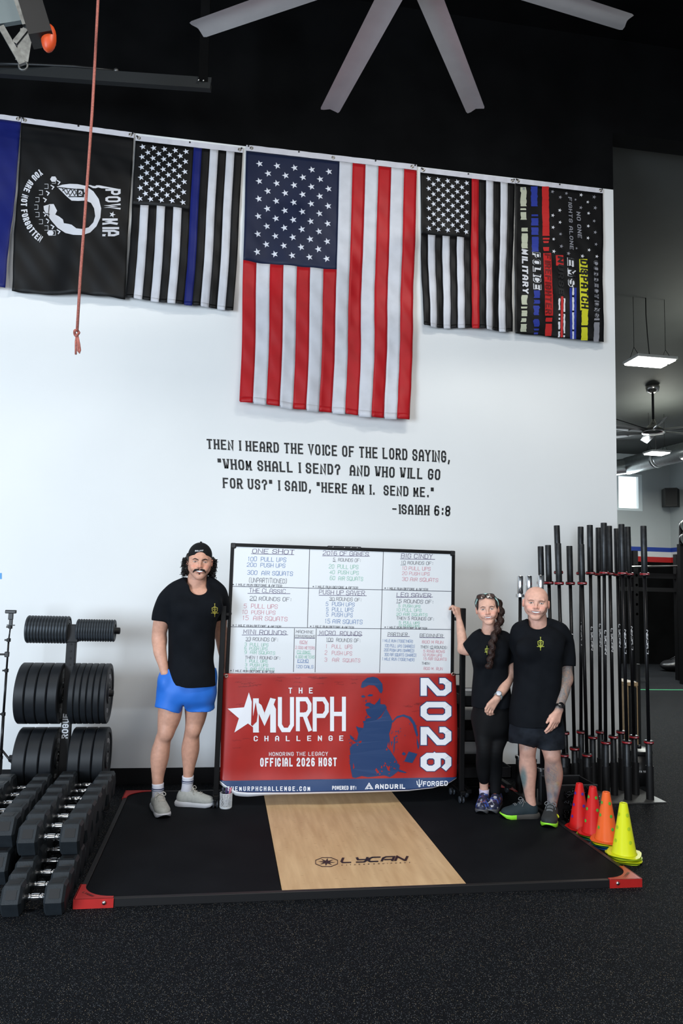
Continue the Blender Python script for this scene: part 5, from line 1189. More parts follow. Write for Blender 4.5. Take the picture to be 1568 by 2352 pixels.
cone(1362, 1921, 'second red cone', 'red', ['green'], ['teal', 'lime'], 'red perforated training cone with green holes, second stack from the back', .2)
cone(1393, 1942, 'orange cone', 'orange', ['green', 'green', 'green'], ['blue', 'teal', 'yellow'], 'orange perforated training cone with green holes, stacked between red and yellow', .1)
cone(1433, 1974, 'yellow cone', 'yellow', ['lime'], ['lime', 'yellow', 'lime'], 'bright yellow perforated training cone with lime holes, nearest to the camera', .15)
# ------------------------------------------------------------------ barbells standing in a floor holder
sleeve_m = mat('black_zinc_sleeve', (.035, .037, .040), .38, .7, noise=.25, nscale=30)
shaft_m = mat('black_shaft', (.010, .010, .012), .35, .5)
chrome = mat('chrome', (.75, .76, .78), .16, 1.)
ring_red = mat('red_collar_ring', (.30, .012, .018), .4); white_ink = mat('white_ink', (.62, .63, .66), .5)
GB = 'olympic barbells standing upright in the floor holder'
def R3(a, b):
    """rotation that takes z to the direction a->b, x kept roughly towards world x"""
    z = np.array(b)-np.array(a); z = z/np.linalg.norm(z); x = np.array([1., 0, 0]); x -= z*(x@z); x /= np.linalg.norm(x); return np.stack([x, np.cross(z, x), z], 1)
LYR = refine((LYN[0], [t for q_ in LYN[1] for t in ((q_[0], q_[1], q_[2]), (q_[0], q_[2], q_[3]))]), 1)
def barbell(bot, top, us, ls, label, kind='red', text=None):
    L = float(np.linalg.norm(np.array(top)-np.array(bot))); R = R3(bot, top); k = thing('barbell', label, 'barbell', bot, 0, GB)
    sl = chrome if kind == 'silver' else sleeve_m; cr = chrome if kind == 'silver' else shaft_m
    X = lambda g: xf(g, rot=R)
    part('shaft', X(lathe([(.014, ls), (.014, L-us)], 14)), shaft_m, k, True)
    for z0, z1, cz in ((0, ls-.03, ls-.03), (L-us+.03, L, L-us)):
        part('sleeve', X(lathe([(.0235, z0), (.025, z0+.003), (.025, z1-.003), (.0235, z1)], 20)), sl, k, True, auto=True)
        c = part('collar', X(lathe([(.031, cz), (.037, cz+.004), (.037, cz+.026), (.031, cz+.03)], 24)), cr, k, True, auto=True)
        if kind == 'red': part('collar_ring', X(lathe([(.0373, cz+.008), (.0385, cz+.009), (.0385, cz+.021), (.0373, cz+.022)], 24)), ring_red, c, True)
        if kind == 'red':
            mk = cbox((0, 0, 0), (.020, .001, .004)); part('printed_mark', X(xf(mk, (-.003, -.0390, cz+.015))), white_ink, c)
    if text is not None:      # word mark up the shaft, wrapped on the front
        h, up = text
        def f(x, y):
            z = h+(x-.5)*.20*(1 if up else -1); a = (y-.5)*1.25*(-1 if up else 1)
            return R@np.array([.0172*math.sin(a), -.0172*math.cos(a), z])
        part('printed_lettering', map2(LYR, f, (0, -1, 0)), white_ink, k)
    return k
YFR, YMD, YBK = -.715, -.575, -.44
floor_pt = lambda u, v, y: np.array([PY(u, v, y)[0], y, .012])
def stand_bar(tu, tv, bu, cl, cu, y, label, kind='red', text=None, lean=0.):
    """tu,tv top pixel; bu lower collar x; cl lower collar y; cu upper collar y"""
    b = PY(bu+1.5, 1830, y); b = np.array([b[0], y, .012]); t = PY(tu, tv, y+lean); zc = PY(bu, cl, y)[2]; zu = PY((tu+bu)/2-5, cu, y+lean)[2]
    L = np.linalg.norm(t-b); barbell(b, t, float(t[2]-zu)+.0, float(zc)-.012+.01, label, kind, text)
BARS = [
 (1477, 1208, 1491, 1703, 1323, YFR, 'black barbell with red collar rings, alone at the right end of the holder', (1.25, 1)),
 (1440.5, 1210, 1458, 1691, 1323, YMD, 'black barbell with red rings, second from the right end and set back', (1.27, 1)),
 (1426.5, 1204, 1440.6, 1703, 1321, YFR, 'black barbell with red rings, third from the right end in the front row', (1.25, 1)),
 (1415.5, 1214, 1427, 1680, 1324, YBK, 'black barbell with red rings in the back row, fourth from the right end', (1.28, 0)),
 (1398, 1208, 1409, 1691, 1322, YMD, 'black barbell with red rings, fifth from right, over the white wall edge', (1.25, 0)),
 (1386, 1201, 1390, 1704, 1320, YFR, 'tallest-looking black barbell with red rings, front row middle of the holder', (1.24, 0)),
 (1374, 1212, 1378, 1680, 1323, YBK, 'black barbell with red rings half hidden left of the tallest one', (1.28, 0)),
 (1354, 1206, 1360.5, 1692, 1320.5, YMD, 'black barbell with red rings standing just right of the paired bars', (1.26, 0)),
 (1333, 1210, 1332.7, 1680, 1321, YBK, 'tall black barbell with a sleeve rising behind a shorter one, back row', (1.29, 1)),
 (1334, 1250, 1348.8, 1733, 1344, YFR, 'shorter black barbell crossing in front of a taller one, front row', None),
 (1307, 1254, 1320, 1718, 1344, YMD, 'short black barbell right behind the bald man\'s shoulder', (1.2, 0)),
 (1278, 1207, 1300, 1682, 1319, YBK, 'tall black barbell above and behind the bald man\'s ear, back row', None),
 (1281, 1248, 1295.6, 1733, 1344, YFR, 'shorter black barbell right of the bald man\'s head, front row', None),
 (1258, 1252, 1272, 1718, 1343, YMD, 'black barbell with red rings rising just beside the bald man\'s ear', None),
 (1241, 1255, 1254, 1700, 1343, YBK, 'black barbell rising behind the bald man\'s head above a silver sleeve', None)]
for tu, tv, bu, cl, cu, y, lb, tx in BARS: stand_bar(tu, tv, bu, cl, cu, y, lb, 'red', tx)
for tu, tv, bu, cl, cu, y, lb in ((1194.3, 1323, 1191, 1737, 1372, YBK, 'chrome-sleeved black barbell at the left end of the holder beside the woman'),
        (1214, 1322.7, 1222, 1745, 1372, YMD, 'chrome-sleeved black barbell, second from left, behind the bald man'), (1241, 1321, 1243, 1766, 1372, YFR, 'chrome-sleeved black barbell rising right behind the bald man\'s crown')):
    stand_bar(tu, tv, bu, cl, cu, y, lb, 'silver')
hx0 = float(PY(1180, 1800, YMD)[0])-.03; hx1 = 4.30
ho = thing('barbell_holder', 'long grey steel floor plate with upright tubes holding the barbells', 'holder', ((hx0+hx1)/2, -.58, 0))
part('base_plate', box(hx0, hx1, -.80, -.36, 0, .010, .002), mat('grey_steel_plate', (.10, .10, .10), .45, .5, noise=.2), ho, world=True)
for tu, tv, bu, cl, cu, y, *_ in [b for b in BARS]+[(1194, 0, 1191, 0, 0, YBK), (1214, 0, 1222, 0, 0, YMD), (1241, 0, 1243, 0, 0, YFR)]:
    b = PY(bu+1.5, 1830, y)
    part('tube', xf(lathe([(.0275, 0), (.030, 0), (.030, .26), (.0275, .26)], 20, closed=True), (b[0], y, .011)), steel_blk, ho, True, world=True, auto=True)

# ------------------------------------------------------------------ wipes bucket, plywood box, storage cart, crate of chain
q = np.array([PY(1463, 1800, -.22)[0]-.02, -.22, 0.]); q = np.array([4.26, -.22, 0])
bk = thing('wipes_bucket', 'black lidded wipes bucket standing on the floor behind the barbells', 'bucket', (4.40, -.20, 0))
part('body', lathe([(.098, 0), (.104, .004), (.125, .27), (.121, .27), (.10, .008)], 32, closed=True), plastic_blk, bk, True)
part('lid', lathe([(.132, .265), (.134, .27), (.132, .295), (.10, .305), (.04, .308), (.001, .308)], 32), plastic_blk, bk, True, auto=True)
part('lid_spout', xf(lathe([(.022, 0), (.02, .02), (.001, .022)], 16), (.02, -.01, .308)), plastic_blk, bk, True)
g = fit2d(strokes('GYM WIPES', 10, 6, .2)[:2], -.55, .55, 0, .022)
part('printed_lettering', map2(g, lambda x, y: np.array((.1135*math.sin(x), -.1135*math.cos(x)-.002, .115+y)), (0, -1, 0)), white_ink, bk)
# plywood plyo box standing past the wall end
ply = mat('birch_plywood', (.52, .36, .20), .55, noise=.15, nscale=30); hdpe = mat('black_hdpe', (.006, .006, .006), .6)
yb = .62; A = PY(1429, 1566, yb); B = PY(1468, 1825, yb)
bxw0, bxw1, bzt = float(PY(1436, 1566, yb)[0]), float(PY(1468, 1700, yb)[0]), float(PY(1450, 1567, yb)[2])
bo = thing('plywood_box', 'tall black-faced wooden box with pale plywood edges behind the barbells', 'box', ((bxw0+bxw1)/2, yb+.25, 0))
part('front_panel', box(bxw0+.03, bxw1-.025, yb-.004, yb+.012, .01, bzt-.05), hdpe, bo, world=True)
part('top_board', box(bxw0, bxw1, yb-.01, yb+.5, bzt-.035, bzt), ply, bo, world=True)
part('side_board', box(bxw1-.03, bxw1, yb, yb+.5, 0, bzt-.037), ply, bo, world=True); part('side_board', box(bxw0, bxw0+.03, yb, yb+.5, 0, bzt-.037), ply, bo, world=True)
part('back_board', box(bxw0+.03, bxw1-.03, yb+.47, yb+.5, 0, bzt-.037), ply, bo, world=True)
part('edge_guard', box(bxw1-.012, bxw1+.012, yb-.014, yb+.02, 0, .95), hdpe, bo, world=True)
# black storage cart with sloping trays behind the woman
cart = thing('storage_cart', 'black steel storage cart with sloping trays on casters behind the woman', 'cart', (float(PY(1120, 1800, -.45)[0]), -.38, 0))
cx0, cx1 = float(PY(1061, 1700, -.62)[0]), float(PY(1175, 1700, -.62)[0])
cy0, cy1 = -.62, -.14
for zf, sl in ((PY(1062, 1600, -.62)[2]-.03, .0), (PY(1062, 1680, -.62)[2]-.03, 0), (PY(1062, 1765, -.62)[2]-.03, 0)):
    z = float(zf)
    t = part('tray', join(box(cx0, cx1, cy0, cy1, z-.05, z-.042), box(cx0, cx1, cy0, cy0+.008, z-.05, z+.035), box(cx0, cx1, cy1-.008, cy1, z-.05, z+.035), box(cx0, cx0+.008, cy0, cy1, z-.05, z+.035), box(cx1-.008, cx1, cy0, cy1, z-.05, z+.035)), steel_blk, cart, world=True)
for x in (cx0+.10, cx1-.1): part('upright', box(x-.02, x+.02, cy1-.05, cy1-.01, .10, float(PY(1090, 1575, -.2)[2]), .002), steel_blk, cart, world=True)
for x in (cx0+.02, cx1-.02):
    part('base_beam', box(x-.02, x+.02, cy0-.12 if x < cx0+.1 else cy0, cy1, .085, .115, .002), steel_blk, cart, world=True)
    for y in ((cy0-.06 if x < cx0+.1 else cy0+.05), cy1-.05):
        c = part('caster', xf(lathe([(.012, .055), (.014, .08), (.006, .09)], 10), (x, y, 0)), steel_blk, cart, world=True)
        part('wheel', xf(lathe([(.001, -.011), (.026, -.011), (.030, -.008), (.030, .008), (.026, .011), (.001, .011)], 20, 'x'), (x, y, .0305 if y > PYB+.0 or x > PXR else TH+.0305)), caster_m, c, True, world=True)
tb = thing('paper_box', 'small white box lying in the top tray of the black cart', 'box', (float(PY(1079, 1596, -.40)[0]), -.40, float(PY(1062, 1600, -.62)[2])-.071))
part('carton', cbox((0, 0, .045), (.12, .16, .09), .003), mat('white_carton', (.6, .62, .64), .5), tb); part('lid_flap', cbox((0, 0, .0925), (.124, .164, .004)), mat('white_carton2', (.5, .52, .55), .5), tb)
# crate with glossy chain
kx0, kx1, ky0, ky1 = 3.20, 3.56, -1.02, -.83; kx0 = float(PY(1255, 1800, -.95)[0]); kx1 = float(PY(1343, 1800, -.95)[0])
cr = thing('storage_crate', 'black open steel crate on the floor behind the bald man\'s legs', 'crate', ((kx0+kx1)/2, -1.02, 0)); kz = float(PY(1342, 1806, -1.16)[2])
kx0 = max(kx0, PXR+.02)
for g in (box(kx0, kx1, -1.14, -1.132, 0, kz), box(kx0, kx1, -.868, -.86, 0, kz), box(kx0, kx0+.008, -1.132, -.868, 0, kz), box(kx1-.008, kx1, -1.132, -.868, 0, kz)): part('side_panel', g, steel_blk, cr, world=True)
part('floor_panel', box(kx0+.008, kx1-.008, -1.132, -.868, 0, .006), steel_blk, cr, world=True)
for g in (bar((kx0, -1.136, kz+.003), (kx1, -1.136, kz+.003), .012, .006), bar((kx0, -.864, kz+.003), (kx1, -.864, kz+.003), .012, .006)): part('rim', g, mat('grey_rim', (.05, .05, .055), .4), cr, world=True)
rc = random.Random(12); gl = mat('glossy_black_chain', (.02, .02, .022), .08, .9, spec=.8)
gg = []
for k in range(230):
    ang = (rc.uniform(0, PI), rc.uniform(0, PI), rc.uniform(0, PI)); cxk = rc.uniform(kx0+.035, kx1-.02); 
    cyk = rc.uniform(-1.22, -1.155); hk = .20*max(0, 1-abs((cxk-(kx0+kx1)/2)/.22)**2); czk = rc.uniform(.02, .04+hk)
    a = [(.016*math.cos(t), .009*math.sin(t), 0) for t in np.linspace(0, 2*PI, 9)[:-1]]
    gg.append(xf(tube(a, .0034, 5, closed=True), (cxk, cyk, czk), ang))
ch = single('chain_pile', join(*gg), gl, 'heap of shiny black chain links against the black crate behind the bald man', 'chain', kind='stuff', smooth=True)

# ------------------------------------------------------------------ plate tree with bumper and iron plates
rub_pl = mat('black_bumper_rubber', (.008, .010, .013), .5, spec=.35, noise=.2, nscale=12); iron_m = mat('worn_grey_iron', (.035, .042, .05), .55, .3, noise=.55, nscale=35)
YT = -.66; XT = float(PY(157, 1600, YT)[0])
pt_ = thing('plate_tree', 'black steel plate tree upright with six pegs at the left wall', 'rack', (XT, YT, 0))
ztop = float(PY(165, 1462, YT)[2])
part('upright', box(XT-.032, XT+.032, YT-.032, YT+.032, .06, ztop, .003), steel_blk, pt_, world=True)
for dy in (-.30, .22): part('foot', box(XT-.04, XT+.04, min(YT, YT+dy), max(YT, YT+dy), 0, .06, .003), steel_blk, pt_, world=True)
part('foot', box(XT-.33, XT+.33, YT-.04, YT+.04, 0, .06, .003), steel_blk, pt_, world=True)
for v in (1479, 1495, 1511, 1526): part('bolt_hole', xf(lathe([(.001, -.002), (.008, -.002), (.008, 0)], 12, 'y'), (XT, YT-.033, float(PY(162, v, YT)[2]))), F_BLK2, pt_, world=True)
g = fit2d(strokes('ROGUE', 60, 40, .2)[:2], 0, 1, 0, 1)
zr0, zr1 = float(PY(152, 1694, YT)[2]), float(PY(155, 1640, YT)[2])
part('printed_lettering', map2(g, lambda x, y: np.array((XT+.022-y*.045, YT-.0335, zr0+x*(zr1-zr0)*1.05)), (0, -1, 0)), white_ink, pt_, world=True)
part('peg_bracket', box(XT-.05, XT+.05, YT-.05, YT+.035, float(PY(165, 1474, YT)[2]), float(PY(165, 1434, YT)[2]), .004), steel_blk, pt_, world=True)
def bumper(name, r, w, m, worn=False):
    pr = [(.026, -w/2+.006), (.045, -w/2+.006), (.05, -w/2), (.07, -w/2), (.076, -w/2+.008), (r*.80, -w/2+.008), (r*.84, -w/2), (r-.006, -w/2), (r, -w/2+.006), (r, w/2-.006), (r-.006, w/2), (r*.84, w/2), (r*.80, w/2-.008), (.076, w/2-.008), (.07, w/2), (.05, w/2), (.045, w/2-.006), (.026, w/2-.006)]
    return lathe(pr, 56, 'x', closed=True)
hub_m = mat('steel_hub', (.25, .25, .26), .35, .9)
def arc_text(s, R0, h, a0, a1, x):
    g, f, w = strokes(s, h, h*.6, .2, 1.3); k = (a1-a0)/w
    return map2((g, f), lambda a, b: np.array((x, (R0+b)*math.sin(a0+a*k), (R0+b)*math.cos(a0+a*k))), (1, 0, 0))
def plates(y, zc, side, px_edges, r, name, mt, labels, group, lettered, cat='weight plate'):
    """px_edges: pixel x of the plate boundaries (right faces)"""
    xs = [float(PY(u, zc[0], y-r*.2)[0]) for u in px_edges]; z = zc[1]; n = len(xs)-1; w = (xs[-1]-xs[0])/n*.94
    first = None
    for i in range(n):
        x = (xs[i]+xs[i+1])/2
        if first is None:
            k = thing(name, labels(i, n), cat, (x, y, z), 0, group); part('disc', bumper(name, r, w, mt), mt, k, True, auto=True)
            if r > .2: part('hub', lathe([(.0255, -w/2), (.036, -w/2), (.036, w/2), (.0255, w/2)], 24, 'x', closed=True), hub_m, k, True, auto=True)
            if lettered:
                part('printed_lettering', arc_text('STRENGTH', r*.50, .03, PI*.10-.5, PI*.10+.5, w/2-.0065), white_ink, k); part('printed_lettering', arc_text('45 LB', r*.50, .03, PI*1.05-.3, PI*1.05+.3, w/2-.0065), white_ink, k)
            first = k
        else: k = dup(first, (x, y, z), label=labels(i, n))
    return xs, w
ordn = ['first', 'second', 'third', 'fourth', 'fifth', 'sixth', 'seventh', 'eighth', 'ninth', 'tenth', 'eleventh', 'twelfth', 'thirteenth', 'fourteenth', 'fifteenth', 'sixteenth']
rng = lambda a, b, n: [a+(b-a)*i/n for i in range(n+1)]
zT_ = float(PY(120, 1446, YT)[2]); zM = float(PY(150, 1592, YT)[2]); zL = float(PY(150, 1741, YT)[2]); zTR = float(PY(222, 1448, YT)[2])
R1 = float(PY(110, 1414, YT)[2]-PY(110, 1478, YT)[2])/2*.99; R2 = float(PY(220, 1422, YT)[2]-PY(220, 1474, YT)[2])/2*.99; RB = float(PY(100, 1521, YT-.05)[2]-PY(100, 1663, YT-.05)[2])/2*.99
plates(YT, (1446, zT_), 0, rng(61, 158, 14), R1, 'iron_plate', iron_m, lambda i, n: '%s worn grey iron plate from the left on the top left peg' % ordn[i], 'small iron plates on the top left peg', False)
plates(YT, (1448, zTR), 0, rng(176, 264, 15), R2, 'iron_plate', iron_m, lambda i, n: '%s small grey iron plate from the left on the top right peg' % ordn[i], 'small iron plates on the top right peg', False)
plates(YT, (1592, zM), 0, rng(44, 143, 4), RB, 'bumper_plate', rub_pl, lambda i, n: '%s thick black bumper plate from the left, middle left peg' % ordn[i], 'thick bumper plates on the middle left peg', True)
plates(YT, (1592, zM), 0, rng(165, 250, 6), RB, 'bumper_plate', rub_pl, lambda i, n: '%s black bumper plate from the left, middle right peg' % ordn[i], 'bumper plates on the middle right peg', True)
plates(YT, (1741, zL), 0, rng(40, 131, 3), RB, 'bumper_plate', rub_pl, lambda i, n: '%s wide black bumper plate from the left, bottom left peg' % ordn[i], 'wide bumper plates on the bottom left peg', True)
plates(YT, (1741, zL), 0, rng(164, 246, 3), RB, 'bumper_plate', rub_pl, lambda i, n: '%s wide black bumper plate from the left, bottom right peg' % ordn[i], 'wide bumper plates on the bottom right peg', True)
for z, ul, ur in ((zT_, 57, 0), (zTR, 0, 273), (zM, 40, 266), (zL, 38, 256)):
    if ul: part('peg', xf(lathe([(.020, float(PY(ul, 1500, YT)[0])-XT), (.0245, float(PY(ul, 1500, YT)[0])-XT+.004), (.0245, -.03)], 20, 'x'), (XT, YT, z)), steel_blk, pt_, True, world=True)
    if ur: part('peg', xf(lathe([(.0245, .03), (.0245, float(PY(ur, 1500, YT)[0])-XT-.004), (.020, float(PY(ur, 1500, YT)[0])-XT)], 20, 'x'), (XT, YT, z)), steel_blk, pt_, True, world=True)

# ------------------------------------------------------------------ hex dumbbells
hexm = mat('black_hex_rubber', (.013, .017, .021), .52, spec=.35, noise=.12, nscale=18, bump=.1, bscale=150)
def dumbbell_parts(k, L, r, hw):
    for s in (-1, 1):
        c = s*(L/2-hw/2); prof = [(hw/2, .80), (hw/2-.012, 1.0), (-hw/2+.012, 1.0), (-hw/2, .80)]
        V, F = [], []
        for dx, sc in prof:
            for i in range(6):
                a = PI/6+i*PI/3+PI/6; V.append((c+dx, r*sc*math.cos(a)/math.cos(PI/6), r*sc*math.sin(a)/math.cos(PI/6)))
        for j in range(3):
            for i in range(6): F.append((j*6+i, j*6+(i+1) % 6, (j+1)*6+(i+1) % 6, (j+1)*6+i))
        F += [tuple(range(6))[::-1], tuple(range(18, 24))]; F = [f[::-1] for f in F]
        h = part('head', (V, F), hexm, k)
        V2 = cbox((c, 0, r+.0008), (hw*.5, r*.62, .001)); part('number_recess', V2, mat('dark_recess', (.004, .004, .005), .5), h)
        part('number_recess', cbox((c, -r*.72*1.0, r*.42), (hw*.5, .001, r*.5)) if False else xf(cbox((0, 0, 0), (hw*.5, r*.6, .001)), (c, -r*.866-.0012, r*.5+.0006), (PI/3, 0, 0)), mat('dark_recess', (.004, .004, .005), .5), h)
    hl = L/2-hw
    pr = [(.0135, -hl), (.0135, -hl+.012), (.0165, -hl+.016), (.0165, -hl*.55), (.0125, -hl*.5), (.0125, -hl*.45), (.0175, -hl*.36), (.0185, 0), (.0175, hl*.36), (.0125, hl*.45), (.0125, hl*.5), (.0165, hl*.55), (.0165, hl-.016), (.0135, hl-.012), (.0135, hl)]
    part('handle', lathe(pr, 18, 'x'), chrome, k, True, auto=True)
GD = 'chrome-handled hex dumbbells piled in two rows left of the platform'
def dumbbell(px, py, z, y, L, r, lb):
    p = PY(px, py, y); k = thing('dumbbell', lb, 'dumbbell', (min(p[0], PXL-.015-L/2), y, z), 0, GD); dumbbell_parts(k, L, r, L*.33); return k
low = [(-2.36, 95, 2060, .072), (-2.215, 103, 2038, .074), (-2.06, 118, 2013, .077), (-1.90, 122, 1985, .080), (-1.735, 125, 1975, .083), (-1.565, 140, 1960, .083), (-1.395, 150, 1940, .083), (-1.225, 160, 1900, .083)]
colx = -.105
for i, (y, u, v, r) in enumerate(low):
    L = .30+i*.006
    nm = ['nearest dumbbell on the floor at the front of the right row', 'second dumbbell from the front on the floor, right row', 'third dumbbell from the front on the floor, right row', 'fourth floor dumbbell of the right row, raised front edge of the pile', 'fifth floor dumbbell under the right pile', 'sixth floor dumbbell under the right pile', 'seventh floor dumbbell under the right pile', 'rearmost floor dumbbell under the right pile'][i]
    k = thing('dumbbell', nm, 'dumbbell', (colx-.01*i*.6-.0, y, r+.0), 0, GD); dumbbell_parts(k, L, r, L*.33)
    if i == 3:
        k2 = thing('dumbbell', 'single dumbbell resting between the front floor ones and the tall pile, right row', 'dumbbell', (colx-.02, -1.98, .235), 0, GD); dumbbell_parts(k2, .325, .078, .107)
up = [(-1.815, 137, 1904), (-1.64, 148, 1884), (-1.46, 163, 1864), (-1.28, 173, 1846), (-1.10, 190, 1820), (-.95, 200, 1800)]
for i, (y, u, v) in enumerate(up):
    z = .083*2+.083*.9; x = float(PY(u, v, y)[0]); x = min(x, PXL-.2)
    nm = 'upper dumbbell of the right pile, %s from the camera' % ordn[i]
    k = thing('dumbbell', nm, 'dumbbell', (x, y, z), 0, GD); dumbbell_parts(k, .34+.005*i, .083, .34*.33)
    if i >= 4:
        pass
for row, (z, n) in enumerate(((.083, 7), (.24, 6))):
    for i in range(n):
        y = -1.95+.172*i+(.09 if row else 0)
        k = thing('dumbbell', '%s dumbbell of the left pile, %s from the camera' % (('lower', 'upper')[row], ordn[i]), 'dumbbell', (-.50-.004*i, y, z), 0, GD); dumbbell_parts(k, .345, .083, .114)
for i in range(3):
    k = thing('dumbbell', 'floor dumbbell behind the left pile\'s front, %s from camera' % ordn[i], 'dumbbell', (-.90, -1.72+.3*i, .083), 0, GD); dumbbell_parts(k, .345, .083, .114)

# ------------------------------------------------------------------ light stand with clamp, rope, tape, overhead hardware
ys = -.46
st = thing('phone_stand', 'thin black telescopic stand with phone clamp at the left edge', 'stand', (float(PY(1, 1800, ys)[0]), ys, 0))
tp = [(24, 1440), (20, 1470), (15, 1540), (8, 1640), (2, 1740), (-4, 1850)]
P3 = [PY(u, v, ys) for u, v in tp]
for i in range(5): part('pole_section', tube([P3[i], P3[i+1]], .0055+.0018*i, 10), plastic_blk, st, True, world=True)
for i in range(5): c = P3[i]; part('clamp_ring', join(xf(lathe([(.010, -.014), (.015, -.012), (.015, .012), (.010, .014)], 12), c), bar(c, c+(-.028, -.004, 0), .014, .012)), plastic_blk, st, world=True)
g0 = PY(25, 1430, ys); part('clamp_head', join(box(g0[0]-.012, g0[0]+.012, ys-.01, ys+.01, g0[2]-.03, g0[2]+.03, .003), cbox(PY(25, 1405, ys), (.078, .03, .026), .004), cbox(PY(25, 1416, ys), (.034, .02, .05), .003), cbox(PY(25, 1436, ys), (.055, .016, .008))), plastic_blk, st, world=True)
c = PY(16, 1503, ys); part('side_bracket', join(bar(c, c+(-.10, -.01, .0), .016, .014), cbox(c, (.03, .03, .04), .004), bar(c+(-.07, -.01, .0), c+(-.09, -.01, -.05), .02, .014)), plastic_blk, st, world=True)
fx, fy = st.location[0]-.01, ys
for a in (.4, 2.5, 4.6): part('leg', tube([(fx, fy, .38), (fx+.28*math.cos(a), fy+.28*math.sin(a), .012)], .008, 8), plastic_blk, st, True, world=True)
part('pole_section', tube([P3[-1], (fx, fy, .30)], .014, 10), plastic_blk, st, True, world=True)
rope_m = mat('faded_red_cord', (.42, .13, .10), .8, noise=.3, nscale=120, bump=.5, bscale=400)
yr = -2.0
rp = [PY(*p, yr) for p in ((226, -80), (225, 0), (219, 120), (212, 250), (203, 380), (193, 520), (184, 640), (177, 760))]; rp = [np.array((226, 0, 0))*0+PY(231, -300, yr)]+rp; rp.insert(0, np.array((rp[0][0], yr, 7.2)))
ro = thing('hanging_cord', 'thin faded red cord hanging from the ceiling in front of the black flag', 'cord', (rp[-1][0], yr, rp[-1][2]-.2))
part('cord', tube(rp, .0085, 8), rope_m, ro, True, world=True)
K = PY(176, 765, yr); part('knot', tube([K+(.012*math.cos(a), .01*math.sin(2*a), .016*math.sin(a)) for a in np.linspace(0, 2*PI, 13)[:-1]], .008, 6, closed=True), rope_m, ro, True, world=True)
part('loop', tube([PY(*p, yr) for p in ((176, 770), (174, 785), (174, 800), (174, 814))], .006, 6), rope_m, ro, True, world=True)
part('loop', tube([PY(*p, yr) for p in ((178, 770), (182, 790), (184, 804), (182, 811), (179, 806), (179, 790), (177, 772))], .006, 6), rope_m, ro, True, world=True)
single('wall_tape', map2(rect2(0, 1, 0, 1), lambda a, b: PY(-10+14*a, 1330-14*b, -.002), (0, -1, 0)), mat('blue_tape', (.10, .36, .75), .6), 'small scrap of bright blue tape on the white wall at left edge', 'tape')
# ceiling fan, eight silver blades
fan_m = mat('brushed_aluminium', (.36, .35, .36), .38, .55, noise=.05, nscale=6)
HF = np.array([1.6984, -2.4435, 5.4]); RF = 1.54
fn = thing('ceiling_fan', 'huge silver industrial ceiling fan with long flat blades overhead', 'fan', HF-np.array((0, 0, .2)))
part('motor_housing', xf(lathe([(.05, -.12), (.20, -.10), (.24, -.04), (.24, .06), (.18, .12), (.06, .2)], 32), HF), fan_m, fn, True, world=True)
part('down_rod', xf(lathe([(.035, .15), (.035, 1.8)], 14), HF), steel_blk, fn, True, world=True)
for k in range(8):
    a = math.radians(10.5+45*k+{0: -1.5, 1: 1.2, 2: 0, 3: 1.2}.get(k, 0)); prof = [(-.075, .012), (-.045, .030), (.0, .034), (.05, .018), (.075, -.006), (.05, .002), (0, .016), (-.045, .014)]
    V, F = [], []; n = len(prof)
    for r, sc in ((.22, 1.1), (RF-.02, 1.0), (RF, .9)):
        for (y, z) in prof: V.append((r+(.02 if y > 0 and r > 1 else 0), y*sc, z*sc+.0))
    for j in range(2):
        for i in range(n): F.append((j*n+i, j*n+(i+1) % n, (j+1)*n+(i+1) % n, (j+1)*n+i))
    F += [tuple(range(n))[::-1], tuple(range(2*n, 3*n))]
    g = xf((np.array(V), F), rot=(.18, 0, 0)); g = xf(g, HF, (0, 0, a)); part('blade', g, fan_m, fn, True, world=True, auto=True)
# dark overhead beam frame and door operator at upper left
bm = mat('dark_grey_steel', (.009, .011, .012), .7, .1)
yo = -.6
a_, b_, c_ = PY(-60, 163, yo), PY(484, 201, yo-.3), PY(470, -60, yo-.3)
fr = thing('overhead_frame', 'dark steel angle frame high on the black wall at upper left', 'frame', ((a_[0]+b_[0])/2, yo, 5.9))
part('horizontal_angle', join(bar(a_, b_, .05, .05), bar(a_+(0, 0, .03), b_+(0, 0, .03), .012, .10)), bm, fr, world=True)
part('vertical_angle', bar(b_+(-.06, .02, 0), (b_[0]-.09, b_[1]+.02, 7.2), .07, .06, up=(0, 1, 0)), black_wall, fr, world=True)
for u, v in ((456, 184), (467, 185)): part('bolt', sphere(PY(u, v, yo-.33), .008, 8, 6), bolt_m, fr, True, world=True)
part('track_rod', tube([PY(u, v, yo-.1) for u, v in ((-40, 146), (60, 148), (170, 153), (268, 163))], .014, 8), mat('dull_steel', (.03, .032, .034), .4, .8), fr, True, world=True)
part('roller', sphere(PY(267, 163, yo-.12), .022, 12, 8), mat('dull_steel2', (.12, .12, .12), .4, .8), fr, True, world=True)
galv = mat('galvanised_steel', (.13, .135, .135), .45, .8, noise=.3, nscale=25)
yd = -2.2
op = thing('door_operator', 'galvanised overhead door rail with hanging bracket and orange-capped spring at upper left', 'operator', PY(60, 60, yd))
def strip(p, q, w, d, m, nm): return part(nm, bar(PY(*p, yd), PY(*q, yd), w, d, up=(0, 1, 0)), m, op, world=True)
strip((30, -60), (72, 60), .09, .05, galv, 'rail'); strip((-10, -60), (25, 55), .12, .03, mat('pale_steel', (.12, .15, .16), .5, .4), 'cover_strip')
strip((52, -60), (98, 92), .13, .12, steel_blk, 'housing'); strip((3, 62), (52, 148), .035, .02, galv, 'strut'); strip((60, 68), (34, 100), .03, .02, galv, 'strut'); strip((62, 68), (50, 140), .07, .004, galv, 'gusset')
part('pulley', tube([PY(53+10*math.cos(a), 151+10*math.sin(a), yd) for a in np.linspace(0, 2*PI, 17)[:-1]], .006, 6, closed=True), galv, op, True, world=True)
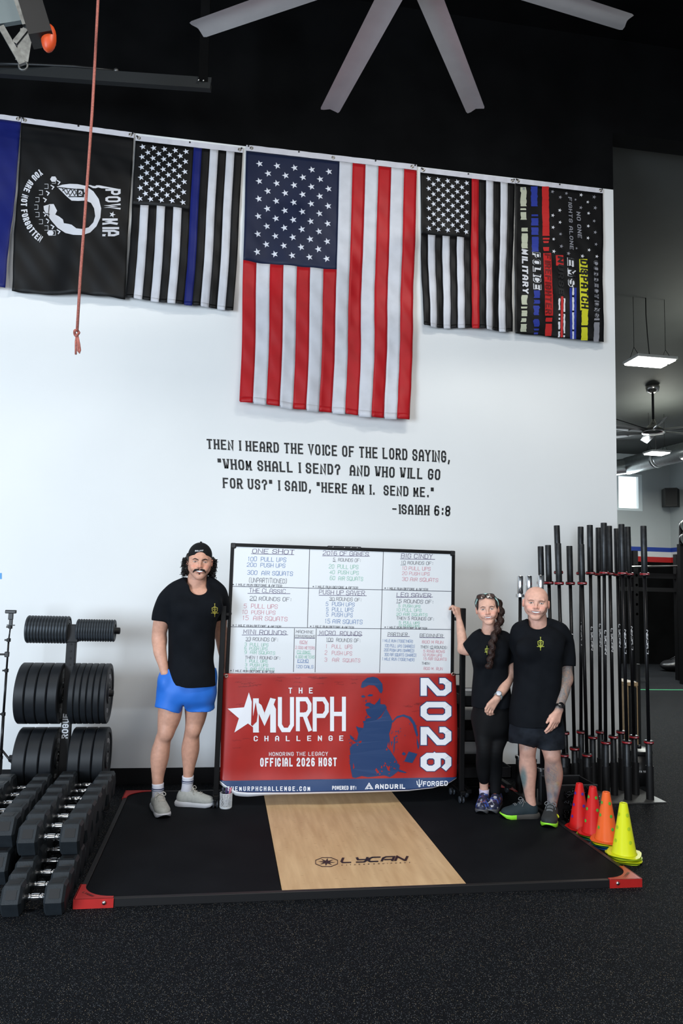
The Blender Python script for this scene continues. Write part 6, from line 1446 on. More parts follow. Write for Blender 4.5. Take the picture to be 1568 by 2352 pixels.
part('orange_cap', xf(sphere((0, 0, 0), (.042, .042, .085), 16, 10), PY(112, 88, yd)), mat('orange_plastic', (.62, .07, .012), .45), op, True, world=True)
for u, v in ((68, 47), (70, 52)): part('slot', sphere(PY(u, v, yd-.03), .012, 8, 6), F_BLK2, op, world=True)
# ------------------------------------------------------------------ far training room
def ydir(u, v, y): return PY(u, v, y)
lamp_m = mat('led_diffuser', (1.0, 1.0, .95), .5, emit=9.)
alu = mat('white_lamp_housing', (.55, .57, .56), .5)
def fixture(u, v, y, L, D, label, rz=0.):
    c = PY(u, v, y); k = thing('high_bay_lamp', label, 'lamp', c, rz, 'suspended high-bay lamps in the far room')
    part('housing', box(-L/2, L/2, -D/2, D/2, .02, .06, .006), alu, k)
    for s in (-1, 1): part('diffuser', box(-L/2+.02, L/2-.02, s*D/4-D*.19, s*D/4+D*.19, -.002, .0195, .004), lamp_m, k)
    zc = ZF(y)-c[2]
    for s in (-1, 1):
        part('hanger_wire', join(tube([(s*L*.40, -D*.3, .06), (s*L*.40, 0, .22), (s*L*.40, D*.3, .06)], .004, 5), tube([(s*L*.40, 0, .22), (s*L*.40, 0, zc)], .004, 5)), steel_blk, k)
    part('power_cord', tube([(0, 0, .06), (-.03, 0, zc*.4), (-.05, .0, zc*.75), (-.05, 0, zc)], .008, 6), steel_blk, k, True)
    return k
fixture(1492, 834, 3.2, .62, .42, 'bright twin-panel high-bay lamp hanging nearest, beyond the white wall')
fixture(1508, 1043, 7.6, .44, .36, 'smaller high-bay lamp glowing behind the far fan')
fixture(1606, 1056, 6.4, .6, .5, 'high-bay lamp cut by the right edge in front of the duct', .5)
# far fan
yfan = 6.2; hub = PY(1500, 990, yfan); steel_n = mat('polished_steel', (.45, .44, .42), .22, .95)
fk = thing('ceiling_fan', 'distant steel ceiling fan with pale blades and long down rod', 'fan', hub)
zc = ZF(yfan)-hub[2]
part('motor_housing', lathe([(.05, -.06), (.20, -.05), (.22, -.01), (.14, .06), (.06, .14), (.03, .22)], 28), steel_n, fk, True)
part('down_rod', lathe([(.022, .18), (.022, zc-.05)], 12), steel_blk, fk, True); part('canopy', lathe([(.03, zc-.16), (.11, zc-.12), (.13, zc-.04), (.10, zc+.02)], 20), steel_n, fk, True)
for k in range(6):
    a = math.radians(8+60*k); V, F = [], []
    for r, w in ((.18, .06), (.5, .085), (1.05, .07)):
        for yy, zz in ((-w, -.02), (0, .015), (w, .03), (0, .004)): V.append((r, yy, zz))
    for j in range(2):
        for i in range(4): F.append((j*4+i, j*4+(i+1) % 4, (j+1)*4+(i+1) % 4, (j+1)*4+i))
    F += [(3, 2, 1, 0), (8, 9, 10, 11)]
    part('blade', xf((np.array(V), F), rot=(.2, 0, a)), mat('pale_blade', (.40, .41, .40), .4), fk, True)
for k, (dx, dy) in enumerate(((-3.2, .4), (-3., -1.5), (3, 1), (2.5, -1.4))): part('guy_wire', tube([(0, 0, .0), (dx, dy, .12)], .008, 5), steel_blk, fk)
# spiral duct with band rings, along the far wall and turning towards the camera
duct_m = mat('spiral_duct', (.42, .46, .46), .32, .85, noise=.1)
yq = 9.3; D0 = PY(1414, 1074, yq); D1 = PY(1440, 1070, yq); D2 = PY(1600, 1030, 7.4); rr = .20
dk = thing('air_duct', 'round silver spiral air duct crossing above the far window', 'duct', D1)
def spiral(a, b, r, n, nm):
    a, b = np.array(a, float), np.array(b, float); P = [a+(b-a)*i/n for i in range(n+1)]; return part(nm, tube(P, [r*(1+(.015 if i % 2 else 0)) for i in range(n+1)], 24), duct_m, dk, True, world=True)
spiral(D0-(D1-D0)*3, D1, rr*.9, 14, 'duct_section'); spiral(D1, D1+(D2-D1)*.45, rr, 16, 'duct_section'); spiral(D1+(D2-D1)*.47, D2, rr, 20, 'duct_section')
m_ = D1+(D2-D1)*.46; part('band_ring', tube([m_-(D2-D1)*.008, m_+(D2-D1)*.008], rr*1.06, 24), alu, dk, True, world=True)
# loudspeaker in the corner
sp = PY(1540, 1143, 9.9); sk = thing('loudspeaker', 'black wall loudspeaker mounted high in the far corner', 'speaker', sp-np.array((0, 0, .22)), -.55)
part('cabinet', prism([(-.20, .16), (-.13, -.16), (.13, -.16), (.20, .16)], 0, .44), hdpe, sk); part('grille', box(-.12, .12, -.17, -.162, .02, .42), F_BLK, sk)
part('bracket', box(-.03, .03, .16, .5, .18, .24), steel_blk, sk)
# rig in front of the black wall
yg = 7.2; x0, x1 = float(PY(1458, 1400, yg)[0]), float(PY(1556, 1400, yg)[0])
rg_ = thing('training_rig', 'black steel pull-up rig with silver crossbar in front of the black wall', 'rig', ((x0+x1)/2, yg, 0))
holes = mat('bright_hole', (.6, .6, .6), .5)
for x, v in ((x0, 1265), (x1, 1270), (x0-.62, 1280)):
    zt = float(PY(1458, v, yg)[2]); u = part('upright', box(x-.05, x+.05, yg-.05, yg+.05, 0, zt), steel_blk, rg_, world=True)
    for k in range(6): part('hole_rim', xf(lathe([(.001, 0), (.026, 0)], 10, 'y'), (x+.012, yg-.053, zt-.30-.19*k)), holes, u, world=True)
za, zb_ = float(PY(1500, 1303, yg)[2]), float(PY(1500, 1330, yg)[2])
part('pull_up_bar', tube([(x0-.6, yg-.1, za-.03), (x1+.2, yg-.1, za+.05)], .02, 10), steel_n, rg_, True, world=True)
part('crossbeam', box(x0-.6, x1, yg-.04, yg+.04, za-.22, za-.12), steel_blk, rg_, world=True); part('crossbeam', box(x0-.6, x1, yg-.04, yg+.04, zb_-.25, zb_-.17), steel_blk, rg_, world=True)
# stacked black discs on a storage post at the right edge
yk = 6.6
rk = thing('storage_post', 'black storage post with two round pads at the right edge', 'post', (float(PY(1566, 1400, yk)[0]), yk, 0)); zt = float(PY(1566, 1250, yk)[2])
part('upright', xf(box(-.05, .05, -.05, .05, 0, zt), (rk.location[0], yk, 0)), steel_blk, rk, world=True)
for v in (1209, 1239):
    c = PY(1573, v, yk-.1); t = part('round_pad', xf(lathe([(.001, -.028), (.03, -.03), (.115, -.03), (.125, 0), (.115, .03), (.03, .03)], 28, 'y'), c), plastic_blk, rk, True, world=True); part('pad_ring', xf(lathe([(.108, -.034), (.113, -.036), (.113, -.031)], 28, 'y'), c), mat('dim_ring', (.10, .12, .12), .4), t, True, world=True)
part('pad_arm', bar((rk.location[0], yk, zt-.02), (rk.location[0], yk-.02, float(PY(1573, 1200, yk)[2])), .05, .05, up=(0, 1, 0)), steel_blk, rk, world=True)
# bag on the floor
b0 = PZ(1543, 1532, 0.)+(-.45, -1.0, 0); sh = mat('shiny_black_bag', (.02, .02, .022), .3, spec=.6)
bgk = thing('duffel_bag', 'slumped shiny black bag on the far floor at the right edge', 'bag', b0+np.array((0, .1, 0)))
Fb = Field((-.55, -.4, -.01), (.55, .4, .5), .016); Fb.ell((-.08, 0, .12), (.34, .22, .13), None, .05); Fb.ell((.22, .02, .10), (.22, .20, .10), None, .06); Fb.ell((-.02, -.03, .20), (.20, .14, .08), None, .06); Fb.disp(folds(.022, 8, .55)); Fb.half((0, 0, 0.0), (0, 0, -1))
V, F = Fb.mesh(); np_mesh('bag_body', V, F, sh, bgk)
part('strap', tube([(-.25, -.1, .26), (-.1, -.16, .36), (.1, -.16, .34), (.25, -.1, .25)], .015, 8), sh, bgk, True)

# distant small balls / cones by the far wall line: one dark bench under the stripe
# ------------------------------------------------------------------ people
def col_const(V, c, a=1.): return np.tile(np.array(tuple(c)+(a,)), (len(V), 1))
def hair_tube(seed, pts, r, n=6): return tube(curve(pts, 12), r, n)
BROW = mat('dark_brow_hair', (.018, .011, .008), .7); HAIR_B = mat('black_curly_hair', (.008, .006, .005), .55, spec=.4); HAIR_W = mat('dark_brown_hair', (.020, .008, .006), .55, spec=.3, noise=.3, nscale=60)
# ================= man on the left: blue shorts, cap
Y1 = -.84
def J(u, v, dy=0.): return PY(u, v, Y1+dy)
px = 1/314.
base = PZ(405, 1858, TH); base[2] = TH
m1 = thing('person', 'tall man in black t-shirt, bright blue shorts and backwards black cap, left of the board', 'person', base)
sk = (.68, .36, .255)
def man_col(L, col, tint, g):
    m = (L[:, 2] < -.052) & (L[:, 2] > -.125) & (L[:, 1] < .0); tint(m*np.clip((-.052-L[:, 2])/.02, 0, 1), A_(.36, .21, .165), .30)
hc = J(458.5, 1291, -.02); fwd = A_(CAM[0]-hc[0]+.15, CAM[1]-hc[1], -.35)
nk = [(J(456, 1300, .03), .056), (J(453, 1326, .035), .066), (J(452, 1346, .03), .073), (J(454, 1362, .02), .08)]
hd = Head(hc, fwd, 1.04, roll=.02, jaw=1.15, wide=1.09, neck=nk, chest=(J(460, 1376, .01), (.17, .095, .09)), skin=sk, colfn=man_col, smile=1.1)
# arms
FA = Field(J(335, 1600, -.22), J(410, 1340, .22)+A_(0, .0, 0), .0048)
FA = Field(np.minimum(J(335, 1600, -.2), J(335, 1600, .2)), np.maximum(J(412, 1345, -.2), J(412, 1345, .2)), .0048)
FA.chain([J(386, 1370), J(374, 1415, .0), J(366, 1452, .02), J(366, 1472, .02)], [.056, .060, .053, .047], .03, sq=((0, 1, 0), .95))
FA.chain([J(366, 1470, .02), J(367, 1495, -.015), J(374, 1525, -.04), J(378, 1545, -.05)], [.047, .047, .035, .029], .03, sq=((0, 1, 0), .85))
hand(FA, J(378.5, 1546, -.045), J(386, 1590, .0)-J(378, 1545, -.05), A_(.6, .8, 0), A_(.5, -.8, 0), [(.15, .3, .2)]*4, 1.0, thumb=(.5, .4))
FB = Field(np.minimum(J(480, 1600, -.1), J(480, 1600, .32)), np.maximum(J(545, 1340, -.1), J(545, 1340, .36)), .0048)
FB.chain([J(500, 1378, .05), J(505, 1415, .12), J(506, 1452, .18)], [.050, .053, .047], .03); FB.chain([J(506, 1452, .18), J(512, 1490, .19), J(519, 1530, .19)], [.046, .042, .028], .03)
hand(FB, J(519, 1530, .19), J(523, 1575, .20)-J(519, 1530, .19), A_(-.9, .3, 0), A_(0, -1, 0), [(.2, .5, .3), (.25, .5, .3), (.3, .5, .3), (.3, .5, .3)], .98, thumb=(.5, .3))
def legs(kn, lo_, hi_, pts, rs, sqd=None):
    F = Field(lo_, hi_, .0055)
    F.chain(pts, rs, .02); return F
def legfield(pts, rs, extra=(), sq=None):
    P = np.array(pts); m = max(rs)+.03; F = Field(P.min(0)-m, P.max(0)+m, .0055); F.chain(pts, rs, .025, sq=sq)
    for c, r in extra: F.ell(c, r, None, .03)
    return F
# image-left leg
L1 = legfield([J(395, 1575, .02), J(391, 1625, .0), J(386, 1655, -.01), J(381, 1682, -.02), J(374, 1700, -.01), J(367, 1738, .0), J(363, 1775, -.0), J(362, 1800, -.01), J(361, 1838, .01)],
              [.095, .086, .074, .060, .056, .064, .046, .038, .036], [(J(364, 1733, .045), (.052, .045, .11)), (J(382, 1684, -.055), (.040, .030, .045)), (J(394, 1640, -.02), (.062, .06, .10))])
L2 = legfield([J(452, 1575, .05), J(451, 1620, .05), J(449, 1648, .05), J(444, 1672, .05), J(440, 1690, .06), J(437, 1722, .08), J(434, 1758, .08), J(432, 1780, .08), J(428, 1818, .09)],
              [.095, .086, .074, .060, .056, .064, .045, .036, .028], [(J(437, 1718, .12), (.054, .045, .11)), (J(446, 1676, .015), (.040, .030, .045))])
def inner(pts_sets, vox=.010):
    allp = np.array([q for s_, r_ in pts_sets for q in s_]); F = Field(allp.min(0)-.16, allp.max(0)+.16, vox)
    for s_, r_ in pts_sets: F.chain(s_, r_, .04)
    return F
IN = inner([([J(458, 1365, .02), J(456, 1400, .01), J(440, 1480, .02), J(425, 1560, .03), J(425, 1590, .03)], [.07, .11, .105, .11, .10]), ([J(386, 1372, .01), J(410, 1366, .01), J(480, 1366, .01), J(502, 1376, .02)], [.05, .06, .06, .045]), ([J(397, 1600, .02), J(425, 1570, .03), J(452, 1600, .05)], [.07, .10, .07])])
P_ = [(hd.V, hd.Q, hd.col)]
for F in (FA, FB, L1, L2, IN): V, Q = F.mesh(); P_.append((V, Q, col_const(V, A_(*sk)*(.95 if F in (FA, FB) else .80))))
V, Q, C = cat_np(P_); np_mesh('body', V-base, Q, SKIN, m1, C)
face_parts(hd, m1, base, BROW, [(.009, .015), (.020, .0215), (.033, .0255), (.046, .0195)], eye=(.0118, .0032), mouth=(.0295, .0118), brow_r=.0040)
# moustache, soul patch
g = []; rm = random.Random(5)
for k in range(70):
    x = rm.uniform(-.030, .030); z = -.0415-.004*(abs(x)/.03)-rm.uniform(0, .006); q = 1 if x > 0 else -1
    g.append(hd.strip([(x, z), (x+q*.007, z-.004-.010*(abs(x)/.03)**3), (x+q*.0095, z-.009-.014*(abs(x)/.03)**3)], .0022, .0015, 5))
part('moustache', (join(*g)[0]-base, join(*g)[1]), HAIR_B, m1, True)
g = [hd.strip([(rm.uniform(-.005, .005), -.0735), (rm.uniform(-.005, .005), -.082)], .002, .001, 5) for _ in range(14)]
part('soul_patch', (join(*g)[0]-base, join(*g)[1]), HAIR_B, m1, True)
# curly mullet
F = Field(hc-A_(.16, .10, .20), hc+A_(.16, .16, .10), .004)
for q in (-1, 1):
    F.ell(hd.P(q*.068, .038, .01), (.022, .05, .045), None, .02); F.ell(hd.P(q*.076, .048, -.035), (.026, .042, .042), None, .02); F.ell(hd.P(q*.076, .052, -.070), (.024, .040, .026), None, .02)
    F.ell(hd.P(q*.070, -.012, .022), (.008, .020, .030), None, .01)
F.ell(hd.P(0, .085, -.04), (.085, .03, .09), None, .03); F.disp(folds(.010, 3, 4.))
V, Q = F.mesh(); hr = np_mesh('hair', V-base, Q, HAIR_B, m1)
g = []; rm = random.Random(9)
for k in range(230):
    q = rm.choice((-1, 1)); a = hd.P(q*(.074+rm.uniform(0, .030)), rm.uniform(-.012, .085), rm.uniform(-.085, .030)); R_ = rm.uniform(.006, .013); ph = rm.uniform(0, 6); n = 26; tw = rm.uniform(.32, .55)
    d = A_(q*rm.uniform(-.004, .022), rm.uniform(-.012, .008), -rm.uniform(.014, .042)); pts = [a+d*i/n+A_(R_*math.cos(ph+tw*i), R_*math.sin(ph+tw*i), .45*R_*math.sin(tw*i*1.3+ph))*(1-.3*i/n) for i in range(n)]
    g.append(tube(pts, [.0030*(1-.7*i/n) for i in range(n)], 5))
part('curls', (join(*g)[0]-base, join(*g)[1]), HAIR_B, hr, True)
# cap worn backwards
CAPM = mat('black_cap_cloth', (.007, .008, .009), .8, spec=.2, bump=.15, bscale=500)
F = Field(hc-A_(.16, .2, .10), hc+A_(.16, .22, .18), .0035)
F.ell(hd.P(0, .012, .045), A_(.0845, .104, .0935)*1.04, hd.R, .01); 
Rt = hd.R@np.array(Euler((-.30, 0, 0)).to_matrix()); pc_ = hd.P(0, -.08, .044); 
F.ell(hd.P(0, .010, .030), A_(.0785, .098, .088)*1.02, hd.R, .003, 's')
F.half(pc_, -(Rt@A_(0, 0, 1)))
F.cap(hd.P(0, -.14, .034), hd.P(0, -.06, .048), .036, .036, .008, 's', (tuple(hd.R[:, 2]), .8))
F.ell(hd.P(0, .12, .01), (.065, .075, .010), Rt, .01)
V, Q = F.mesh(); cp = np_mesh('cap', V-base, Q, CAPM, m1); ct = bvh(V, Q)
0 and part('cap_strap', (tube([hd.front(x, .069-.10*x*x*8, .006) for x in np.linspace(-.045, .045, 11)], .007, 8)[0]-base, tube([A_(x, 0, 0) for x in np.linspace(-.045, .045, 11)], .007, 8)[1]), CAPM, cp, True)
part('cap_button', (sphere(hd.P(0, .012, .1415), (.009, .009, .004), 10, 6)[0]-base, sphere((0, 0, 0), 1, 10, 6)[1]), CAPM, cp, True)
def on_tree(tree, u, v, lift=.0015):
    d = ray(u, v); d = d/np.linalg.norm(d); h = tree.ray_cast(Vector(CAM), Vector(d)); return np.array(h[0])-d*lift if h[0] is not None else None
g = fit2d(strokes('BULLFIT', 60, 44, .22, .8, slant=.15)[:2], 447.5, 467, 0, 3.4); V = []
for x, y in g[0]:
    p = on_tree(ct, x, 1267.0-y-.04*(x-447), .003); V.append(p if p is not None else hd.P(0, -.1, .07))
part('printed_lettering', orient_out((np.array(V)-base, g[1]), CAM-base), white_ink, cp)
# shirt
F = Field(np.minimum(J(345, 1590, -.24), J(345, 1590, .30)), np.maximum(J(530, 1315, -.24), J(530, 1315, .30)), .0055)
s_ = []
for u0, u1, v, dpt, dy in ((385, 498, 1572, .160, .02), (384, 496, 1548, .160, .02), (386, 492, 1520, .150, .015), (386, 490, 1490, .138, .01), (385, 494, 1455, .142, .005), (384, 500, 1420, .150, 0), (384, 506, 1390, .148, 0), (386, 510, 1368, .130, .005), (398, 496, 1352, .105, .01), (424, 478, 1338, .085, .02)):
    a, b = J(u0, v, dy), J(u1, v, dy); s_.append(((a[0]+b[0])/2, Y1+dy, (a[2]+b[2])/2, (b[0]-a[0])/2, dpt))
F.loft(s_, 0., .03, p=2.4)
F.chain([J(425, 1342, .03), J(394, 1364, .01), J(377, 1392, 0), J(370, 1440, .0)], [.053, .064, .071, .070], .035, cut=(J(371, 1426), J(371, 1440)-J(379, 1392)))
F.chain([J(480, 1342, .03), J(500, 1362, .04), J(507, 1390, .09), J(507, 1436, .13)], [.055, .066, .067, .064], .035, cut=(J(507, 1419, .12), J(507, 1430, .13)-J(508, 1390, .09)))
F.ell(J(430, 1400, -.09), (.09, .06, .07), None, .05); F.ell(J(485, 1398, -.085), (.085, .055, .07), None, .05)
F.disp(folds(.006, 1)); F.disp(folds(.0025, 61, 2.2)); 
F.ell(J(452, 1332, -.02), (.074, .085, .105), None, .006, 's'); F.ell(J(457, 1351, -.10), (.066, .10, .050), None, .02, 's'); F.loft([(s_[0][0], s_[0][1], s_[0][2]-.05, s_[0][3]-.012, s_[0][4]-.012), (s_[1][0], s_[1][1], s_[1][2]-.02, s_[1][3]-.012, s_[1][4]-.012)], 0, .004, 's')
V, Q = F.mesh(); sh1 = np_mesh('t_shirt', V-base, Q, TEE, m1); crest(bvh(V, Q), 493, 1402, 15, GOLD, sh1, base)
# shorts
SHB = mat('bright_blue_shorts', (.022, .155, .62), .5, spec=.3, noise=.05, nscale=8, bump=.1, bscale=300)
F = Field(np.minimum(J(345, 1650, -.24), J(345, 1650, .28)), np.maximum(J(510, 1530, -.24), J(510, 1530, .28)), .0055); s_ = []
for u0, u1, v, dpt, dy in ((400, 460, 1628, .07, .03), (372, 488, 1612, .115, .02), (365, 498, 1595, .135, .02), (366, 498, 1575, .138, .02), (368, 497, 1555, .130, .02), (376, 494, 1535, .115, .02)):
    a, b = J(u0, v, dy), J(u1, v, dy); s_.append(((a[0]+b[0])/2, Y1+dy, (a[2]+b[2])/2, (b[0]-a[0])/2, dpt))
F.loft(s_, 0, .03)
def legtube(F, top, bot, r0, r1, cut, wall=.010, sq=None, nrm=None):
    F.cap(top, bot, r0, r1, .02, 'u', sq)
    d = (A_(*bot)-A_(*top)); d /= np.linalg.norm(d); return d
a, b = J(397, 1590, .01), J(387, 1632, .0); n1_ = b-a; n1_ /= np.linalg.norm(n1_)
F.chain([a, b+n1_*.12], [.105, .098], .03, sq=((0, 1, 0), 1.12), cut=(b, n1_+A_(-.10, 0, 0))); c, d = J(459, 1590, .05), J(459, 1628, .05); F.chain([c, d+A_(0, 0, -.12)], [.105, .116], .03, sq=((0, 1, 0), 1.05), cut=(d, (.04, 0, -1)))
F.ell(J(380, 1568, -.045), (.045, .050, .060), None, .03); F.disp(folds(.006, 7)); F.disp(folds(.002, 64, 2.4)); F.ell(J(421, 1640, -.0), (.010, .3, .075), None, .02, 's')
V, Q = F.mesh(); so = np_mesh('shorts', V-base, Q, SHB, m1)
# socks, shoes
SOCK = mat('white_sock', (.70, .70, .78), .8, bump=.2, bscale=300); NAVY = mat('navy_sock_band', (.02, .03, .09), .7)
for pts, rs, bz in (([J(362.5, 1799, -.01), J(362.5, 1812, -.01), J(362, 1828, .0), J(361, 1843, .01)], [.041, .040, .039, .038], J(362.5, 1810, -.01)), ([J(431.5, 1782, .08), J(431, 1795, .085), J(429, 1810, .09), J(426, 1824, .10)], [.041, .040, .039, .038], J(431, 1792.5, .085))):
    g = tube(curve(pts, 12), np.interp(np.linspace(0, 1, len(curve(pts, 12))), np.linspace(0, 1, 4), rs), 28); s1 = part('sock', (g[0]-base, g[1]), SOCK, m1, True)
    part('sock_band', (lathe([(.0435, -.003), (.0438, .003)], 28)[0]+bz-base, lathe([(1, 0), (1, 1)], 28)[1]), NAVY, s1, True); part('sock_band', (lathe([(.0435, -.0012), (.0438, .0012)], 28)[0]+bz-(0, 0, .012)-base, lathe([(1, 0), (1, 1)], 28)[1]), NAVY, s1, True)
UP = mat('pale_grey_knit', (.42, .43, .41), .75, noise=.08, nscale=60, bump=.25, bscale=350); SOLE = mat('white_foam_sole', (.66, .67, .72), .5); LACE = mat('cream_lace', (.55, .52, .48), .8)
def shoe_at(root, base, ank, toe_px, L, *a, **k):
    t = PZ(toe_px[0], toe_px[1], TH); d = A_(t[0]-ank[0], t[1]-ank[1]); d /= np.linalg.norm(d); s = L/.30; h = A_(ank[0], ank[1])-d*.054*s; shoe(root, base, h, h+d*L, TH, *a, **k)
shoe_at(m1, base, J(361, 1843, .01), (380, 1884), .30, UP, SOLE, LACE, .108, collar_h=.105)
shoe_at(m1, base, J(422, 1824, .09), (486, 1852), .285, UP, SOLE, LACE, .105, collar_h=.105)

# ================= bald man on the right
Y3 = -1.27
def J(u, v, dy=0.): return PY(u, v, Y3+dy)
base = PZ(1228, 1885, TH); base[2] = TH
m3 = thing('person', 'smiling bald man in black t-shirt and dark shorts with tattooed arm and legs', 'person', base)
sk3 = (.74, .42, .325)
def bald_col(L, col, tint, g):
    m = (L[:, 2] < -.06) & (L[:, 2] > -.125) & (L[:, 1] < .0); tint(m*1., A_(.45, .26, .21), .22)
hc = J(1230.5, 1386, -.02); fwd = A_(CAM[0]-hc[0]+.1, CAM[1]-hc[1], -.10)
nk = [(J(1233, 1395, .03), .054), (J(1234, 1420, .035), .060), (J(1235, 1440, .03), .066), (J(1236, 1452, .02), .07)]
hd = Head(hc, fwd, .98, roll=.05, jaw=1.1, wide=1.16, neck=nk, chest=(J(1236, 1470, .02), (.16, .09, .09)), skin=sk3, colfn=bald_col, bald=True, smile=1.12)
AR = Field(np.minimum(J(1232, 1700, -.26), J(1232, 1700, .2)), np.maximum(J(1330, 1440, -.26), J(1330, 1440, .2)), .0042)
AR.chain([J(1286, 1462, .02), J(1295, 1500, .02), J(1298, 1535, .01), J(1299, 1560, .0)], [.052, .054, .050, .046], .03); AR.chain([J(1299, 1558, .0), J(1294, 1585, -.06), J(1288, 1610, -.11), J(1284, 1628, -.145)], [.046, .045, .034, .028], .03, sq=((0, 1, 0), .85))
hX = J(1271, 1668, -.185)-J(1283, 1630, -.145)
hand(AR, J(1283, 1631, -.15), hX, A_(-.45, .9, -.1), A_(-.9, -.35, .1), [(.10, .25, .2), (.16, .35, .25), (.22, .45, .3), (.28, .5, .35)], 1.04, thumb=(.55, .15), spread=.10)
V, Q = AR.mesh(); ca = col_const(V, sk3); zw = J(1284, 1626)[2]; ze = J(1299, 1535)[2]; t_ = np.clip((V[:, 2]-zw-.0)/.03, 0, 1); ca[:, 3] = 1-t_*.88
bare = np.exp(-(((V[:, 2]-J(1300, 1572)[2])/.045)**2+((V[:, 0]-J(1312, 1565)[0])/.040)**2)); ca[:, 3] = np.clip(ca[:, 3]+bare, 0, 1); ca[:, :3] = A_(*sk3)*.93
LA = legfield([J(1217, 1640, .06), J(1214, 1690, .03), J(1212, 1715, .02), J(1211, 1736, .02), J(1212, 1765, .04), J(1214, 1800, .05), J(1217, 1830, .06), J(1221, 1856, .07)], [.09, .074, .062, .056, .062, .047, .036, .035], [(J(1213, 1760, .075), (.05, .04, .10)), (J(1212, 1722, -.02), (.042, .032, .04))])
LB = legfield([J(1255, 1640, -.02), J(1262, 1700, -.05), J(1266, 1725, -.06), J(1269, 1748, -.06), J(1271, 1778, -.03), J(1270, 1812, -.01), J(1268, 1840, .01), J(1266, 1862, .03)], [.09, .076, .063, .056, .064, .048, .036, .035], [(J(1272, 1772, .005), (.052, .04, .10)), (J(1268, 1736, -.10), (.042, .032, .04))])
V1, Q1 = LA.mesh(); c1 = col_const(V1, A_(*sk3)*.86)
def uvof(V): d = V-CAM; zz = d@FX; return W/2+FPX*(d@RX)/zz, H/2-FPX*(d@UX)/zz
u, v = uvof(V1); tq = np.exp(-(((u-1201)/9)**2+((v-1788)/26)**2)**2); tk = .6*np.exp(-(((u-1207)/13)**2+((v-1716)/9)**2)**2)
c1[:, 3] = 1-.25*tq-tk*.8; c1[:, :3] = c1[:, :3]*(1-.85*tq[:, None])+A_(.06, .20, .22)*.85*tq[:, None]
V2, Q2 = LB.mesh(); c2 = col_const(V2, A_(*sk3)*.86); u, v = uvof(V2); w_ = 1/(1+np.exp(-(v-1752)/5))*1/(1+np.exp((u-1285)/3)); c2[:, 3] = 1-.78*w_
rt = random.Random(2)
for k in range(16):
    cu, cv = rt.uniform(1250, 1284), rt.uniform(1765, 1850); m = np.exp(-(((u-cu)/rt.uniform(4, 8))**2+((v-cv)/rt.uniform(6, 12))**2)**2)*w_; cc = A_(*rt.choice([(.10, .22, .30), (.45, .30, .10), (.30, .14, .20), (.34, .33, .32), (.10, .13, .16), (.12, .20, .28)]))
    c2[:, :3] = c2[:, :3]*(1-.7*m[:, None])+cc*.7*m[:, None]; c2[:, 3] = np.clip(c2[:, 3]+.35*m, 0, 1)
IN = inner([([J(1236, 1455, .02), J(1236, 1490, .01), J(1234, 1570, .0), J(1232, 1650, .0), J(1232, 1680, .0)], [.07, .105, .10, .11, .09]), ([J(1200, 1462, .05), J(1225, 1460, .03), J(1262, 1460, .02), J(1286, 1464, .02)], [.05, .06, .06, .045]), ([J(1214, 1690, .03), J(1232, 1660, .0), J(1258, 1690, -.04)], [.06, .10, .06])]); Vi, Qi = IN.mesh()
Vb, Qb, Cb = cat_np([(hd.V, hd.Q, hd.col), (V, Q, ca), (V1, Q1, c1), (V2, Q2, c2), (Vi, Qi, col_const(Vi, sk3))]); np_mesh('body', Vb-base, Qb, SKIN, m3, Cb)
PB = mat('light_brow_hair', (.16, .08, .05), .7)
face_parts(hd, m3, base, PB, [(.013, .021), (.026, .0245), (.038, .0235), (.048, .018)], eye=(.0125, .0042), mouth=(.0300, .0125), brow_r=.0026)
F = Field(np.minimum(J(1150, 1680, -.24), J(1150, 1680, .26)), np.maximum(J(1330, 1420, -.24), J(1330, 1420, .26)), .0055); s_ = []
for u0, u1, v, dpt, dy in ((1174, 1286, 1664, .160, -.01), (1175, 1284, 1640, .155, -.01), (1180, 1281, 1600, .135, 0), (1184, 1282, 1560, .135, 0), (1186, 1286, 1520, .142, 0), (1185, 1292, 1485, .145, 0), (1186, 1297, 1465, .13, .01), (1200, 1284, 1448, .105, .015), (1214, 1256, 1436, .085, .02)):
    a, b = J(u0, v, dy), J(u1, v, dy); s_.append(((a[0]+b[0])/2, Y3+dy, (a[2]+b[2])/2, (b[0]-a[0])/2, dpt))
F.loft(s_, -.12, .03, p=2.4)
F.chain([J(1256, 1436, .03), J(1284, 1452, .02), J(1296, 1482, .02), J(1299.5, 1545, .01)], [.055, .068, .069, .064], .035, cut=(J(1298.5, 1529, .01), J(1299, 1529, .01)-J(1296, 1482, .02))); F.chain([J(1214, 1436, .03), J(1196, 1450, .03), J(1190, 1480, .10)], [.055, .066, .066], .05)
F.ell(J(1212, 1492, -.085), (.085, .055, .07), None, .05); F.ell(J(1262, 1492, -.085), (.085, .055, .07), None, .05); F.disp(folds(.006, 21)); F.disp(folds(.0025, 62, 2.2))
F.ell(J(1234, 1422, -.015), (.070, .080, .085), None, .006, 's'); F.ell(J(1234, 1436, -.10), (.050, .09, .030), None, .02, 's')
F.loft([(s_[0][0], s_[0][1], s_[0][2]-.05, s_[0][3]-.012, s_[0][4]-.012), (s_[1][0], s_[1][1], s_[1][2]-.03, s_[1][3]-.012, s_[1][4]-.012)], -.12, .004, 's')
V, Q = F.mesh(); sh3 = np_mesh('t_shirt', V-base, Q, TEE, m3); crest(bvh(V, Q), 1241, 1479, 15, LIME, sh3, base)
SHC = mat('dark_camo_shorts', (.007, .010, .016), .75, spec=.2, noise=.55, nscale=14, bump=.1, bscale=300)
F = Field(np.minimum(J(1150, 1735, -.28), J(1150, 1735, .26)), np.maximum(J(1310, 1620, -.28), J(1310, 1620, .26)), .0055); s_ = []
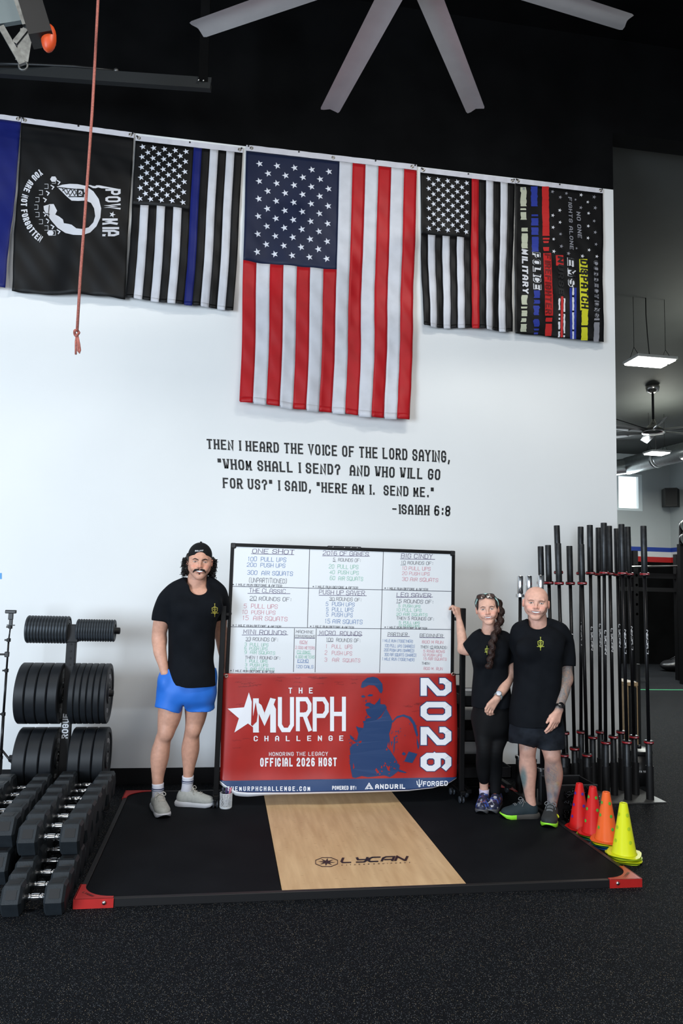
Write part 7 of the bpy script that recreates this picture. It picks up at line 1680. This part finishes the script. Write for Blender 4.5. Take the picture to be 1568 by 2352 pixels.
for u0, u1, v, dpt, dy in ((1205, 1262, 1712, .07, -.01), (1182, 1284, 1700, .115, -.01), (1177, 1288, 1685, .135, -.01), (1178, 1288, 1665, .13, -.01), (1182, 1284, 1640, .12, 0)):
    a, b = J(u0, v, dy), J(u1, v, dy); s_.append(((a[0]+b[0])/2, Y3+dy, (a[2]+b[2])/2, (b[0]-a[0])/2, dpt))
F.loft(s_, -.1, .05); a, b = J(1205, 1670, .03), J(1202, 1702, .02); F.chain([a, b+A_(0, 0, -.12)], [.10, .110], .03, sq=((0, 1, 0), 1.05), cut=(b, (.10, 0, -1))); c, d = J(1254, 1670, -.03), J(1261, 1716, -.055); F.chain([c, d+A_(0, 0, -.12)], [.105, .114], .03, sq=((0, 1, 0), 1.05), cut=(d, (.06, 0, -1)))
F.disp(folds(.005, 33)); F.ell(J(1225, 1722, -.02), (.008, .3, .045), None, .02, 's')
V, Q = F.mesh(); np_mesh('shorts', V-base, Q, SHC, m3)
WB = mat('black_watch', (.008, .008, .009), .25, spec=.6); GOLDR = mat('gold_ring', (.75, .45, .15), .25, 1.)
def watch(root, base, c, ax, out, r, band_m, face_m, rim_m):
    ax = A_(*ax)/np.linalg.norm(ax); out = A_(*out); out -= ax*(out@ax); out /= np.linalg.norm(out); t = np.cross(ax, out); R = np.stack([out, t, ax], 1)
    w = part('watch_band', (xf(lathe([(r, -.010), (r+.0035, -.009), (r+.0035, .009), (r, .010)], 28, closed=True), rot=R)[0]+c-base, lathe([(1, 0)]*4, 28, closed=True)[1]), band_m, root, True)
    Rz = np.stack([t, ax, out], 1); g = lathe([(.020, 0), (.0215, .002), (.0215, .009), (.0185, .0105)], 28); part('watch_case', (xf(g, rot=Rz)[0]+c+out*(r-.001)-base, g[1]), rim_m, w, True, auto=True)
    g = lathe([(.0180, .0106), (.0175, .0112), (.001, .0114)], 28); part('watch_face', (xf(g, rot=Rz)[0]+c+out*(r-.001)-base, g[1]), face_m, w, True)
watch(m3, base, J(1284.5, 1625, -.14), J(1283, 1631, -.15)-J(1288, 1610, -.11), CAM-J(1282, 1630, -.1)+A_(1.2, 0, 0), .031, WB, WB, WB)
DK = mat('dark_charcoal_mesh', (.020, .024, .026), .8, noise=.1, nscale=60, bump=.25, bscale=350); DK2 = mat('dark_teal_mesh', (.010, .022, .030), .8, bump=.25, bscale=350); DSOLE = mat('grey_foam_sole', (.06, .055, .05), .6); LIMES = mat('neon_green_sole', (.28, .75, .03), .5); GL = mat('grey_lace', (.16, .17, .18), .8)
shoe_at(m3, base, J(1219, 1856, .07), (1157, 1878), .275, DK2, DSOLE, GL, .108, toe_m=LIMES, collar_h=.10)
shoe_at(m3, base, J(1266, 1862, .03), (1256, 1912), .30, DK, DSOLE, GL, .112, toe_m=LIMES, collar_h=.10)
g_ = sphere(A_(0, 0, 0), (.004, .028, .012), 10, 6); part('heel_flash', (g_[0]+J(1279.5, 1874, -.10)-base, g_[1]), mat('yellow_flash', (.6, .6, .02), .5), m3, True)

# ================= woman between the board and the bald man
Y2 = -1.02
def J(u, v, dy=0.): return PY(u, v, Y2+dy)
base = PZ(1118, 1860, TH); base[2] = TH
m2 = thing('person', 'woman with long dark braid in black t-shirt and leggings, one hand on the board post', 'person', base)
sk2 = (.72, .42, .32)
hc = J(1119, 1400, -.02); fwd = A_(CAM[0]-hc[0]+.1, CAM[1]-hc[1]+.2, -.02)
nk = [(J(1121, 1405, .03), .043), (J(1123, 1430, .03), .044), (J(1122, 1448, .03), .048), (J(1121, 1460, .02), .055)]
hd = Head(hc, fwd, .93, roll=-.10, jaw=.9, neck=nk, chest=(J(1120, 1478, .02), (.12, .075, .075)), skin=sk2, smile=1.05, wide=1.10)
RA = Field(np.minimum(J(1035, 1530, -.1), J(1035, 1530, .34)), np.maximum(J(1105, 1380, -.1), J(1105, 1380, .34)), .0042)
hy = YB+.02-Y2
RA.chain([J(1092, 1472, .02), J(1076, 1492, .05), J(1062, 1492, .10)], [.046, .042, .036], .02); RA.chain([J(1062, 1490, .10), J(1060, 1462, .15), J(1056, 1436, .19), J(1054, 1420, .20)], [.036, .037, .029, .022], .02)
hand(RA, J(1054.5, 1419, .20), A_(-.22, .10, 1.), A_(-.35, .55, -.3), A_(-.8, -.55, .0), [(.75, .95, .5), (.8, .95, .5), (.85, .95, .5), (.9, .9, .5)], .86, thumb=(.8, -.1))
LA_ = Field(np.minimum(J(1095, 1650, -.34), J(1095, 1650, .12)), np.maximum(J(1200, 1450, -.34), J(1200, 1450, .12)), .0042)
LA_.chain([J(1158, 1480, .02), J(1167, 1515, .0), J(1172, 1552, -.02)], [.044, .044, .038], .02); LA_.chain([J(1171, 1552, -.02), J(1158, 1578, -.10), J(1146, 1596, -.15), J(1141, 1604, -.17)], [.038, .037, .028, .024], .02)
hand(LA_, J(1140, 1606, -.17), J(1123, 1627, -.20)-J(1140, 1605, -.17), A_(.35, .5, -.8), A_(-.75, -.2, .55), [(.35, .9, .7), (.45, 1.0, .7), (.55, 1.0, .7), (.6, 1.0, .7)], .90, thumb=(.35, .3))
AN1 = legfield([J(1111, 1780, .05), J(1111, 1805, .07), J(1112, 1835, .09)], [.036, .032, .031]); AN2 = legfield([J(1137, 1808, .05), J(1138, 1825, .07), J(1141, 1840, .08)], [.026, .029, .030])
IN = inner([([J(1122, 1462, .02), J(1124, 1500, .01), J(1126, 1560, .0), J(1130, 1630, .0)], [.05, .085, .08, .09]), ([J(1092, 1474, .03), J(1110, 1470, .02), J(1140, 1470, .02), J(1158, 1480, .02)], [.036, .045, .045, .036]),
    ([J(1128, 1630, .0), J(1110, 1660, .02), J(1111, 1720, -.02), J(1110, 1790, .055)], [.07, .060, .036, .022]), ([J(1132, 1630, .0), J(1150, 1660, .0), J(1138, 1720, -.02), J(1137, 1816, .06)], [.07, .060, .036, .020])], .008)
P_ = [(hd.V, hd.Q, hd.col)]
for F in (RA, LA_, AN1, AN2, IN): V, Q = F.mesh(); P_.append((V, Q, col_const(V, A_(*sk2)*.93)))
V, Q, C = cat_np(P_); np_mesh('body', V-base, Q, SKIN, m2, C)
face_parts(hd, m2, base, BROW, [(.012, .0195), (.026, .0265), (.038, .0255), (.048, .0185)], eye=(.0125, .0048), mouth=(.0280, .0105), brow_r=.0024, lipm=mat('pink_lip', (.50, .16, .16), .35))
# hair: close cap, hairline open at the face, braid over the shoulder
F = Field(hc-A_(.14, .16, .19), hc+A_(.14, .17, .17), .0035)
F.ell(hd.P(0, .020, .042), A_(.0800, .096, .0885)*.94, hd.R, .01); F.ell(hd.P(0, .06, -.01), A_(.066, .055, .07)*.94, hd.R, .03)
for q in (-1, 1): F.ell(hd.P(q*.064, -.020, .030), A_(.015, .035, .042)*.94, hd.R, .015)
F.ell(hd.P(0, -.092, -.015), A_(.058, .056, .069)*.94, hd.R, .010, 's'); F.disp(lambda x, y, z: (.0012*np.sin((x*3+z)*260)).astype(np.float32))
V, Q = F.mesh(); hw = np_mesh('hair', V-base, Q, HAIR_W, m2); ht = bvh(V, Q)
bp_ = [J(1141, 1382, .04), J(1147, 1398, .02), J(1148, 1418, -.02), J(1144, 1438, -.07), J(1137, 1456, -.11), J(1131, 1474, -.135), J(1129, 1492, -.15), J(1127, 1508, -.155), J(1124, 1524, -.155)]
bp_ = curve(bp_, 48); F = Field(np.min(bp_, 0)-.06, np.max(bp_, 0)+.06, .0038)
for i, p in enumerate(bp_):
    t = i/len(bp_); r = .034*(1-.38*t); 
    F.ell(p+A_(math.sin(i*.95)*.011, -.004*math.cos(i*.95), 0), (r*.80, r*.8, r*.75), None, .008)
F.ell(J(1122, 1530, -.155), (.028, .024, .022), None, .01); F.disp(lambda x, y, z: (.0022*np.sin(x*300+np.sin(z*120)*3)*np.sin(z*210+x*90)).astype(np.float32))
V, Q = F.mesh(); br = np_mesh('braid', V-base, Q, HAIR_W, m2)
g = []; rm = random.Random(4)
for k in range(70):
    i = rm.randrange(len(bp_)-6); p = bp_[i]; q = rm.choice((-1, 1)); r = .030*(1-.4*i/len(bp_)); pts = [p+A_(q*r*(.8+.3*math.sin(j*.8)), -.01+.004*j, -.010*j+.004*math.sin(j*2+k)) for j in range(5)]; g.append(tube(pts, .0013, 4))
part('loose_strands', (join(*g)[0]-base, join(*g)[1]), HAIR_W, br, True)
part('hair_tie', (sphere(J(1124, 1522, -.157), (.021, .019, .006), 14, 6)[0]-base, sphere((0, 0, 0), 1, 14, 6)[1]), hdpe, br, True)
# head band and sunglasses pushed up
TB = mat('pale_teal_band', (.40, .62, .58), .7); LENS = mat('brown_lens', (.06, .035, .03), .15, spec=.8)
def onhead(x, z, lift, y=-.3):
    o = hd.P(x, y, z); d = hd.R@A_(0, 1, 0); h = ht.ray_cast(Vector(o), Vector(d)); return (np.array(h[0])-d*lift) if h[0] is not None else hd.P(x, -.02, z)
arc_ = [hd.P(.0835*math.sin(a)*.96, -.012-.030*math.cos(a)*.6, .038+.091*math.cos(a)*.96) for a in np.linspace(-1.45, 1.75, 26)]
part('head_band', (tube(arc_, .0062, 8)[0]-base, tube(arc_, .006, 8)[1]), TB, m2, True)
Rg = hd.R@np.array(Euler((-.45, 0, 0)).to_matrix()); gc = hd.P(-.004, -.066, .110)
for q in (-1, 1):
    out = [(q*.034+.030*math.copysign(abs(math.cos(t))**.6, math.cos(t)), .0185*math.copysign(abs(math.sin(t))**.7, math.sin(t))+.002*q*0) for t in np.linspace(0, 2*PI, 25)[:-1]]
    P3_ = [gc+Rg@A_(x, .012*(x/.06)**2, z) for x, z in out]; g = tube(P3_, .0030, 6, closed=True); fr_ = part('sunglasses', (g[0]-base, g[1]), WB, m2, True)
    V = P3_+[gc+Rg@A_(q*.034, .003, 0)]; part('lens', orient_out((np.array(V)-base, [(24, i, (i+1) % 24) for i in range(24)]), hd.R@A_(0, -1, .3)), LENS, fr_)
    tl = [gc+Rg@A_(q*.063, .014, .006), hd.P(q*.083, -.03, .070), hd.P(q*.084, .02, .040), hd.P(q*.080, .045, .018)]; g = tube(curve(tl, 10), .0026, 6); part('temple_arm', (g[0]-base, g[1]), WB, fr_, True)
# shirt
F = Field(np.minimum(J(1050, 1640, -.26), J(1050, 1640, .28)), np.maximum(J(1205, 1435, -.26), J(1205, 1435, .28)), .005); s_ = []
for u0, u1, v, dpt, dy in ((1085, 1172, 1622, .125, -.01), (1085, 1170, 1600, .125, -.01), (1086, 1166, 1570, .115, 0), (1086, 1164, 1540, .110, 0), (1085, 1165, 1510, .118, 0), (1088, 1166, 1485, .115, 0), (1094, 1160, 1467, .095, .01), (1104, 1146, 1456, .075, .02)):
    a, b = J(u0, v, dy), J(u1, v, dy); s_.append(((a[0]+b[0])/2, Y2+dy, (a[2]+b[2])/2, (b[0]-a[0])/2, dpt))
F.loft(s_, -.2, .03, p=2.2)
F.chain([J(1106, 1458, .03), J(1093, 1470, .02), J(1078, 1489, .045), J(1066, 1500, .07)], [.044, .054, .060, .060], .03, cut=(J(1075, 1492, .052), J(1066, 1496, .07)-J(1090, 1476, .025))); F.chain([J(1140, 1456, .03), J(1158, 1468, .02), J(1168, 1495, .01), J(1172, 1540, .0)], [.044, .058, .062, .060], .03, cut=(J(1171, 1522, .0), J(1172, 1522, 0)-J(1167, 1490, .01)))
F.ell(J(1106, 1508, -.07), (.062, .05, .055), None, .05); F.ell(J(1142, 1508, -.07), (.062, .05, .055), None, .05); F.disp(folds(.0055, 44)); F.disp(folds(.0022, 63, 2.2))
F.ell(J(1121, 1444, -.005), (.058, .066, .058), None, .006, 's'); F.loft([(s_[0][0], s_[0][1], s_[0][2]-.05, s_[0][3]-.01, s_[0][4]-.01), (s_[1][0], s_[1][1], s_[1][2]-.03, s_[1][3]-.01, s_[1][4]-.01)], -.2, .004, 's')
V, Q = F.mesh(); sh2 = np_mesh('t_shirt', V-base, Q, TEE, m2); crest(bvh(V, Q), 1118, 1494, 10, LIME, sh2, base)
LEG = mat('black_leggings', (.003, .0034, .0044), .7, spec=.2)
F = Field(np.minimum(J(1070, 1835, -.26), J(1070, 1835, .28)), np.maximum(J(1195, 1590, -.26), J(1195, 1590, .28)), .0052)
F.loft([(float(J(1130, 1660)[0]), Y2, float(J(1130, 1698)[2]), .07, .06), (float(J(1130, 1660)[0]), Y2, float(J(1130, 1682)[2]), .115, .10), (float(J(1130, 1660)[0]), Y2, float(J(1130, 1662)[2]), .134, .118), (float(J(1129, 1635)[0]), Y2, float(J(1129, 1632)[2]), .136, .125), (float(J(1128, 1610)[0]), Y2, float(J(1128, 1600)[2]), .125, .11)], -.2, .05)
F.chain([J(1109, 1650, .02), J(1111, 1690, -.01), J(1112, 1722, -.03), J(1110, 1755, .02), J(1110, 1778, .04), J(1111, 1790, .055)], [.088, .072, .058, .055, .046, .041], .03)
F.chain([J(1152, 1650, .0), J(1144, 1690, -.0), J(1137, 1722, -.03), J(1136, 1760, .03), J(1137, 1790, .05), J(1137, 1816, .06)], [.088, .072, .058, .056, .047, .041], .02); F.disp(folds(.002, 5))
V, Q = F.mesh(); np_mesh('leggings', V-base, Q, LEG, m2)
SW = mat('silver_watch', (.5, .52, .55), .3, .8); WF = mat('white_watch_face', (.62, .66, .75), .3); BW = mat('grey_band', (.28, .32, .33), .6)
watch(m2, base, J(1144, 1599, -.16), J(1140, 1605, -.17)-J(1146, 1596, -.15), CAM-J(1140, 1600, -.2)+A_(-.9, 0, 1.2), .0275, BW, WF, SW)
def floral():
    m, nt, b = nodemat('floral_print_shoe'); L = nt.links; tc = nt.nodes.new('ShaderNodeTexCoord'); v = nt.nodes.new('ShaderNodeTexVoronoi'); v.inputs['Scale'].default_value = 55; L.new(tc.outputs['Object'], v.inputs['Vector'])
    s = nt.nodes.new('ShaderNodeSeparateColor'); L.new(v.outputs['Color'], s.inputs[0]); r = nt.nodes.new('ShaderNodeValToRGB'); r.color_ramp.interpolation = 'CONSTANT'; cr = r.color_ramp; cr.elements[0].position = 0; cr.elements[0].color = (.015, .018, .05, 1); cr.elements[1].position = .38; cr.elements[1].color = (.05, .10, .42, 1)
    for p, c in ((.56, (.02, .02, .03, 1)), (.70, (.30, .10, .07, 1)), (.78, (.25, .26, .32, 1)), (.86, (.06, .03, .10, 1)), (.94, (.5, .5, .55, 1))): e = cr.elements.new(p); e.color = c
    L.new(s.outputs[0], r.inputs[0]); L.new(r.outputs[0], b.inputs['Base Color']); b.inputs['Roughness'].default_value = .6; return m
FL = floral(); FSOLE = mat('clear_dark_sole', (.10, .10, .11), .35); LSOCK = mat('pale_lilac_sock', (.52, .46, .60), .8)
for c, dz in ((J(1111.5, 1818, .08), .0), (J(1139, 1836, .075), 0)):
    g = lathe([(.0355, -.03), (.0365, .0), (.0375, .018), (.035, .018)], 24); part('sock', (g[0]+c-base, g[1]), LSOCK, m2, True)
shoe_at(m2, base, J(1112, 1835, .09), (1104, 1872), .26, FL, FSOLE, BW, .094, collar_h=.10, laces=False)
shoe_at(m2, base, J(1141, 1840, .08), (1128, 1868), .26, FL, FSOLE, BW, .092, collar_h=.095, laces=False)
